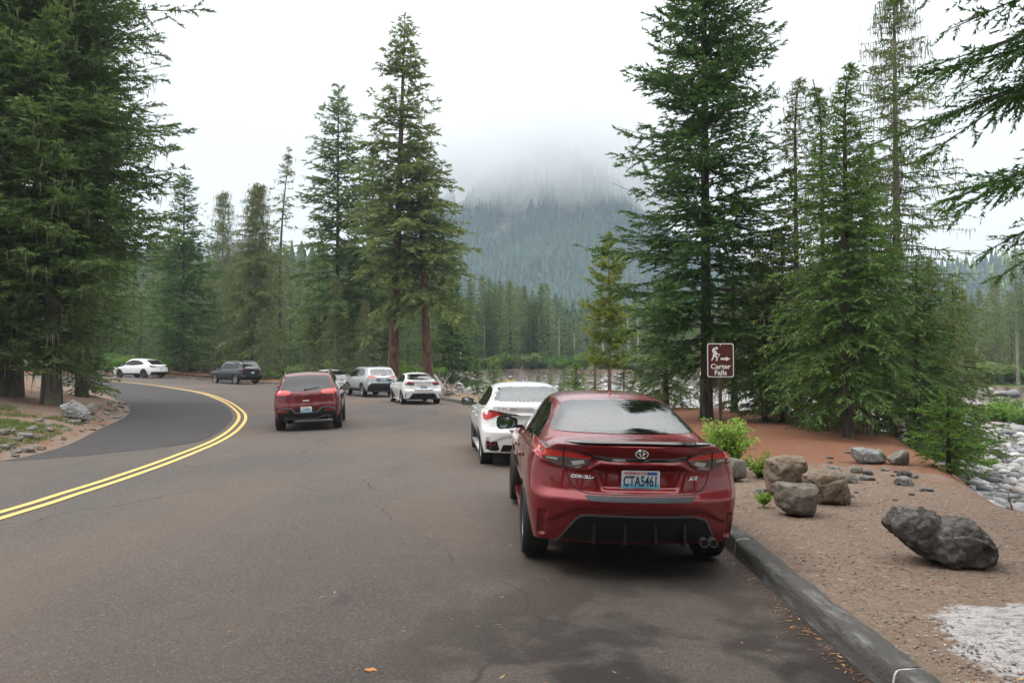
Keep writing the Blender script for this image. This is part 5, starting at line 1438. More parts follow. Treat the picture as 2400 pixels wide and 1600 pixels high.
def build_rocks():
    grey = rock_mat('grey_brown_rock', (.16, .138, .112), (.34, .31, .26), lf=.35)
    warm = rock_mat('brown_block_rock', (.17, .122, .082), (.34, .27, .20), lf=.3)
    dark = rock_mat('dark_basalt', (.062, .055, .050), (.165, .150, .136), lichen=(.26, .24, .235), lf=.55, moss=(.05, .045, .028))
    pale = rock_mat('pale_rock', (.22, .22, .215), (.42, .42, .41), lf=.25, moss=(.10, .11, .06))
    RM = dict(grey=grey, warm=warm, dark=dark, pale=pale)
    g = lambda x, y, dz=0: (x, y, gz(x, y) + dz)
    b = 'boulder'; G2 = 'boulders at the edge of the gravel'
    Z = [(1255, 1205), (1275, 1165), (1330, 1112), (1400, 1104), (1500, 1104), (1545, 1125), (1575, 1160), (1600, 1300), (1560, 1440), (1490, 1410), (1440, 1370), (1380, 1335), (1340, 1290), (1290, 1245)]
    Y = [(1480, 1230), (1560, 1165), (1650, 1155), (1740, 1165), (1790, 1200), (1830, 1260), (1875, 1310), (1880, 1360), (1850, 1410), (1790, 1450), (1720, 1468), (1640, 1465), (1560, 1450), (1470, 1395)]
    put(b, rock_outline([(OUT(Z, 1580, 1462, 745), .21, .03), (OUT(Y, 1580, 1462, 745), .27, -.03)], 3, .014, .022), dark, g(3.52, 6.55, -.03), 0, 1.0, 'big dark two-humped boulder lying alone on the gravel in the right foreground', b, G2)
    Z = [(555, 955), (600, 948), (700, 952), (795, 960), (808, 985), (800, 1050), (785, 1110), (760, 1150), (700, 1160), (640, 1140), (600, 1125), (555, 1095), (545, 1040)]
    put(b, rock_outline([(OUT(Z, 680, 1155, 562), .19, 0)], 5, .014, .012), grey, g(3.07, 8.55, -.01), .1, 1.0, 'square grey boulder standing in front of the brown boulders', b, G2)
    Z = [(505, 815), (560, 795), (680, 790), (745, 800), (752, 860), (740, 950), (740, 1060), (560, 1060), (520, 1010), (505, 940), (510, 880)]
    put(b, rock_outline([(OUT(Z, 640, 1060, 504), .22, 0)], 8, .016, .016), warm, g(3.36, 9.7, -.02), .1, 1.0, 'tall tan boulder behind the square grey boulder', b, G2)
    Z = [(640, 900), (720, 868), (860, 870), (900, 900), (905, 930), (888, 950), (915, 1000), (918, 1060), (900, 1078), (800, 1080), (700, 1075), (660, 1000)]
    put(b, rock_outline([(OUT(Z, 780, 1078, 515), .2, 0)], 11, .016, .018), warm, g(3.68, 9.3, -.02), -.1, 1.0, 'brown boulder leaning against the right side of the tall tan boulder', b, G2)
    Z = [(490, 790), (510, 740), (525, 718), (600, 710), (705, 755), (712, 785), (700, 840), (500, 850)]
    put(b, rock_outline([(OUT(Z, 600, 845, 428), .24, 0)], 14, .018, .016), warm, g(3.84, 11.2, .0), .1, 1.0, 'flat-topped brown boulder farthest back of the boulder cluster', b, G2)
    put(b, rock_mesh([(0, 0, .12, .30, .2, .16, .4)], 17, .02, .02), grey, g(3.06, 11.1, 0), .2, (.75, 1, 1.25), 'rounded grey boulder under the bright green shrub', b, G2)
    Z = [(1045, 755), (1100, 748), (1150, 758), (1225, 765), (1255, 800), (1250, 840), (1180, 850), (1090, 850), (1055, 800)]
    put(b, rock_outline([(OUT(Z, 1150, 850, 372), .22, 0)], 19, .018, .014), pale, g(5.88, 13.1, 0), -.1, 1.0, 'long lichen-spotted pale boulder on the needle-covered bank', b, G2)
    put(b, rock_mesh([(0, 0, .09, .17, .14, .15, .3)], 21, .015, .015), grey, g(6.28, 12.9, 0), .4, 1.0, 'small round boulder touching the right end of the lichen-spotted boulder', b, G2)
    # left verge
    Z = [(425, 505), (480, 490), (545, 462), (590, 480), (650, 530), (690, 590), (690, 650), (600, 650), (500, 640), (450, 560)]
    p = GT(165, 982); put(b, rock_outline([(OUT(Z, 560, 648, 313), .32, 0)], 23, .025, .03), pale, (p.x, p.y + .25, p.z - .04), .1, 1.0, 'large whitish boulder on the grassy verge inside the bend', b, 'rocks on the verge inside the bend')
    p = GT(200, 970); put(b, rock_outline([([(-.2, 0), (-.22, .18), (-.05, .36), (.12, .38), (.2, .2), (.18, 0)], .25, 0)], 25, .025, .02), grey, (p.x, p.y + .35, p.z - .03), .2, 1.0, 'mossy grey boulder just right of the large whitish boulder', b, 'rocks on the verge inside the bend')
    protos = [rock_mesh([(0, 0, 0, 1, .8, .55, .3)], 31 + k, .14, .10, 8) for k in range(5)]
    rn = random.Random(4)
    def stone(px, py, s, mk, lab, grp, w=None):
        p = GT(px, py); me = protos[rn.randrange(5)]; me = me.copy(); me.materials.clear(); me.materials.append(RM[mk])
        put('stone', me, None, (p.x, p.y, p.z + s * .16), rn.random() * 6, (s * (w or 1), s, s * rn.uniform(.6, .95)), lab, 'stone', grp)
    gs = 'stones scattered on the bank'
    for px, py, s, mk, lab in [
        (1785, 1157, .11, 'pale', 'pale rounded stone left of the square grey boulder'), (2054, 1086, .10, 'pale', 'grey stone right under the lichen-spotted boulder'),
        (2028, 1084, .08, 'pale', 'small stone under the left half of the lichen-spotted boulder'), (2074, 1103, .085, 'pale', 'cream egg-shaped stone below the lichen-spotted boulder'),
        (2118, 1117, .13, 'dark', 'dark rounded stone near the bank edge'), (2120, 1135, .16, 'pale', 'flat bluish white stone near the bank edge'),
        (1944, 1074, .07, 'grey', 'small grey stone between the boulder cluster and the lichen-spotted boulder'), (1956, 1104, .12, 'pale', 'flat pale stone right of the brown boulders'),
        (2009, 1106, .12, 'grey', 'broad grey stone half sunk in the needles'), (2032, 1124, .11, 'pale', 'whitish flat stone in the middle of the sunken stones'),
        (1990, 1129, .16, 'grey', 'wide flat stone sunk level with the gravel'), (2174, 1150, .09, 'pale', 'pinkish pale stone nearest the fallen bank'),
        (2143, 1120, .07, 'grey', 'grey stone beside the dark rounded stone'), (1782, 1117, .10, 'warm', 'small brown stone left of the tall tan boulder'),
        (1990, 1062, .08, 'grey', 'small stone left of the lichen-spotted boulder'), (2036, 1112, .09, 'dark', 'dark stone resting on the sunken stones')]:
        stone(px, py, s, mk, lab, gs)
    for k in range(46):
        px, py = rn.uniform(1760, 2200), rn.uniform(1060, 1175)
        if px > 2080 and py < 1100: continue
        stone(px, py, rn.uniform(.015, .055), rn.choice(['grey', 'pale', 'warm', 'dark']), 'fist-sized stone lying loose on the bank', 'fist-sized stones on the bank')
    gv = 'loose rocks on the verge inside the bend'
    for k in range(44):
        u = rn.random(); px = 300 * rn.random(); py = 1075 - 118 * (px / 300) ** .8 - rn.uniform(4, 60) * (1 - px / 420)
        p = GT(px, py)
        if p.y > 60: continue
        stone(px, py, rn.uniform(.05, .22), rn.choice(['grey', 'pale', 'grey', 'warm']), 'loose weathered rock on the verge inside the bend', gv)
    for k in range(110):
        i = rn.randrange(12, 52); q = INNER[i] * (1 - rn.random() * .9) + INNER[i + 1] * 0; u_ = rn.random(); q = INNER[i] * (1 - u_) + INNER[i + 1] * u_; tt_ = INNER[i + 1] - INNER[i]; nn_ = np.array([-tt_[1], tt_[0]]) / np.linalg.norm(tt_); o_ = .12 + abs(rn.gauss(0, .55)); x, y = q + nn_ * o_
        s = rn.uniform(.035, .13) * (1 + .6 * (rn.random() < .12)); me = protos[rn.randrange(5)].copy(); me.materials.clear(); me.materials.append(RM[rn.choice(['grey', 'pale', 'grey', 'warm'])])
        put('stone', me, None, (x, y, gz(x, y) + s * .12), rn.random() * 6, (s, s * .8, s * rn.uniform(.5, .9)), 'loose weathered rock on the verge inside the bend', 'stone', gv)
    for k in range(26):
        px = rn.uniform(205, 275); py = rn.uniform(868, 884)
        stone(px, py, rn.uniform(.12, .4), rn.choice(['grey', 'pale']), 'grey rock on the bank left of the white rounded crossover', 'rocks on the bank by the white crossover')
    # river cobbles
    rng = np.random.default_rng(9); ico = bmesh.new(); bmesh.ops.create_icosphere(ico, subdivisions=2, radius=1)
    iv = np.array([v.co[:] for v in ico.verts]); iff = np.array([[v.index for v in f.verts] for f in ico.faces]); ico.free()
    def scatter(n, box, smin, smax, pw, fn):
        x = rng.uniform(box[0], box[1], n); y = rng.uniform(box[2], box[3], n); z = ground_z(x, y); d = sdist(np.stack([x, y], 1), RIVER); k = fn(d); x, y, z = x[k], y[k], z[k]; n = len(x)
        s = smin + (smax - smin) * rng.random(n) ** pw; th = rng.random(n) * 6.28; e = np.stack([rng.uniform(.8, 1.4, n), rng.uniform(.7, 1.1, n), rng.uniform(.4, .75, n)], 1) * s[:, None]
        V = iv[None] * e[:, None, :] * (1 + .12 * rng.normal(0, 1, (n, len(iv), 1))); c, q = np.cos(th)[:, None], np.sin(th)[:, None]
        V = np.stack([V[..., 0] * c - V[..., 1] * q + x[:, None], V[..., 0] * q + V[..., 1] * c + y[:, None], V[..., 2] + z[:, None] + s[:, None] * .25], 2)
        return V.reshape(-1, 3), (iff[None] + (np.arange(n) * len(iv))[:, None, None]).reshape(-1, 3), np.repeat(rng.random(n), len(iv))
    t = NT('river_cobble'); tn = t.n('ShaderNodeAttribute', attribute_name='tint').outputs['Fac']; c = t.pos()
    col = t.ramp(tn, [(0, (.10, .105, .11)), (.25, (.24, .24, .25)), (.55, (.36, .35, .345)), (.8, (.46, .44, .42)), (.93, (.62, .61, .60)), (1, (.30, .22, .18))])
    col = t.mix(t.math('MULTIPLY', t.noise(c, 30, 4, .7), .35), col, (.12, .11, .10)); t.bsdf(i_Base_Color=col, i_Roughness=.85); cob = t.m
    A = scatter(15000, (5, 34, 9, 46), .05, .26, 2.6, lambda d: d < -1.1); B = scatter(12000, (-8, 46, 34, 114), .14, .60, 2.6, lambda d: d < -.9)
    for S in (A, B):
        o = link('river_cobbles', tmesh('river_cobbles', S), cob); o.data.polygons.foreach_set('use_smooth', [True] * len(o.data.polygons))
        tag(o, 'field of rounded grey and white cobbles covering the river bed', 'cobbles', kind='stuff')
    # the biggest stones of the bed stand alone
    for k in range(36):
        d = rn.uniform(16, 44); px = rn.uniform(2170, 2420); x = (px - 1200) / FPX * d
        if sdist(np.array([[x, d]]), RIVER)[0] > -1.5: continue
        s = rn.uniform(.22, .5); me = protos[rn.randrange(5)].copy(); me.materials.clear(); me.materials.append(pale)
        put('river_boulder', me, None, (x, d, gz(x, d) + .1), rn.random() * 6, (s, s * .8, s * .6), 'pale boulder standing out of the cobbles of the river bed', 'boulder', 'boulders in the river bed')
    # grit and gravel lying on the verge in the foreground
    t = NT('loose_gravel'); tn = t.n('ShaderNodeAttribute', attribute_name='tint').outputs['Fac']
    t.bsdf(i_Base_Color=t.ramp(tn, [(0, (.15, .12, .095)), (.4, (.20, .16, .13)), (.8, (.28, .24, .20)), (.95, (.34, .32, .30)), (1, (.6, .58, .55))]), i_Roughness=.9)
    n = 8000; y = 3.6 + 9.5 * rng.random(n) ** 1.4; x = 2.3 + rng.random(n) * (y * .66 - 1.6); k = (sdist(np.stack([x, y], 1), RIVER) > .2) & (x > 2.26) & ~((y < 5.5) & (x > 2.75)) & (fbm(x, y, 1.1, 3) > -.25); x, y = x[k], y[k]; z = ground_z(x, y); n = len(x)
    s = .003 + .014 * rng.random(n) ** 3; lo = np.array([(0, 0, 1), (1, 0, 0), (-.5, .87, 0), (-.5, -.87, 0), (0, 0, -.6)]) ; lf = np.array([(0, 1, 2), (0, 2, 3), (0, 3, 1), (4, 2, 1), (4, 3, 2), (4, 1, 3)])
    V = lo[None] * s[:, None, None] * rng.uniform(.6, 1.4, (n, 5, 3)); V[..., 2] *= .7; V += np.stack([x, y, z + s * .2], 1)[:, None]
    tag(link('loose_gravel', tmesh('loose_gravel', (V.reshape(-1, 3), (lf[None] + (np.arange(n) * 5)[:, None, None]).reshape(-1, 3), np.repeat(rng.random(n), 5))), t.m, smooth=False), 'loose grit and small gravel strewn over the trodden verge', 'gravel', kind='stuff')
    # fallen needles and leaf bits: along the kerb gutter, on the verge, a few on the road
    t = NT('needle_litter'); tn = t.n('ShaderNodeAttribute', attribute_name='tint').outputs['Fac']
    t.bsdf(i_Base_Color=t.ramp(tn, [(0, (.06, .03, .018)), (.55, (.18, .08, .038)), (.88, (.34, .16, .06)), (1, (.55, .36, .14))]), i_Roughness=.85)
    n1 = 700; y1 = 3.5 + 5 * rng.random(n1) ** 1.3; x1 = 1.975 - np.abs(rng.normal(0, .035, n1)) * (1 + 2 * np.abs(np.sin(y1 * 2.1))) ; z1 = nroad_z(x1, y1) + .006
    n2 = 7000; y2 = 3.6 + 14 * rng.random(n2) ** 1.3; x2 = 2.26 + rng.random(n2) * np.clip(y2 * .6, 0, 6); z2 = ground_z(x2, y2) + .006
    n3 = 500; y3 = 3.4 + 9 * rng.random(n3) ** 1.5; x3 = rng.uniform(-3, 1.9, n3); z3 = nroad_z(x3, y3) + .006
    x, y, z = np.r_[x1, x2, x3], np.r_[y1, y2, y3], np.r_[z1, z2, z3]; n = len(x); a = rng.random(n) * 6.28; L = rng.uniform(.006, .035, n); w = rng.uniform(.0012, .004, n)
    big = rng.random(n) < .02; w[big] *= 3
    dx, dy = np.cos(a) * L, np.sin(a) * L; nx, ny = -np.sin(a) * w, np.cos(a) * w
    V = np.stack([np.stack([x - dx, y - dy, z], 1), np.stack([x + nx, y + ny, z + .003], 1), np.stack([x + dx, y + dy, z + rng.random(n) * .006], 1), np.stack([x - nx, y - ny, z], 1)], 1)
    tag(link('needle_litter', tmesh('needle_litter', (V.reshape(-1, 3), np.arange(n * 4).reshape(-1, 4), np.repeat(rng.random(n), 4))), t.m, smooth=False), 'orange brown fallen needles and leaf bits along kerb and verge', 'needle litter', kind='stuff')
    leafm = simple('fallen_leaf', (.42, .17, .04), .7, var=.4, scale=60)
    p = G(868, 1570); mb = MB(); mb.prism([(-.03, -.012), (-.01, -.025), (.012, -.014), (.035, -.02), (.03, .004), (.015, .02), (-.008, .012), (-.028, .016)], .004); o = mb.build('fallen_leaf', leafm)
    o.location = p + Vector((0, 0, .003)); o.rotation_euler = (.12, .1, .4); tag(o, 'curled orange leaf lying on the asphalt at the bottom edge', 'leaf')

def build_sign():
    x, y = 3.61, 13.7; z0 = gz(x, y); root = empty('trail_sign', (x, y, z0), R(-2)); tag(root, 'brown trail sign with white hiker and arrow on a brown post', 'sign')
    brown = simple('sign_brown', (.085, .018, .012), .45, var=.12, scale=5); post = simple('post_brown', (.06, .028, .022), .6, var=.3); wh = simple('sign_white', (.80, .79, .77), .5)
    zc = 1.742 - z0; w, h = .455, .585
    T = Matrix.Translation((0, 0, zc)) @ Matrix.Rotation(R(90), 4, 'X')
    rp = lambda w, h, r: roundpoly([(-w / 2, -h / 2), (w / 2, -h / 2), (w / 2, h / 2), (-w / 2, h / 2)], r, 5)
    q = MB(); q.prism(rp(w, h, .045), .005, T @ Matrix.Translation((0, 0, .03))); bd = q.build('sign_board', wh, root)
    q = MB(); q.prism(rp(w - .03, h - .03, .035), .0015, T @ Matrix.Translation((0, 0, .0352))); q.build('sign_face', brown, bd)
    def lay(polys, nm):
        q = MB()
        for p in polys: q.prism(p, .0015, T @ Matrix.Translation((0, 0, .037)))
        return q.build(nm, wh, bd)
    # hiker: board px -> metres; zoom px of the photo, board centre (231,219), 163 px wide
    k = w / 163.0; P = lambda pts: [((a - 231) * k, -(b - 219) * k) for a, b in pts][::-1]
    hd = [(207 + 8.5 * math.cos(t * .5236), 144 + 8.5 * math.sin(t * .5236)) for t in range(12)]
    lay([P(hd), P([(181, 150), (190, 140), (200, 143), (196, 158), (204, 160), (212, 176), (228, 181), (227, 187), (208, 183), (205, 190), (212, 200), (214, 222), (204, 222), (204, 205), (195, 193), (188, 208), (180, 222), (173, 219), (182, 200), (185, 180), (188, 168), (180, 172)]),
         ], 'hiker_symbol')
    lay([P([(226, 178), (229, 181), (203, 224), (200, 222)])], 'walking_stick_symbol')
    lay([P([(231, 204), (264, 204), (264, 196), (291, 210), (264, 224), (264, 216), (231, 216)])], 'arrow_symbol')
    def serif(txt, cx, cy, size, nm):
        me = text_mesh(txt, size, extrude=.0008, bold=.0028, sx=1.06)
        me.transform(T @ Matrix.Translation((cx, cy, .038))); o = link(nm, me, wh, bd, smooth=False)
        return o
    serif('Carter', 0, -(258 - 219) * k, .118, 'sign_lettering'); serif('Falls', 0, -(296 - 219) * k, .118, 'sign_lettering')
    # the foot serifs of the lettering
    def feet(xs, y, nm='letter_serif'):
        q = MB()
        for a, b in xs: q.prism([(a, y), (b, y), (b, y + .0045), (a, y + .0045)], .0016, T @ Matrix.Translation((0, 0, .0372)))
        return q.build(nm, wh, bd)
    q = MB(); q.box((0, .0, (zc + h / 2 - .06) / 2 - .1), (.055, .05, zc + h / 2 - .06 + .2)); q.build('sign_post', post, root, bevel=.006)
    for zz in (.26, -.27):
        q = MB(); q.lathe([(.0001, .0055), (.006, .004), (.009, 0)], 12, T @ Matrix.Translation((0, zz, .037))); q.build('bolt', wh, bd, smooth=True)

def leafy(seed, r, h, n, size, stems=14, up=.8):
    rng = np.random.default_rng(seed); k = 7; u = np.linspace(0, 1, k); az = rng.random(stems) * 6.28; sp = rng.uniform(.3, 1.05, stems) * r; hh = rng.uniform(.6, 1.1, stems) * h
    P = np.stack([sp[:, None] * np.cos(az)[:, None] * u ** 1.2, sp[:, None] * np.sin(az)[:, None] * u ** 1.2, hh[:, None] * (u * 1.15 - .15 * u ** 3)], 2) + rng.normal(0, .012, (stems, k, 3)) * u[None, :, None]
    w = tubes(P, (.006 * r / .4) * (1 - .75 * u)[None] * np.ones((stems, 1)), 4)
    si = rng.integers(0, stems, n); uu = rng.uniform(.25, 1.02, n); B = np.stack([np.array([np.interp(uu[j], u, P[si[j], :, c]) for j in range(n)]) for c in range(3)], 1)
    B += rng.normal(0, r * .12, (n, 3)) * [1, 1, .6]; D_ = rng.normal(0, 1, (n, 3)); D_[:, 2] = np.abs(D_[:, 2]) * up; D_ /= np.linalg.norm(D_, axis=1, keepdims=True)
    S = np.cross(D_, rng.normal(0, 1, (n, 3))); S /= np.linalg.norm(S, axis=1, keepdims=True); L = size * rng.uniform(.6, 1.2, n)[:, None]
    V = np.stack([B, B + D_ * L * .45 + S * L * .24, B + D_ * L, B + D_ * L * .45 - S * L * .24], 1); V[:, 2, 2] -= L[:, 0] * .15
    return [w], (V.reshape(-1, 3), np.arange(n * 4).reshape(-1, 4), np.repeat(rng.random(n) * uu, 4)), None

def plant(name, loc, data, leafm, stemm='bark', rz=0):
    root = empty(name, loc, rz); V, F = merge_vf(data[0]); link('stem', npmesh('stem', V, F, True), FM[stemm], root); link('foliage', tmesh('foliage', data[1]), FM[leafm], root, smooth=False); return root

def blades(name, pts, hmin, hmax, mat, seed=0):
    rng = np.random.default_rng(seed); n = len(pts); a = rng.random(n) * 6.28; h = rng.uniform(hmin, hmax, n); w = h * .07 + .002
    lean = rng.normal(0, .35, (n, 2)) * h[:, None]; z = ground_z(pts[:, 0], pts[:, 1]) - .01
    b = np.column_stack([pts, z]); s = np.stack([np.cos(a) * w, np.sin(a) * w, np.zeros(n)], 1)
    V = np.stack([b - s, b + s, b + np.column_stack([lean, h])], 1)
    return link(name, tmesh(name, (V.reshape(-1, 3), np.arange(n * 3).reshape(-1, 3), np.repeat(rng.random(n), 3))), mat, smooth=False)

def log(name, pts, r, mat, label, stubs=4, seed=0, cat='log', grp=None):
    rn = random.Random(seed); root = empty(name, pts[0]); P = [Vector(p) - Vector(pts[0]) for p in pts]
    n = 9; Q = []
    for i in range(n):
        t = i / (n - 1) * (len(P) - 1); k = min(int(t), len(P) - 2); Q.append(P[k].lerp(P[k + 1], t - k) + Vector((rn.gauss(0, r * .25), 0, rn.gauss(0, r * .25))))
    mb = MB(); mb.tube(Q, [r * (1 - .5 * i / n) for i in range(n)], 10); mb.build('trunk', FM[mat], root, smooth=True)
    for k in range(stubs):
        q = Q[rn.randrange(1, n - 1)]; d = Vector((rn.gauss(0, 1), rn.gauss(0, 1), abs(rn.gauss(0, 1)) + .2)).normalized(); L = r * rn.uniform(3, 9)
        mb = MB(); mb.tube([q, q + d * L * .5 + Vector((0, 0, r)), q + d * L + Vector((rn.gauss(0, r), 0, r * 1.5))], [r * .3, r * .2, r * .06], 6); mb.build('branch', FM[mat], root, smooth=True)
    tag(root, label, cat, grp); return root
# ------------------------------------------------------------------ the woods
def at(px, d): return ((px - 1200) / FPX * d, d)
def H_to(py, d, x, y): return HCAM + (YH - py) / FPX * d - gz(x, y)

def build_woods():
    flora_mats(); rn = random.Random(12)
    def T(name, px, d, topy, label, leafm, barkm, grp=None, xy=None, rz=0.0, **kw):
        x, y = xy or at(px, d); Hh = H_to(topy, y, x, y); data = conifer(H=Hh, **kw)
        r = tree(name, (x, y, gz(x, y) - .05), rz, data, leafm, barkm); tag(r, label, 'tree', grp); return r
    gr = 'conifers on the right between road and river'
    T('fir_tree', 1655, 24, -480, 'tallest fir right of centre behind the trail sign', 'fir_blue', 'bark', gr, seed=1, vsp=0.24, woodk=0.8, tsp=0.15, Rm=3.5, base=.09, whorl=0.25, nb=5, up=38, low=-8, droop=0.14, tiplift=.12, ns=0.042, nl=0.13, twig=0.345, moss=0.0756, dens=1.15, gaps=0.12, prof='fir', trunk_r=0.17, dead=.25, mosslen=.5)
    T('hemlock_tree', 1985, 17.3, 128, 'dense green hemlock with a drooping tip in front of the mossy spire', 'hemlock', 'bark', gr, seed=2, vsp=0.24, gaps=0.06, woodk=0.7, tsp=0.15, Rm=1.75, base=0.12, whorl=0.15, nb=5, up=30, low=-8, droop=0.3, tiplift=.0, ns=.04, nl=0.095, twig=0.391, moss=0.042, dens=1.1, prof='spire', trunk_r=0.1, topdroop=0.188)
    T('hemlock_tree', 2105, 20.5, -95, 'tall spire hung with pale lichen, bare near its top, rightmost of the tall group', 'olive', 'palebark', gr, seed=3, Rm=2.1, base=.06, whorl=0.22, nb=4, up=12, low=-14, droop=0.225, tiplift=.1, ns=.045, nl=0.1, twig=0.299, moss=0.6, dens=1.0, gaps=0.2, prof='open', trunk_r=0.13, dead=.1, mosslen=.45)
    T('hemlock_tree', 1868, 21.5, 165, 'slim open hemlock with a thin drooping tip just right of the tallest fir', 'olive', 'bark', gr, seed=4, Rm=1.8, base=.08, whorl=0.22, nb=4, up=25, low=-10, droop=0.315, tiplift=0, ns=.05, nl=0.11, twig=0.299, moss=0.2, dens=.8, gaps=0.12, prof='spire', trunk_r=0.09, topdroop=0.15)
    T('hemlock_tree', 1930, 19.5, 185, 'hemlock whose bent tip leans left of the dense hemlock', 'hemlock', 'bark', gr, seed=5, gaps=0.1, Rm=1.6, base=.05, whorl=0.16, nb=4, up=25, low=-12, droop=0.338, tiplift=0, ns=.045, nl=0.11, twig=0.345, moss=0.2, dens=.95, prof='spire', trunk_r=0.08, topdroop=-0.2)
    T('hemlock_tree', 2030, 18.5, 330, 'lower hemlock filling the gap beside the mossy spire', 'hemlock', 'bark', gr, seed=6, vsp=0.24, gaps=0.08, Rm=1.6, base=0.15, whorl=0.18, nb=5, up=20, low=-10, droop=0.262, tiplift=0, ns=.045, nl=0.11, twig=0.391, moss=0.105, dens=1.0, prof='fir', trunk_r=0.08)
    T('hemlock_tree', 2150, 19, 600, 'short spreading hemlock right of the mossy spire', 'fir', 'bark', gr, seed=7, gaps=0.1, Rm=1.25, base=0.12, whorl=0.22, nb=5, up=10, low=-8, droop=0.225, tiplift=0, ns=.045, nl=0.11, twig=0.414, moss=0.063, prof='round', trunk_r=.08)  # darker fir needles here paint in the shade low in the group
    T('hemlock_tree', 1790, 22.5, 560, 'shaded short hemlock right of the tallest fir trunk', 'fir', 'bark', gr, seed=8, gaps=0.1, Rm=1.5, base=0.12, whorl=0.174, nb=4, up=10, low=-10, droop=0.262, ns=.05, nl=0.12, twig=0.391, moss=0.126, prof='fir', trunk_r=.08)  # fir needle colour again used as painted shade
    T('hemlock_tree', 2235, 25, 650, 'dull green tree at the right end of the group above the bank', 'olive', 'bark', gr, seed=10, Rm=1.8, base=.08, whorl=0.186, nb=4, up=14, low=-10, droop=0.24, ns=.055, nl=0.12, twig=0.391, moss=0.25, prof='fir', trunk_r=.10)
    T('fir_tree', 1560, 30, 640, 'dark fir left of the tallest fir trunk over the river bank', 'fir', 'bark', gr, seed=11, Rm=2.2, base=.12, whorl=0.211, nb=4, up=10, low=-14, droop=0.262, ns=.06, nl=0.13, twig=0.391, moss=0.21, prof='fir', trunk_r=.12)
    T('fir_tree', 1720, 27, 600, 'slender fir seen between the tallest fir and the slim hemlock', 'fir', 'bark', gr, seed=13, Rm=1.8, base=.2, whorl=0.223, nb=4, up=10, low=-14, droop=0.262, ns=.06, nl=0.13, twig=0.391, moss=0.21, prof='fir', trunk_r=.12)
    for px, d, ty, sd, lab in ((1835, 22.5, 520, 14, 'dark fir deep in the group behind the slim hemlock'), (1975, 23, 470, 15, 'dark fir deep in the group behind the dense hemlock'), (2090, 23.5, 540, 16, 'dark fir deep in the group behind the mossy spire'), (2180, 24, 600, 17, 'dark fir at the back right of the group')):
        T('fir_tree', px, d, ty, lab, 'fir', 'bark', gr, seed=sd, Rm=1.9, base=.05, whorl=.26, nb=5, up=12, low=-12, droop=.25, ns=.055, nl=.13, twig=.36, moss=.1, prof='fir', trunk_r=.09)
    T('fir_tree', 2700, 7.4, -1850, 'near fir reaching in from beyond the right edge of the photo', 'fir_blue', 'bark', gr, xy=(6.75, 7.5), seed=21, gaps=0.3, Rm=2.9, base=0.285, whorl=0.223, nb=6, up=22, low=-14, droop=0.2, tiplift=.05, ns=.026, nl=0.06, twig=0.276, moss=0.021, dens=1.6, prof='open', trunk_r=.24, mosslen=.16, tsp=0.085)
    r = T('young_hemlock', 2215, 12.6, 905, 'bright young hemlock growing on the bank above the cobbles', 'young', 'bark', None, xy=(7.0, 12.7), seed=22, Rm=0.68, base=.06, whorl=0.093, nb=5, up=18, low=2, droop=0.165, tiplift=0, ns=.022, nl=.045, twig=0.483, dens=1.4, prof='round', trunk_r=.03, tsp=.08)
    r['category'] = 'young tree'
    # the big firs inside the bend
    gl = 'big firs inside the bend'
    T('fir_tree', 30, 30, -900, 'giant fir at the left edge whose trunk stands on the verge', 'fir', 'bark', gl, xy=(-19.1, 30), seed=31, vsp=0.24, gaps=0.1, Rm=5.9, base=0.05, whorl=0.31, nb=6, up=24, low=-8, droop=0.14, tiplift=.10, ns=.085, nl=0.19, twig=0.322, moss=0.2, dens=1.0, prof='big', trunk_r=0.42, mosslen=1.0, tsp=.24)
    T('fir_tree', 160, 27, -500, 'big fir right of the giant fir, its boughs against the sky', 'fir', 'bark', gl, xy=(-16.6, 28.5), seed=32, vsp=0.24, gaps=0.15, Rm=4.0, base=0.07, whorl=0.285, nb=6, up=24, low=-8, droop=0.14, tiplift=.10, ns=.075, nl=0.17, twig=0.345, moss=0.15, dens=1.0, prof='big', trunk_r=.30, mosslen=.8, tsp=.2)
    T('fir_tree', 270, 36, -60, 'fir standing farther back at the right side of the big firs', 'fir', 'bark', gl, xy=(-19.6, 36), seed=33, vsp=0.24, Rm=2.9, base=0.1, whorl=0.279, nb=6, up=18, low=-12, droop=0.195, tiplift=.1, ns=.085, nl=0.18, twig=0.345, moss=0.1, prof='big', trunk_r=.24, mosslen=.8, tsp=.22)
    T('fir_tree', 60, 24, 330, 'shorter shaded fir in front of the giant fir', 'fir', 'bark', gl, xy=(-19.8, 26.5), seed=34, Rm=2.3, base=0.16, whorl=0.211, nb=5, up=16, low=-8, droop=0.195, ns=.07, nl=.13, twig=0.368, moss=0.3, dens=.9, prof='fir', trunk_r=.16, mosslen=.6, tsp=.2)
    T('young_fir', 205, 38, 806, 'low spreading fir with a bough over the road edge', 'fir', 'bark', gl, xy=(-19.6, 36.4), seed=35, Rm=1.5, base=.05, whorl=0.174, nb=5, up=6, low=-8, droop=0.225, ns=.06, nl=0.12, twig=0.414, prof='round', trunk_r=.07)
    # the trees round the two red-brown trunks
    gc = 'tall conifers behind the parked cars'
    T('fir_tree', 920, 52, 18, 'tallest fir behind the cars with a thick red-brown trunk', 'olive', 'redbark', gc, seed=41, vsp=0.24, Rm=4.4, base=.30, whorl=0.48, nb=5, up=26, low=-14, droop=0.225, tiplift=.08, ns=.11, nl=0.3, twig=0.391, moss=0.08, dens=1.0, gaps=0.25, prof='fir', trunk_r=0.36, lean=(.030, 0), mosslen=.8, tsp=.26)
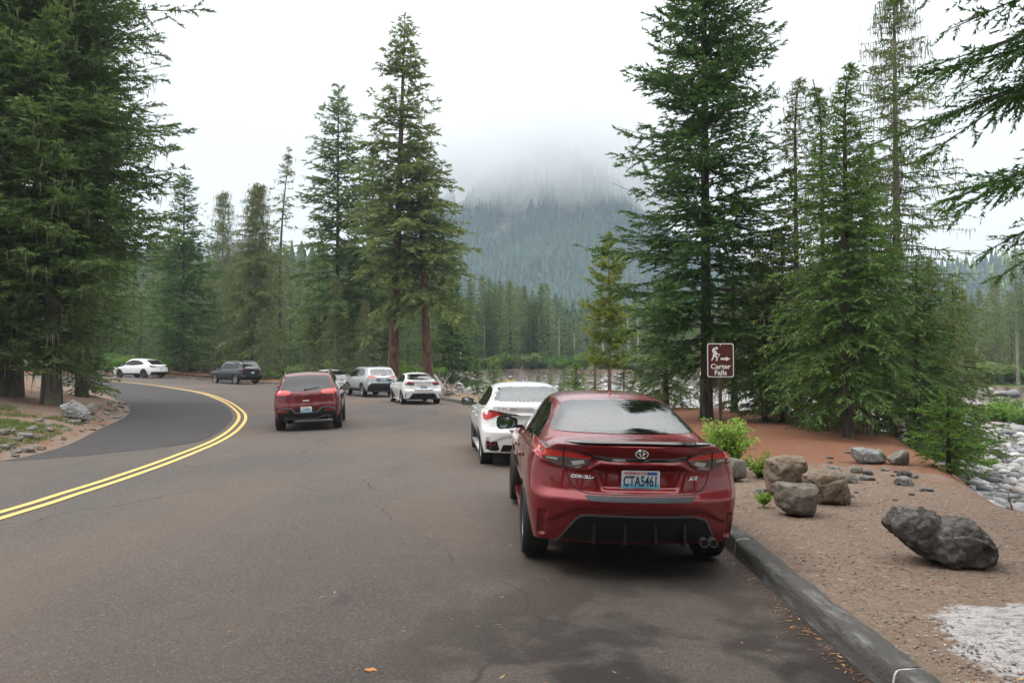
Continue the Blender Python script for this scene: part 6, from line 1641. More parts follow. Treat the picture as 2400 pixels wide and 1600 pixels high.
    T('fir_tree', 1005, 51, 300, 'second red-brown trunk right of the tallest, leaning left into a ragged crown', 'olive', 'redbark', gc, seed=42, vsp=0.24, Rm=4.2, base=.34, whorl=0.46, nb=5, up=16, low=-16, droop=0.255, tiplift=.05, ns=.11, nl=0.3, twig=0.391, moss=0.08, dens=1.0, gaps=0.25, prof='open', trunk_r=0.3, lean=(-.045, 0), mosslen=.9, tsp=.26)
    T('fir_tree', 790, 60, 192, 'tall pointed fir left of the red-brown trunks', 'fir', 'bark', gc, seed=43, vsp=0.24, Rm=5.0, base=.16, whorl=0.496, nb=5, up=26, low=-14, droop=0.21, tiplift=.08, ns=.12, nl=0.3, twig=0.368, moss=0.08, gaps=0.2, prof='fir', trunk_r=0.2, mosslen=.9, tsp=.28)
    T('fir_tree', 872, 63, 335, 'dark fir filling the space between the pointed fir and the tallest fir', 'fir', 'bark', gc, seed=44, vsp=0.24, gaps=0.2, Rm=4.4, base=.10, whorl=0.465, nb=5, up=16, low=-14, droop=0.225, ns=.12, nl=0.3, twig=0.391, moss=0.08, prof='open', trunk_r=0.2, mosslen=.9, tsp=.28)
    T('fir_tree', 428, 74, 400, 'pointed fir standing alone just right of the big firs', 'fir', 'bark', gc, seed=45, vsp=0.24, Rm=4.6, base=.10, whorl=0.465, nb=5, up=26, low=-10, droop=0.18, ns=.14, nl=0.3, twig=0.391, moss=0.08, prof='fir', trunk_r=0.2, mosslen=.8, tsp=.32)
    T('hemlock_tree', 520, 80, 440, 'thin grey lichen-hung hemlock left of the olive hemlock', 'olive', 'palebark', gc, seed=46, Rm=3.4, base=.1, whorl=0.434, nb=4, up=16, low=-14, droop=0.225, ns=.14, nl=0.28, twig=0.345, moss=0.5, gaps=.3, dens=.7, prof='fir', trunk_r=0.15, mosslen=1.2, tsp=.3)
    T('hemlock_tree', 598, 73, 425, 'drooping olive hemlock covered in lichen above the dark SUV', 'olive', 'palebark', gc, seed=47, Rm=4.2, base=.05, whorl=0.372, nb=5, up=22, low=-12, droop=0.315, tiplift=0, ns=.13, nl=0.3, twig=0.345, moss=0.5, dens=.9, prof='fir', trunk_r=0.15, mosslen=1.2, topdroop=0.3, tsp=.3)
    T('snag', 655, 78, 338, 'leaning broken-topped tree with a few tufts, left of the pointed fir', 'olive', 'bark', gc, seed=48, Rm=2.3, base=.40, whorl=0.744, nb=4, up=12, low=-16, droop=0.225, ns=.13, nl=0.3, twig=0.345, moss=0.3, gaps=.4, dens=.9, prof='open', trunk_r=0.2, lean=(.02, 0), bend=.35, mosslen=.9, tsp=.3)
    T('hemlock_tree', 1060, 66, 640, 'bushy dark tree right of the second red-brown trunk', 'fir', 'bark', gc, seed=49, Rm=3.2, base=.05, whorl=0.341, nb=5, up=10, low=-12, droop=0.255, ns=.12, nl=0.28, twig=0.391, moss=0.2, prof='fir', trunk_r=.15, mosslen=.8, tsp=.28)
    for px, d, ty, lab, sd in ((786, 57, 640, 'pale lichen-draped small tree left of the tallest fir', 61), (856, 56, 700, 'pale twiggy small tree just left of the thick red-brown trunk', 62), (618, 69, 720, 'bare pale branches of a small tree behind the dark SUV', 63), (735, 62, 735, 'pale twiggy small tree above the moving red SUV', 64)):
        T('mossy_tree', px, d, ty, lab, 'olive', 'palebark', 'small trees draped with pale lichen', seed=sd, Rm=1.5, base=.03, whorl=0.26, nb=4, up=4, low=-20, droop=0.3, ns=.12, nl=.16, twig=0.345, moss=0.798, dens=.35, gaps=.2, prof='open', trunk_r=.06, mosslen=.5, tsp=.22)
    # lodgepole pine and saplings on the near river bank
    T('pine_tree', 1428, 33, 542, 'yellow-green pine with a thin pale trunk in the middle of the view', 'pine', 'palebark', None, seed=51, Rm=1.5, base=.22, whorl=0.211, nb=4, up=40, low=5, droop=0.075, tiplift=.12, ns=.05, nl=0.16, twig=0.23, dens=1.5, gaps=0.35, prof='open', trunk_r=0.075, moss=0.0252, tsp=0.1)
    T('young_fir', 1394, 34, 735, 'thin sapling with sparse green boughs left of the yellow-green pine', 'pine', 'palebark', None, seed=52, Rm=.8, base=.05, whorl=0.223, nb=3, up=14, low=-4, droop=0.15, ns=.06, nl=.11, twig=0.299, dens=.9, gaps=.2, prof='open', trunk_r=.045, moss=0.063)
    T('young_fir', 1462, 35, 815, 'small dark young fir right of the yellow-green pine', 'fir', 'bark', None, seed=53, Rm=.7, base=.05, whorl=0.155, nb=4, up=14, low=-4, droop=0.188, ns=.06, nl=.11, twig=0.345, prof='fir', trunk_r=.04)
    T('young_fir', 1350, 36, 845, 'low bushy young fir above the white sedan roof', 'young', 'bark', None, seed=54, Rm=1.0, base=.05, whorl=0.124, nb=5, up=14, low=-4, droop=0.188, ns=.06, nl=.11, twig=0.391, prof='fir', trunk_r=.04)
    T('young_fir', 1118, 62, 838, 'bright young fir at the river edge left of the white sedan', 'young', 'bark', None, seed=55, Rm=1.1, base=.05, whorl=0.174, nb=5, up=14, low=-4, droop=0.188, ns=.1, nl=.18, twig=0.391, prof='fir', trunk_r=.05)
    T('young_fir', 1158, 74, 832, 'young fir at the left end of the far bank', 'young', 'bark', None, seed=56, Rm=1.2, base=.05, whorl=0.186, nb=5, up=14, low=-4, droop=0.188, ns=.12, nl=.22, twig=0.391, prof='fir', trunk_r=.05)
    # kinds for the copied forest
    kinds = []
    for k, (leaf, bk, pr, Rm, base, moss, lab) in enumerate([('far', 'bark', 'fir', .20, .10, .0, 'dark pointed forest conifer'), ('fir', 'bark', 'open', .19, .2, .08, 'dark broad forest conifer'),
            ('sage', 'palebark', 'open', .15, .48, .10, 'forest conifer with a bare pale lower trunk'), ('far', 'bark', 'spire', .18, .05, .0, 'slim green forest conifer'), ('sage', 'palebark', 'fir', .18, .15, .2, 'forest conifer hung with lichen')]):
        d = conifer(100 + k, 15.0, Rm * 15, base=base, whorl=.42, nb=5, up=20, low=-12, droop=.24, ns=.13, nl=.26, twig=.40, moss=moss, dens=.9, gaps=.1, prof=pr, trunk_r=.17, mosslen=.8, tsp=.32)
        kinds.append((tree('forest_tree', (0, 0, 0), 0, d, leaf, bk), lab))
    used = set()
    def place(k, x, y, Hh, label, grp, name=None):
        proto, lab = kinds[k]; o = proto if k not in used and not name else copy_tree(proto); used.add(k) if not name else None
        if name: o.name = name
        s = Hh / 15.0; o.location = (x, y, gz(x, y) - .1); o.scale = (s * rn.uniform(.85, 1.2), s * rn.uniform(.85, 1.2), s); o.rotation_euler = (rn.gauss(0, .015), rn.gauss(0, .015), rn.random() * 6.28)
        tag(o, lab + label, 'tree', grp + ', ' + lab)
    def fill(n, pxr, dr, tops, ks, label, grp, cond=None):
        c = 0
        for j in range(n * 4):
            if c >= n: break
            px = pxr[0] + (pxr[1] - pxr[0]) * ((c + rn.random()) / n); d = rn.uniform(*dr); x, y = at(px, d)
            q = np.array([[x, y]])
            if sdist(q, ROADP)[0] < 1.5 or sdist(q, RIVER)[0] < .8: continue
            t = tops(px) + rn.gauss(0, 26) + rn.random() ** 1.6 * 85; place(rn.choice(ks), x, y, max(2.5, H_to(t, d, x, y)), label, grp); c += 1
    # wall of forest behind the parked cars, in three depths
    cen = lambda px: np.interp(px, [0, 300, 480, 560, 700, 900, 1040], [600, 560, 600, 560, 560, 560, 640])
    fill(38, (200, 1060), (84, 100), lambda p: cen(p) + 40, (0, 1, 2, 3, 4), ' behind the parked cars', 'forest behind the parked cars')
    fill(42, (-60, 1060), (100, 130), lambda p: cen(p), (0, 1, 3, 4), ' behind the parked cars', 'forest behind the parked cars')
    fill(26, (180, 1040), (77, 92), lambda p: 760, (1, 3, 4), ', low, behind the parked cars', 'low trees behind the parked cars')
    # forest across the river in the middle and at the right
    mid = lambda px: np.interp(px, [1040, 1080, 1130, 1180, 1230, 1290, 1330, 1380, 1440, 1560, 1700, 2000, 2200, 2300, 2420], [675, 630, 675, 635, 668, 655, 705, 690, 705, 700, 690, 680, 680, 660, 625])
    fill(26, (1045, 1300), (80, 128), mid, (0, 1, 2, 4), ' in the forest across the river', 'forest across the river')
    fill(74, (1150, 2100), (120, 150), mid, (0, 1, 2, 2, 4), ' in the forest across the river', 'forest across the river')
    fill(30, (2100, 2460), (72, 100), lambda p: mid(p) + 12, (0, 1, 2, 4), ' in the forest across the river', 'forest across the river')
    for k, (px, d, ty) in enumerate([(2385, 66, 575), (2330, 70, 640), (2260, 74, 668)]):
        x, y = at(px, d); place(4 if k else 2, x, y, H_to(ty, d, x, y), ' at the right edge above the cut bank', 'forest edge above the cut bank')
    # bare snags in the middle distance
    for k, (px, d, ty, ln) in enumerate([(1476, 118, 740, -.04), (1497, 117, 735, -.02), (1413, 119, 700, 0), (1246, 120, 770, 0), (1217, 121, 812, .01), (1232, 121, 806, -.01), (1080, 84, 800, 0), (1062, 78, 812, .02), (1310, 122, 745, 0), (2290, 72, 800, 0), (1395, 121, 790, 0), (1135, 118, 760, .01), (1180, 119, 775, 0), (1265, 119, 740, -.01), (1345, 119, 780, .01), (1520, 119, 760, .01), (1290, 120, 800, 0), (2252, 72, 790, .01), (2345, 70, 810, 0)]):
        x, y = at(px, d); Hh = H_to(ty, d, x, y); root = empty('snag', (x, y, gz(x, y) - .1)); mb = MB(); n = 8
        mb.tube([(ln * Hh * i / n * 1.0 + rn.gauss(0, .03), 0, Hh * i / n) for i in range(n + 1)], [.21 * (1 - .6 * i / n) for i in range(n + 1)], 8); mb.build('trunk', FM['dead'], root, smooth=True)
        for j in range(5):
            z = Hh * rn.uniform(.4, .95); a = rn.random() * 6; L = rn.uniform(.3, 1.0); mb = MB(); mb.tube([(ln * z, 0, z), (ln * z + math.cos(a) * L, math.sin(a) * L, z - .1 * L)], [.03, .01], 5); mb.build('branch', FM['dead'], root)
        tag(root, 'bleached bare dead trunk standing at the edge of the forest across the river', 'dead tree', 'dead trunks across the river')
    # low green bushes: forest edge behind the cars and along the far bank
    bushes = []
    for k, (lf) in enumerate(('bush', 'young', 'sage', 'yellow', 'orange')):
        bushes.append(plant('bush', (0, 0, 0), leafy(70 + k, .9, 1.1, 2600, .18, 16), lf))
    ub = set()
    def bush(k, x, y, s, lab, grp):
        o = bushes[k] if k not in ub else copy_tree(bushes[k]); ub.add(k); o.location = (x, y, gz(x, y) - .05); o.scale = (s * rn.uniform(.8, 1.4), s * rn.uniform(.8, 1.4), s); o.rotation_euler.z = rn.random() * 6; tag(o, lab, 'bush', grp)
    names = ['green', 'bright green', 'olive', 'yellow-leaved', 'orange-leaved']
    for j in range(120):                                      # nearest growth, a few steps beyond the kerb
        i = rn.randrange(60, len(KERB) - 6); p = KERB[i]; tdir = KERB[i + 1] - KERB[i]; nrm = np.array([tdir[1], -tdir[0]]); nrm /= np.linalg.norm(nrm); o_ = rn.uniform(3.0, 9.5); x, y = p + nrm * o_
        if y < 44 or sdist(np.array([[x, y]]), RIVER)[0] < .3 or sdist(np.array([[x, y]]), ROADP)[0] < 2.6: continue
        k = rn.choice((0, 1, 1, 2, 1, 0)); bush(k, x, y, rn.uniform(.45, 1.2), names[k] + ' undergrowth bush at the forest foot behind the parked cars', 'undergrowth behind the parked cars, ' + names[k])
    x, y = at(1058, 60); bush(4, x, y, .5, 'orange-leaved bush at the river end of the driftwood tangle', None)
    for j in range(62):                                       # young conifers crowding the top of the far bank
        px = rn.uniform(1150, 1640) if j % 5 else rn.uniform(2180, 2440); d = rn.uniform(115, 128) if px < 1700 else rn.uniform(70, 84); x, y = at(px, d)
        if sdist(np.array([[x, y]]), RIVER)[0] < .4: continue
        place(rn.choice((0, 3, 3, 0, 1)), x, y, rn.uniform(1.8, 5.0), ', young, above the cut bank', 'young conifers on the cut bank', 'young_conifer')
    for j in range(34):                                       # young conifers rooted on the river flat and its near bank
        px = rn.uniform(1175, 1620); d = rn.uniform(62, 105) if j % 3 else rn.uniform(40, 56); x, y = at(px, d)
        if sdist(np.array([[x, y]]), ROADP)[0] < 2: continue
        place(rn.choice((0, 3, 3, 1)), x, y, rn.uniform(1.6, 4.2), ', young, on the river flat', 'young conifers on the river flat', 'young_conifer')
    for j in range(95):
        px = rn.uniform(215, 1050); d = rn.uniform(60, 88) if px < 640 else rn.uniform(50, 72); x, y = at(px, d); q = np.array([[x, y]])
        if sdist(q, ROADP)[0] < 2.2 or sdist(q, RIVER)[0] < .3: continue
        k = rn.choice((0, 0, 1, 2, 2, 0, 1)) if rn.random() < 1.9 else 4
        bush(k, x, y, rn.uniform(.5, 1.3), names[k] + ' undergrowth bush at the forest foot behind the parked cars', 'undergrowth behind the parked cars, ' + names[k])
    for j in range(80):
        px = rn.uniform(1060, 1620) if j % 4 else rn.uniform(2200, 2420); d = rn.uniform(113, 119) if px < 1700 else rn.uniform(66, 82); x, y = at(px, d); q = np.array([[x, y]])
        if sdist(q, RIVER)[0] < .2: continue
        k = rn.choice((0, 0, 1, 2, 0)); bush(k, x, y, rn.uniform(.7, 1.9), names[k] + ' bush along the top of the cut bank', 'bushes along the cut bank, ' + names[k])
    for px, d, s, k in ((2330, 44, 1.1, 1), (2300, 46, .8, 0), (2385, 42, 1.0, 0), (2360, 50, 1.2, 2), (2240, 40, .5, 1), (2282, 30, .35, 1), (2310, 27, .3, 1), (1185, 100, 1.2, 3)):
        x, y = at(px, d); bush(k, x, y, s, names[k] + ' bush growing out of the river cobbles', 'bushes in the river bed, ' + names[k])
    # bright shrub, weeds, grass
    r = plant('shrub', (3.22, 11.9, gz(3.22, 11.9) - .02), leafy(90, .40, .76, 3000, .075, 36, 1.2), 'leaf'); tag(r, 'bright yellow-green shrub beside the trail sign post', 'shrub')
    r = plant('weed', (2.84, 8.95, gz(2.84, 8.95)), leafy(91, .10, .14, 160, .07, 10, 1.5), 'leaf'); tag(r, 'small green weed left of the square grey boulder', 'weed')
    r = plant('weed', (3.55, 11.4, gz(3.55, 11.4)), leafy(92, .25, .34, 420, .055, 18, 1.5), 'leaf'); tag(r, 'wispy green weed between the shrub and the boulder cluster', 'weed')
    rng = np.random.default_rng(5); P = np.column_stack([rng.uniform(-19, -9.3, 90000), rng.uniform(12, 26, 90000)])
    z, dr, dv, left, t = ground_z(P[:, 0], P[:, 1], True); mk = left & (dr > .5) & (fbm(P[:, 0], P[:, 1], .8, 4) + .28 * nss(24, 20, P[:, 1]) * nss(-10, -11, P[:, 0]) > .02 + .3 * nss(4.5, 8, dr)); P = P[mk][:60000]
    tag(blades('verge_grass', P, .03, .11, FM['grass'], 6), 'short green grass and moss on the verge inside the bend', 'grass', kind='stuff')
    P = np.column_stack([rng.uniform(-34, 4, 60000), rng.uniform(26, 78, 60000)]); z, dr, dv, left, t = ground_z(P[:, 0], P[:, 1], True); mk = (~left) & (dr > 1.0) & (dr < 9) & (dv > 0) & (fbm(P[:, 0], P[:, 1], .5, 4) > .02); P = P[mk][:16000]
    tag(blades('roadside_grass', P, .08, .35, FM['grass'], 7), 'patchy dry green grass beyond the kerb behind the cars', 'grass', kind='stuff')
    # logs and driftwood
    def lg(a, b, r, mat, lab, seed, cat='log', grp=None, up=0.0, stubs=4):
        (x0, y0), (x1, y1) = a, b; return log('fallen_log', [(x0, y0, gz(x0, y0) + r * .8 + up), (x1, y1, gz(x1, y1) + r * .8)], r, mat, lab, stubs, seed, cat, grp)
    lg(at(400, 73.5), at(505, 69.5), .22, 'redbark', 'long red-brown fallen log between the white crossover and the dark SUV', 1)
    lg(at(470, 72), at(560, 69.5), .18, 'redbark', 'short red-brown log lying behind the dark SUV', 2)
    for k, (p1, d1, p2, d2, up) in enumerate([(1025, 43, 1078, 41, .5), (1030, 46, 1100, 47, .2), (1040, 41.5, 1068, 45, .1), (1050, 49, 1110, 46, 0), (1035, 52, 1090, 56, .6), (1060, 44, 1095, 52, .0), (1020, 48, 1052, 42, .9)]):
        lg(at(p1, d1), at(p2, d2), .09 + .03 * (k % 3), 'dead', 'bleached driftwood limb in the tangle right of the white compact sedan', 10 + k, 'driftwood', 'driftwood tangle', up, 5)
    lg(at(2270, 17.6), at(2470, 17.0), .075, 'redbark', 'brown log on the cobbles at the right edge, upper of the two', 31, stubs=1)
    lg(at(2330, 15.4), at(2480, 15.0), .06, 'redbark', 'brown log on the cobbles at the right edge, lower of the two', 32, stubs=1)
    for k in range(30):
        px = rn.uniform(1170, 1620); d = rn.uniform(92, 110); x, y = at(px, d); a = rn.gauss(0, .5); L = rn.uniform(2, 7)
        lg((x, y), (x + L * math.cos(a), y + L * math.sin(a)), .16, 'dead', 'bleached log stranded on the river bed below the cut bank', 40 + k, 'driftwood', 'stranded logs below the cut bank', stubs=2)
    for k, (px, py, L) in enumerate([(1850, 1340, .05), (2060, 1330, .06)]): pass
    # woods behind the camera, which shade and mirror in the cars
    for k, (x, y, Hh, q) in enumerate([(-9, -9, 17, 1), (-2.5, -12, 19, 0), (4, -9, 16, 1), (9.5, -6, 18, 3), (-15, -7, 18, 1), (1, -17, 21, 0), (8, -15, 20, 1), (-7, -17, 21, 3), (13, -1, 15, 1), (4.4, -2.9, 18, 1), (-2.2, -5.2, 18, 1), (8.5, -3.5, 17, 1)]):
        o = copy_tree(kinds[q][0]); s = Hh / 15; o.location = (x, y, gz(x, y) - .1); o.scale = (s * 1.5, s * 1.5, s); o.rotation_euler = (0, 0, k)
        tag(o, kinds[q][1] + ' behind the photographer', 'tree', 'woods behind the photographer, ' + kinds[q][1])

def mount_z(x, y):
    z = 205 * np.exp(-((x - 46) / 168) ** 2 - ((y - 960) / 215) ** 2) + 38 * np.exp(-((x - 430) / 190) ** 2 - ((y - 620) / 170) ** 2) + 120 * np.exp(-((x + 420) / 260) ** 2 - ((y - 1050) / 220) ** 2)
    z = z + 34 * nss(330, 720, y) + 30 * fbm(x, y, .012, 5) * nss(380, 700, y) + 9 * fbm(x, y, .06, 3) * nss(500, 700, y)
    return z + 10 * np.abs(fbm(x, y * .4, .03, 4)) * nss(600, 800, y) - 12 * nss(420, 300, y)

def build_far():
    x = np.linspace(-620, 820, 200); y = np.linspace(300, 1320, 170); gx, gy = np.meshgrid(x, y); X, Y = gx.ravel(), gy.ravel(); Z = mount_z(X, Y)
    idx = np.arange(len(X)).reshape(170, 200); F = np.stack([idx[:-1, :-1].ravel(), idx[:-1, 1:].ravel(), idx[1:, 1:].ravel(), idx[1:, :-1].ravel()], 1)
    t = NT('mountain_rock'); c = t.pos(); n1, n2 = t.noise(t.mapping(c, (.03, .03, .012)), 1, 8, .7, .5), t.noise(c, .12, 6, .7)
    col = t.mix(t.ramp(n1, [(.42, 0), (.6, 1)]), (.035, .05, .035), (.22, .20, .19)); col = t.mix(t.ramp(n2, [(.5, 0), (.65, .8)]), col, (.04, .055, .04))
    t.bsdf(i_Base_Color=col, i_Roughness=1.0, i_Normal=t.bump(t.math('ADD', n1, n2), 1.0, 6.0))
    m = link('mountain', npmesh('mountain', np.column_stack([X, Y, Z]), F, True), t.m); tag(m, kind='structure')
    # forest of the mountain side: one mass
    rng = np.random.default_rng(8)
    def stand(n, box, hr, cond):
        x = rng.uniform(box[0], box[1], n); y = rng.uniform(box[2], box[3], n); k = cond(x, y); x, y = x[k], y[k]; z = mount_z(x, y); n = len(x); H = rng.uniform(*hr, n)
        L, S = 7, 6; V = []; F = []; th = np.arange(S) * 2 * math.pi / S
        for l in range(L):
            z0 = H * (.06 + .86 * l / L); z1 = z0 + H * .24; r = H * .15 * (1 - l / L) ** .8 + .25; a = th[None] + rng.random((n, 1)) * 6; rr = r[:, None] * rng.uniform(.55, 1.35, (n, S))
            ring = np.stack([x[:, None] + rr * np.cos(a), y[:, None] + rr * np.sin(a), (z + z0)[:, None] + rng.normal(0, .5, (n, S))], 2); apex = np.stack([x, y, z + np.minimum(z1, H)], 1)[:, None]
            V.append(np.concatenate([ring, apex], 1)); b = np.arange(S); F.append(np.stack([b, (b + 1) % S, np.full(S, S)], 1) + l * (S + 1))
        V = np.concatenate(V, 1); F = np.concatenate(F, 0); N = V.shape[1]; tt = np.repeat(rng.random(n) ** 2, N)
        return V.reshape(-1, 3), (F[None] + (np.arange(n) * N)[:, None, None]).reshape(-1, 3), tt
    def deep(n, ring, hr, cond, L_=14):
        """far rows of the forest across the river, past the trees that can be told apart"""
        d = rng.uniform(ring[0], ring[1], n); px = rng.uniform(ring[2], ring[3], n); x, y = (px - 1200) / FPX * d, d; z = ground_z(x, y); H = rng.uniform(*hr, n); S = 9; V = []; F = []; th = np.arange(S) * 2 * math.pi / S
        for l in range(L_):
            z0 = H * (.10 + .84 * l / L_); r = H * .15 * (1 - l / L_) ** .75 + .2; a = th[None] + rng.random((n, 1)) * 6; rr = r[:, None] * rng.uniform(.35, 1.45, (n, S))
            ring_ = np.stack([x[:, None] + rr * np.cos(a), y[:, None] + rr * np.sin(a), (z + z0)[:, None] + rng.normal(-.1, .35, (n, S))], 2); apex = np.stack([x, y, z + np.minimum(z0 + H * .13, H)], 1)[:, None]
            V.append(np.concatenate([ring_, apex], 1)); b = np.arange(S); F.append(np.stack([b, (b + 1) % S, np.full(S, S)], 1) + l * (S + 1))
        V = np.concatenate(V, 1); F = np.concatenate(F, 0); N = V.shape[1]
        return V.reshape(-1, 3), (F[None] + (np.arange(n) * N)[:, None, None]).reshape(-1, 3), np.repeat(rng.random(n) ** 2 * .6, N)
    o = link('deep_forest', tmesh('deep_forest', deep(420, (150, 260, 980, 2500), (9, 16), None)), FM['deep'], smooth=False); tag(o, 'deep rows of the forest across the river, one dim green mass', 'forest', kind='stuff')
    o = link('deep_forest', tmesh('deep_forest', deep(260, (130, 200, -100, 1060), (15, 24), None)), FM['deep'], smooth=False); tag(o, 'deep rows of the forest behind the parked cars, one dim mass', 'forest', kind='stuff')
    cl = lambda x, y: (fbm(x, y * .5, .02, 5) < .30 - .35 * nss(110, 170, mount_z(x, y)) + .15 * rng.random(len(x))) & (x / y < .72) & (x / y > -.6)
    o = link('mountain_forest', tmesh('mountain_forest', stand(15000, (-230, 360, 400, 960), (15, 27), cl)), FM['mist'], smooth=False); tag(o, 'misty conifer forest covering the mountain side', 'forest', kind='stuff')
    o = link('hill_forest', tmesh('hill_forest', stand(3200, (180, 620, 300, 700), (14, 24), lambda x, y: x / y < .8)), FM['far'], smooth=False); tag(o, 'hazy conifer forest on the low hill at the right', 'forest', kind='stuff')
    o = link('valley_forest', tmesh('valley_forest', stand(2600, (-330, 260, 330, 420), (13, 20), lambda x, y: x < 1e9)), FM['far'], smooth=False); tag(o, 'distant conifer forest on the valley floor', 'forest', kind='stuff')

def build_air():
    def vol(name, me, dens, col=(1, 1, 1), aniso=.0, noise=None):
        m = bpy.data.materials.new(name); m.use_nodes = True; nt = m.node_tree; nt.nodes.clear(); out = nt.nodes.new('ShaderNodeOutputMaterial'); v = nt.nodes.new('ShaderNodeVolumePrincipled')
        v.inputs['Color'].default_value = (*col, 1); v.inputs['Density'].default_value = dens; v.inputs['Anisotropy'].default_value = aniso; nt.links.new(v.outputs[0], out.inputs[1])
        if noise: noise(nt, v)
        return link(name, me, m, smooth=False)
    mb = MB(); mb.box((100, 620, 165), (1500, 1560, 345)); me = bpy.data.meshes.new('haze'); me.from_pydata(mb.v, [], mb.f)
    o = vol('haze', me, HAZE, (.72, .86, 1.0)); tag(o, kind='stuff')
    bm = bmesh.new(); bmesh.ops.create_icosphere(bm, subdivisions=4, radius=1)
    for v in bm.verts:
        p = v.co; k = 1 + .25 * mn.fractal(p * 2.0, 1, 2, 3); v.co = Vector((46 + p.x * 330 * k, 900 + p.y * 310 * k, 255 + p.z * 150 * k))
    me = bpy.data.meshes.new('cloud'); bm.to_mesh(me); bm.free()
    def noise(nt, v):
        N = nt.nodes.new; c = N('ShaderNodeTexCoord'); mp = N('ShaderNodeMapping'); mp.inputs['Scale'].default_value = (1, 1, 1.3); nt.links.new(c.outputs['Object'], mp.inputs[0])
        n = N('ShaderNodeTexNoise'); n.inputs['Scale'].default_value = .011; n.inputs['Detail'].default_value = 5; n.inputs['Roughness'].default_value = .6; nt.links.new(mp.outputs[0], n.inputs['Vector'])
        s = N('ShaderNodeSeparateXYZ'); nt.links.new(c.outputs['Object'], s.inputs[0])
        mr = N('ShaderNodeMapRange'); nt.links.new(s.outputs[2], mr.inputs[0]); mr.inputs[1].default_value = 92; mr.inputs[2].default_value = 162; mr.inputs[3].default_value = -.38; mr.inputs[4].default_value = .45
        d2 = N('ShaderNodeVectorMath'); d2.operation = 'SUBTRACT'; nt.links.new(c.outputs['Object'], d2.inputs[0]); d2.inputs[1].default_value = (46, 880, 245)
        d3 = N('ShaderNodeVectorMath'); d3.operation = 'MULTIPLY'; nt.links.new(d2.outputs[0], d3.inputs[0]); d3.inputs[1].default_value = (1 / 290, 1 / 290, 1 / 150)
        d4 = N('ShaderNodeVectorMath'); d4.operation = 'LENGTH'; nt.links.new(d3.outputs[0], d4.inputs[0])
        fo = N('ShaderNodeMapRange'); nt.links.new(d4.outputs['Value'], fo.inputs[0]); fo.inputs[1].default_value = .35; fo.inputs[2].default_value = 1.0; fo.inputs[3].default_value = 0; fo.inputs[4].default_value = -.75
        a0 = N('ShaderNodeMath'); a0.operation = 'ADD'; nt.links.new(n.outputs['Fac'], a0.inputs[0]); nt.links.new(fo.outputs[0], a0.inputs[1])
        a = N('ShaderNodeMath'); a.operation = 'ADD'; nt.links.new(a0.outputs[0], a.inputs[0]); nt.links.new(mr.outputs[0], a.inputs[1])
        m2 = N('ShaderNodeMapRange'); nt.links.new(a.outputs[0], m2.inputs[0]); m2.inputs[1].default_value = .42; m2.inputs[2].default_value = .95; m2.inputs[3].default_value = 0; m2.inputs[4].default_value = CLOUD
        nt.links.new(m2.outputs[0], v.inputs['Density'])
    o = vol('cloud', me, CLOUD, noise=noise); tag(o, 'low grey-white cloud hiding the mountain top', 'cloud', kind='stuff')
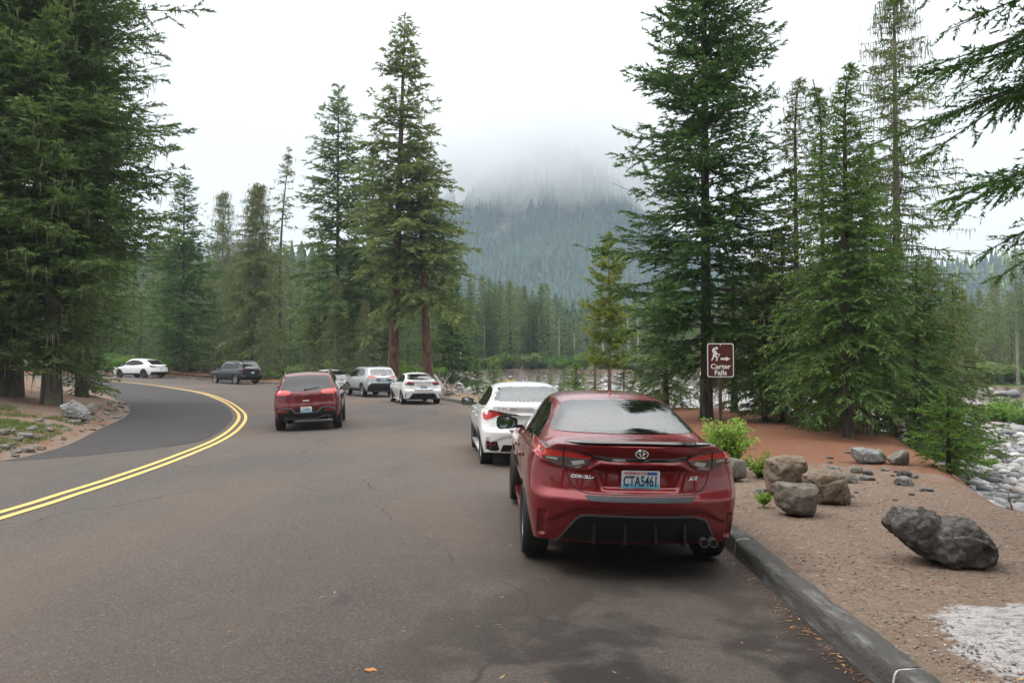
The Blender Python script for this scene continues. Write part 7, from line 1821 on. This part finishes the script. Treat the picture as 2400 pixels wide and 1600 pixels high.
# ------------------------------------------------------------------ light, sky, camera
HAZE, CLOUD = .00038, .03
SUN_EL, SUN_AZ = 52, -75          # degrees; azimuth from +Y towards +X
def build_light():
    w = bpy.data.worlds.new('World'); SC.world = w; w.use_nodes = True; nt = w.node_tree; nt.nodes.clear(); N = nt.nodes.new
    out = N('ShaderNodeOutputWorld'); bg = N('ShaderNodeBackground'); bg.inputs[1].default_value = .1; nt.links.new(bg.outputs[0], out.inputs[0])
    sky = N('ShaderNodeTexSky'); sky.sky_type = 'NISHITA'; sky.sun_disc = False; sky.sun_elevation = R(SUN_EL); sky.sun_rotation = R(SUN_AZ)
    tc = N('ShaderNodeTexCoord'); sp = N('ShaderNodeSeparateXYZ'); nt.links.new(tc.outputs['Generated'], sp.inputs[0])
    # overcast cloud deck: brighter towards the zenith, faint mottling
    mp = N('ShaderNodeMapping'); mp.inputs['Scale'].default_value = (1, 1, 2.6); nt.links.new(tc.outputs['Generated'], mp.inputs[0])
    no = N('ShaderNodeTexNoise'); no.inputs['Scale'].default_value = 1.6; no.inputs['Detail'].default_value = 5; nt.links.new(mp.outputs[0], no.inputs[0])
    rp = N('ShaderNodeValToRGB'); cr = rp.color_ramp; cr.elements[0].position = 0; cr.elements[1].position = 1
    pts = [(0, (.86, .87, .88)), (.10, (.90, .905, .91)), (.30, (.95, .955, .96)), (.50, (1.3, 1.3, 1.31)), (.75, (2.5, 2.5, 2.5)), (1, (3.6, 3.6, 3.57))]
    while len(cr.elements) < len(pts): cr.elements.new(.5)
    for e, (p, c) in zip(cr.elements, pts): e.position = p; e.color = (*[v / 3.6 for v in c], 1)
    nt.links.new(sp.outputs[2], rp.inputs[0])
    m1 = N('ShaderNodeMapRange'); nt.links.new(no.outputs['Fac'], m1.inputs[0]); m1.inputs[1].default_value = .3; m1.inputs[2].default_value = .7; m1.inputs[3].default_value = 36 * .97; m1.inputs[4].default_value = 36 * 1.05
    sc = N('ShaderNodeVectorMath'); sc.operation = 'SCALE'; nt.links.new(rp.outputs[0], sc.inputs[0]); nt.links.new(m1.outputs[0], sc.inputs['Scale'])
    mx = N('ShaderNodeMix'); mx.data_type = 'RGBA'; mx.inputs[0].default_value = .05; nt.links.new(sc.outputs[0], mx.inputs[6]); nt.links.new(sky.outputs[0], mx.inputs[7]); nt.links.new(mx.outputs[2], bg.inputs[0])
    s = bpy.data.lights.new('sun', 'SUN'); s.energy = 1.2; s.angle = R(14); s.color = (1, .96, .90); so = bpy.data.objects.new('sun', s); COL.objects.link(so)
    d = Vector((math.sin(R(SUN_AZ)) * math.cos(R(SUN_EL)), math.cos(R(SUN_AZ)) * math.cos(R(SUN_EL)), math.sin(R(SUN_EL)))); so.rotation_euler = d.to_track_quat('Z', 'Y').to_euler()
    so.location = (-20, 0, 40)

def build_camera():
    cam = bpy.data.cameras.new('camera'); co = bpy.data.objects.new('camera', cam); COL.objects.link(co)
    cam.sensor_width = 36; cam.lens = FPX * 36 / 2400; cam.clip_end = 8000; cam.clip_start = .05
    co.location = (0, 0, HCAM); co.rotation_euler = (R(90) + PITCH, 0, 0); SC.camera = co
    SC.view_settings.view_transform = 'Standard'; SC.view_settings.look = 'None'; SC.view_settings.exposure = 0.2; SC.view_settings.gamma = 1.0
    cy = SC.cycles; cy.max_bounces = 7; cy.diffuse_bounces = 3; cy.glossy_bounces = 4; cy.transmission_bounces = 4; cy.transparent_max_bounces = 8; cy.volume_bounces = 5
    cy.use_denoising = True; cy.volume_step_rate = 3.0; cy.volume_max_steps = 128; cy.sample_clamp_indirect = 6.0
    try: cy.denoiser = 'OPENIMAGEDENOISE'
    except Exception: pass

build_camera(); build_light(); build_ground(); build_kerb(); build_cars(); build_woods(); build_rocks(); build_sign(); build_far(); build_air()
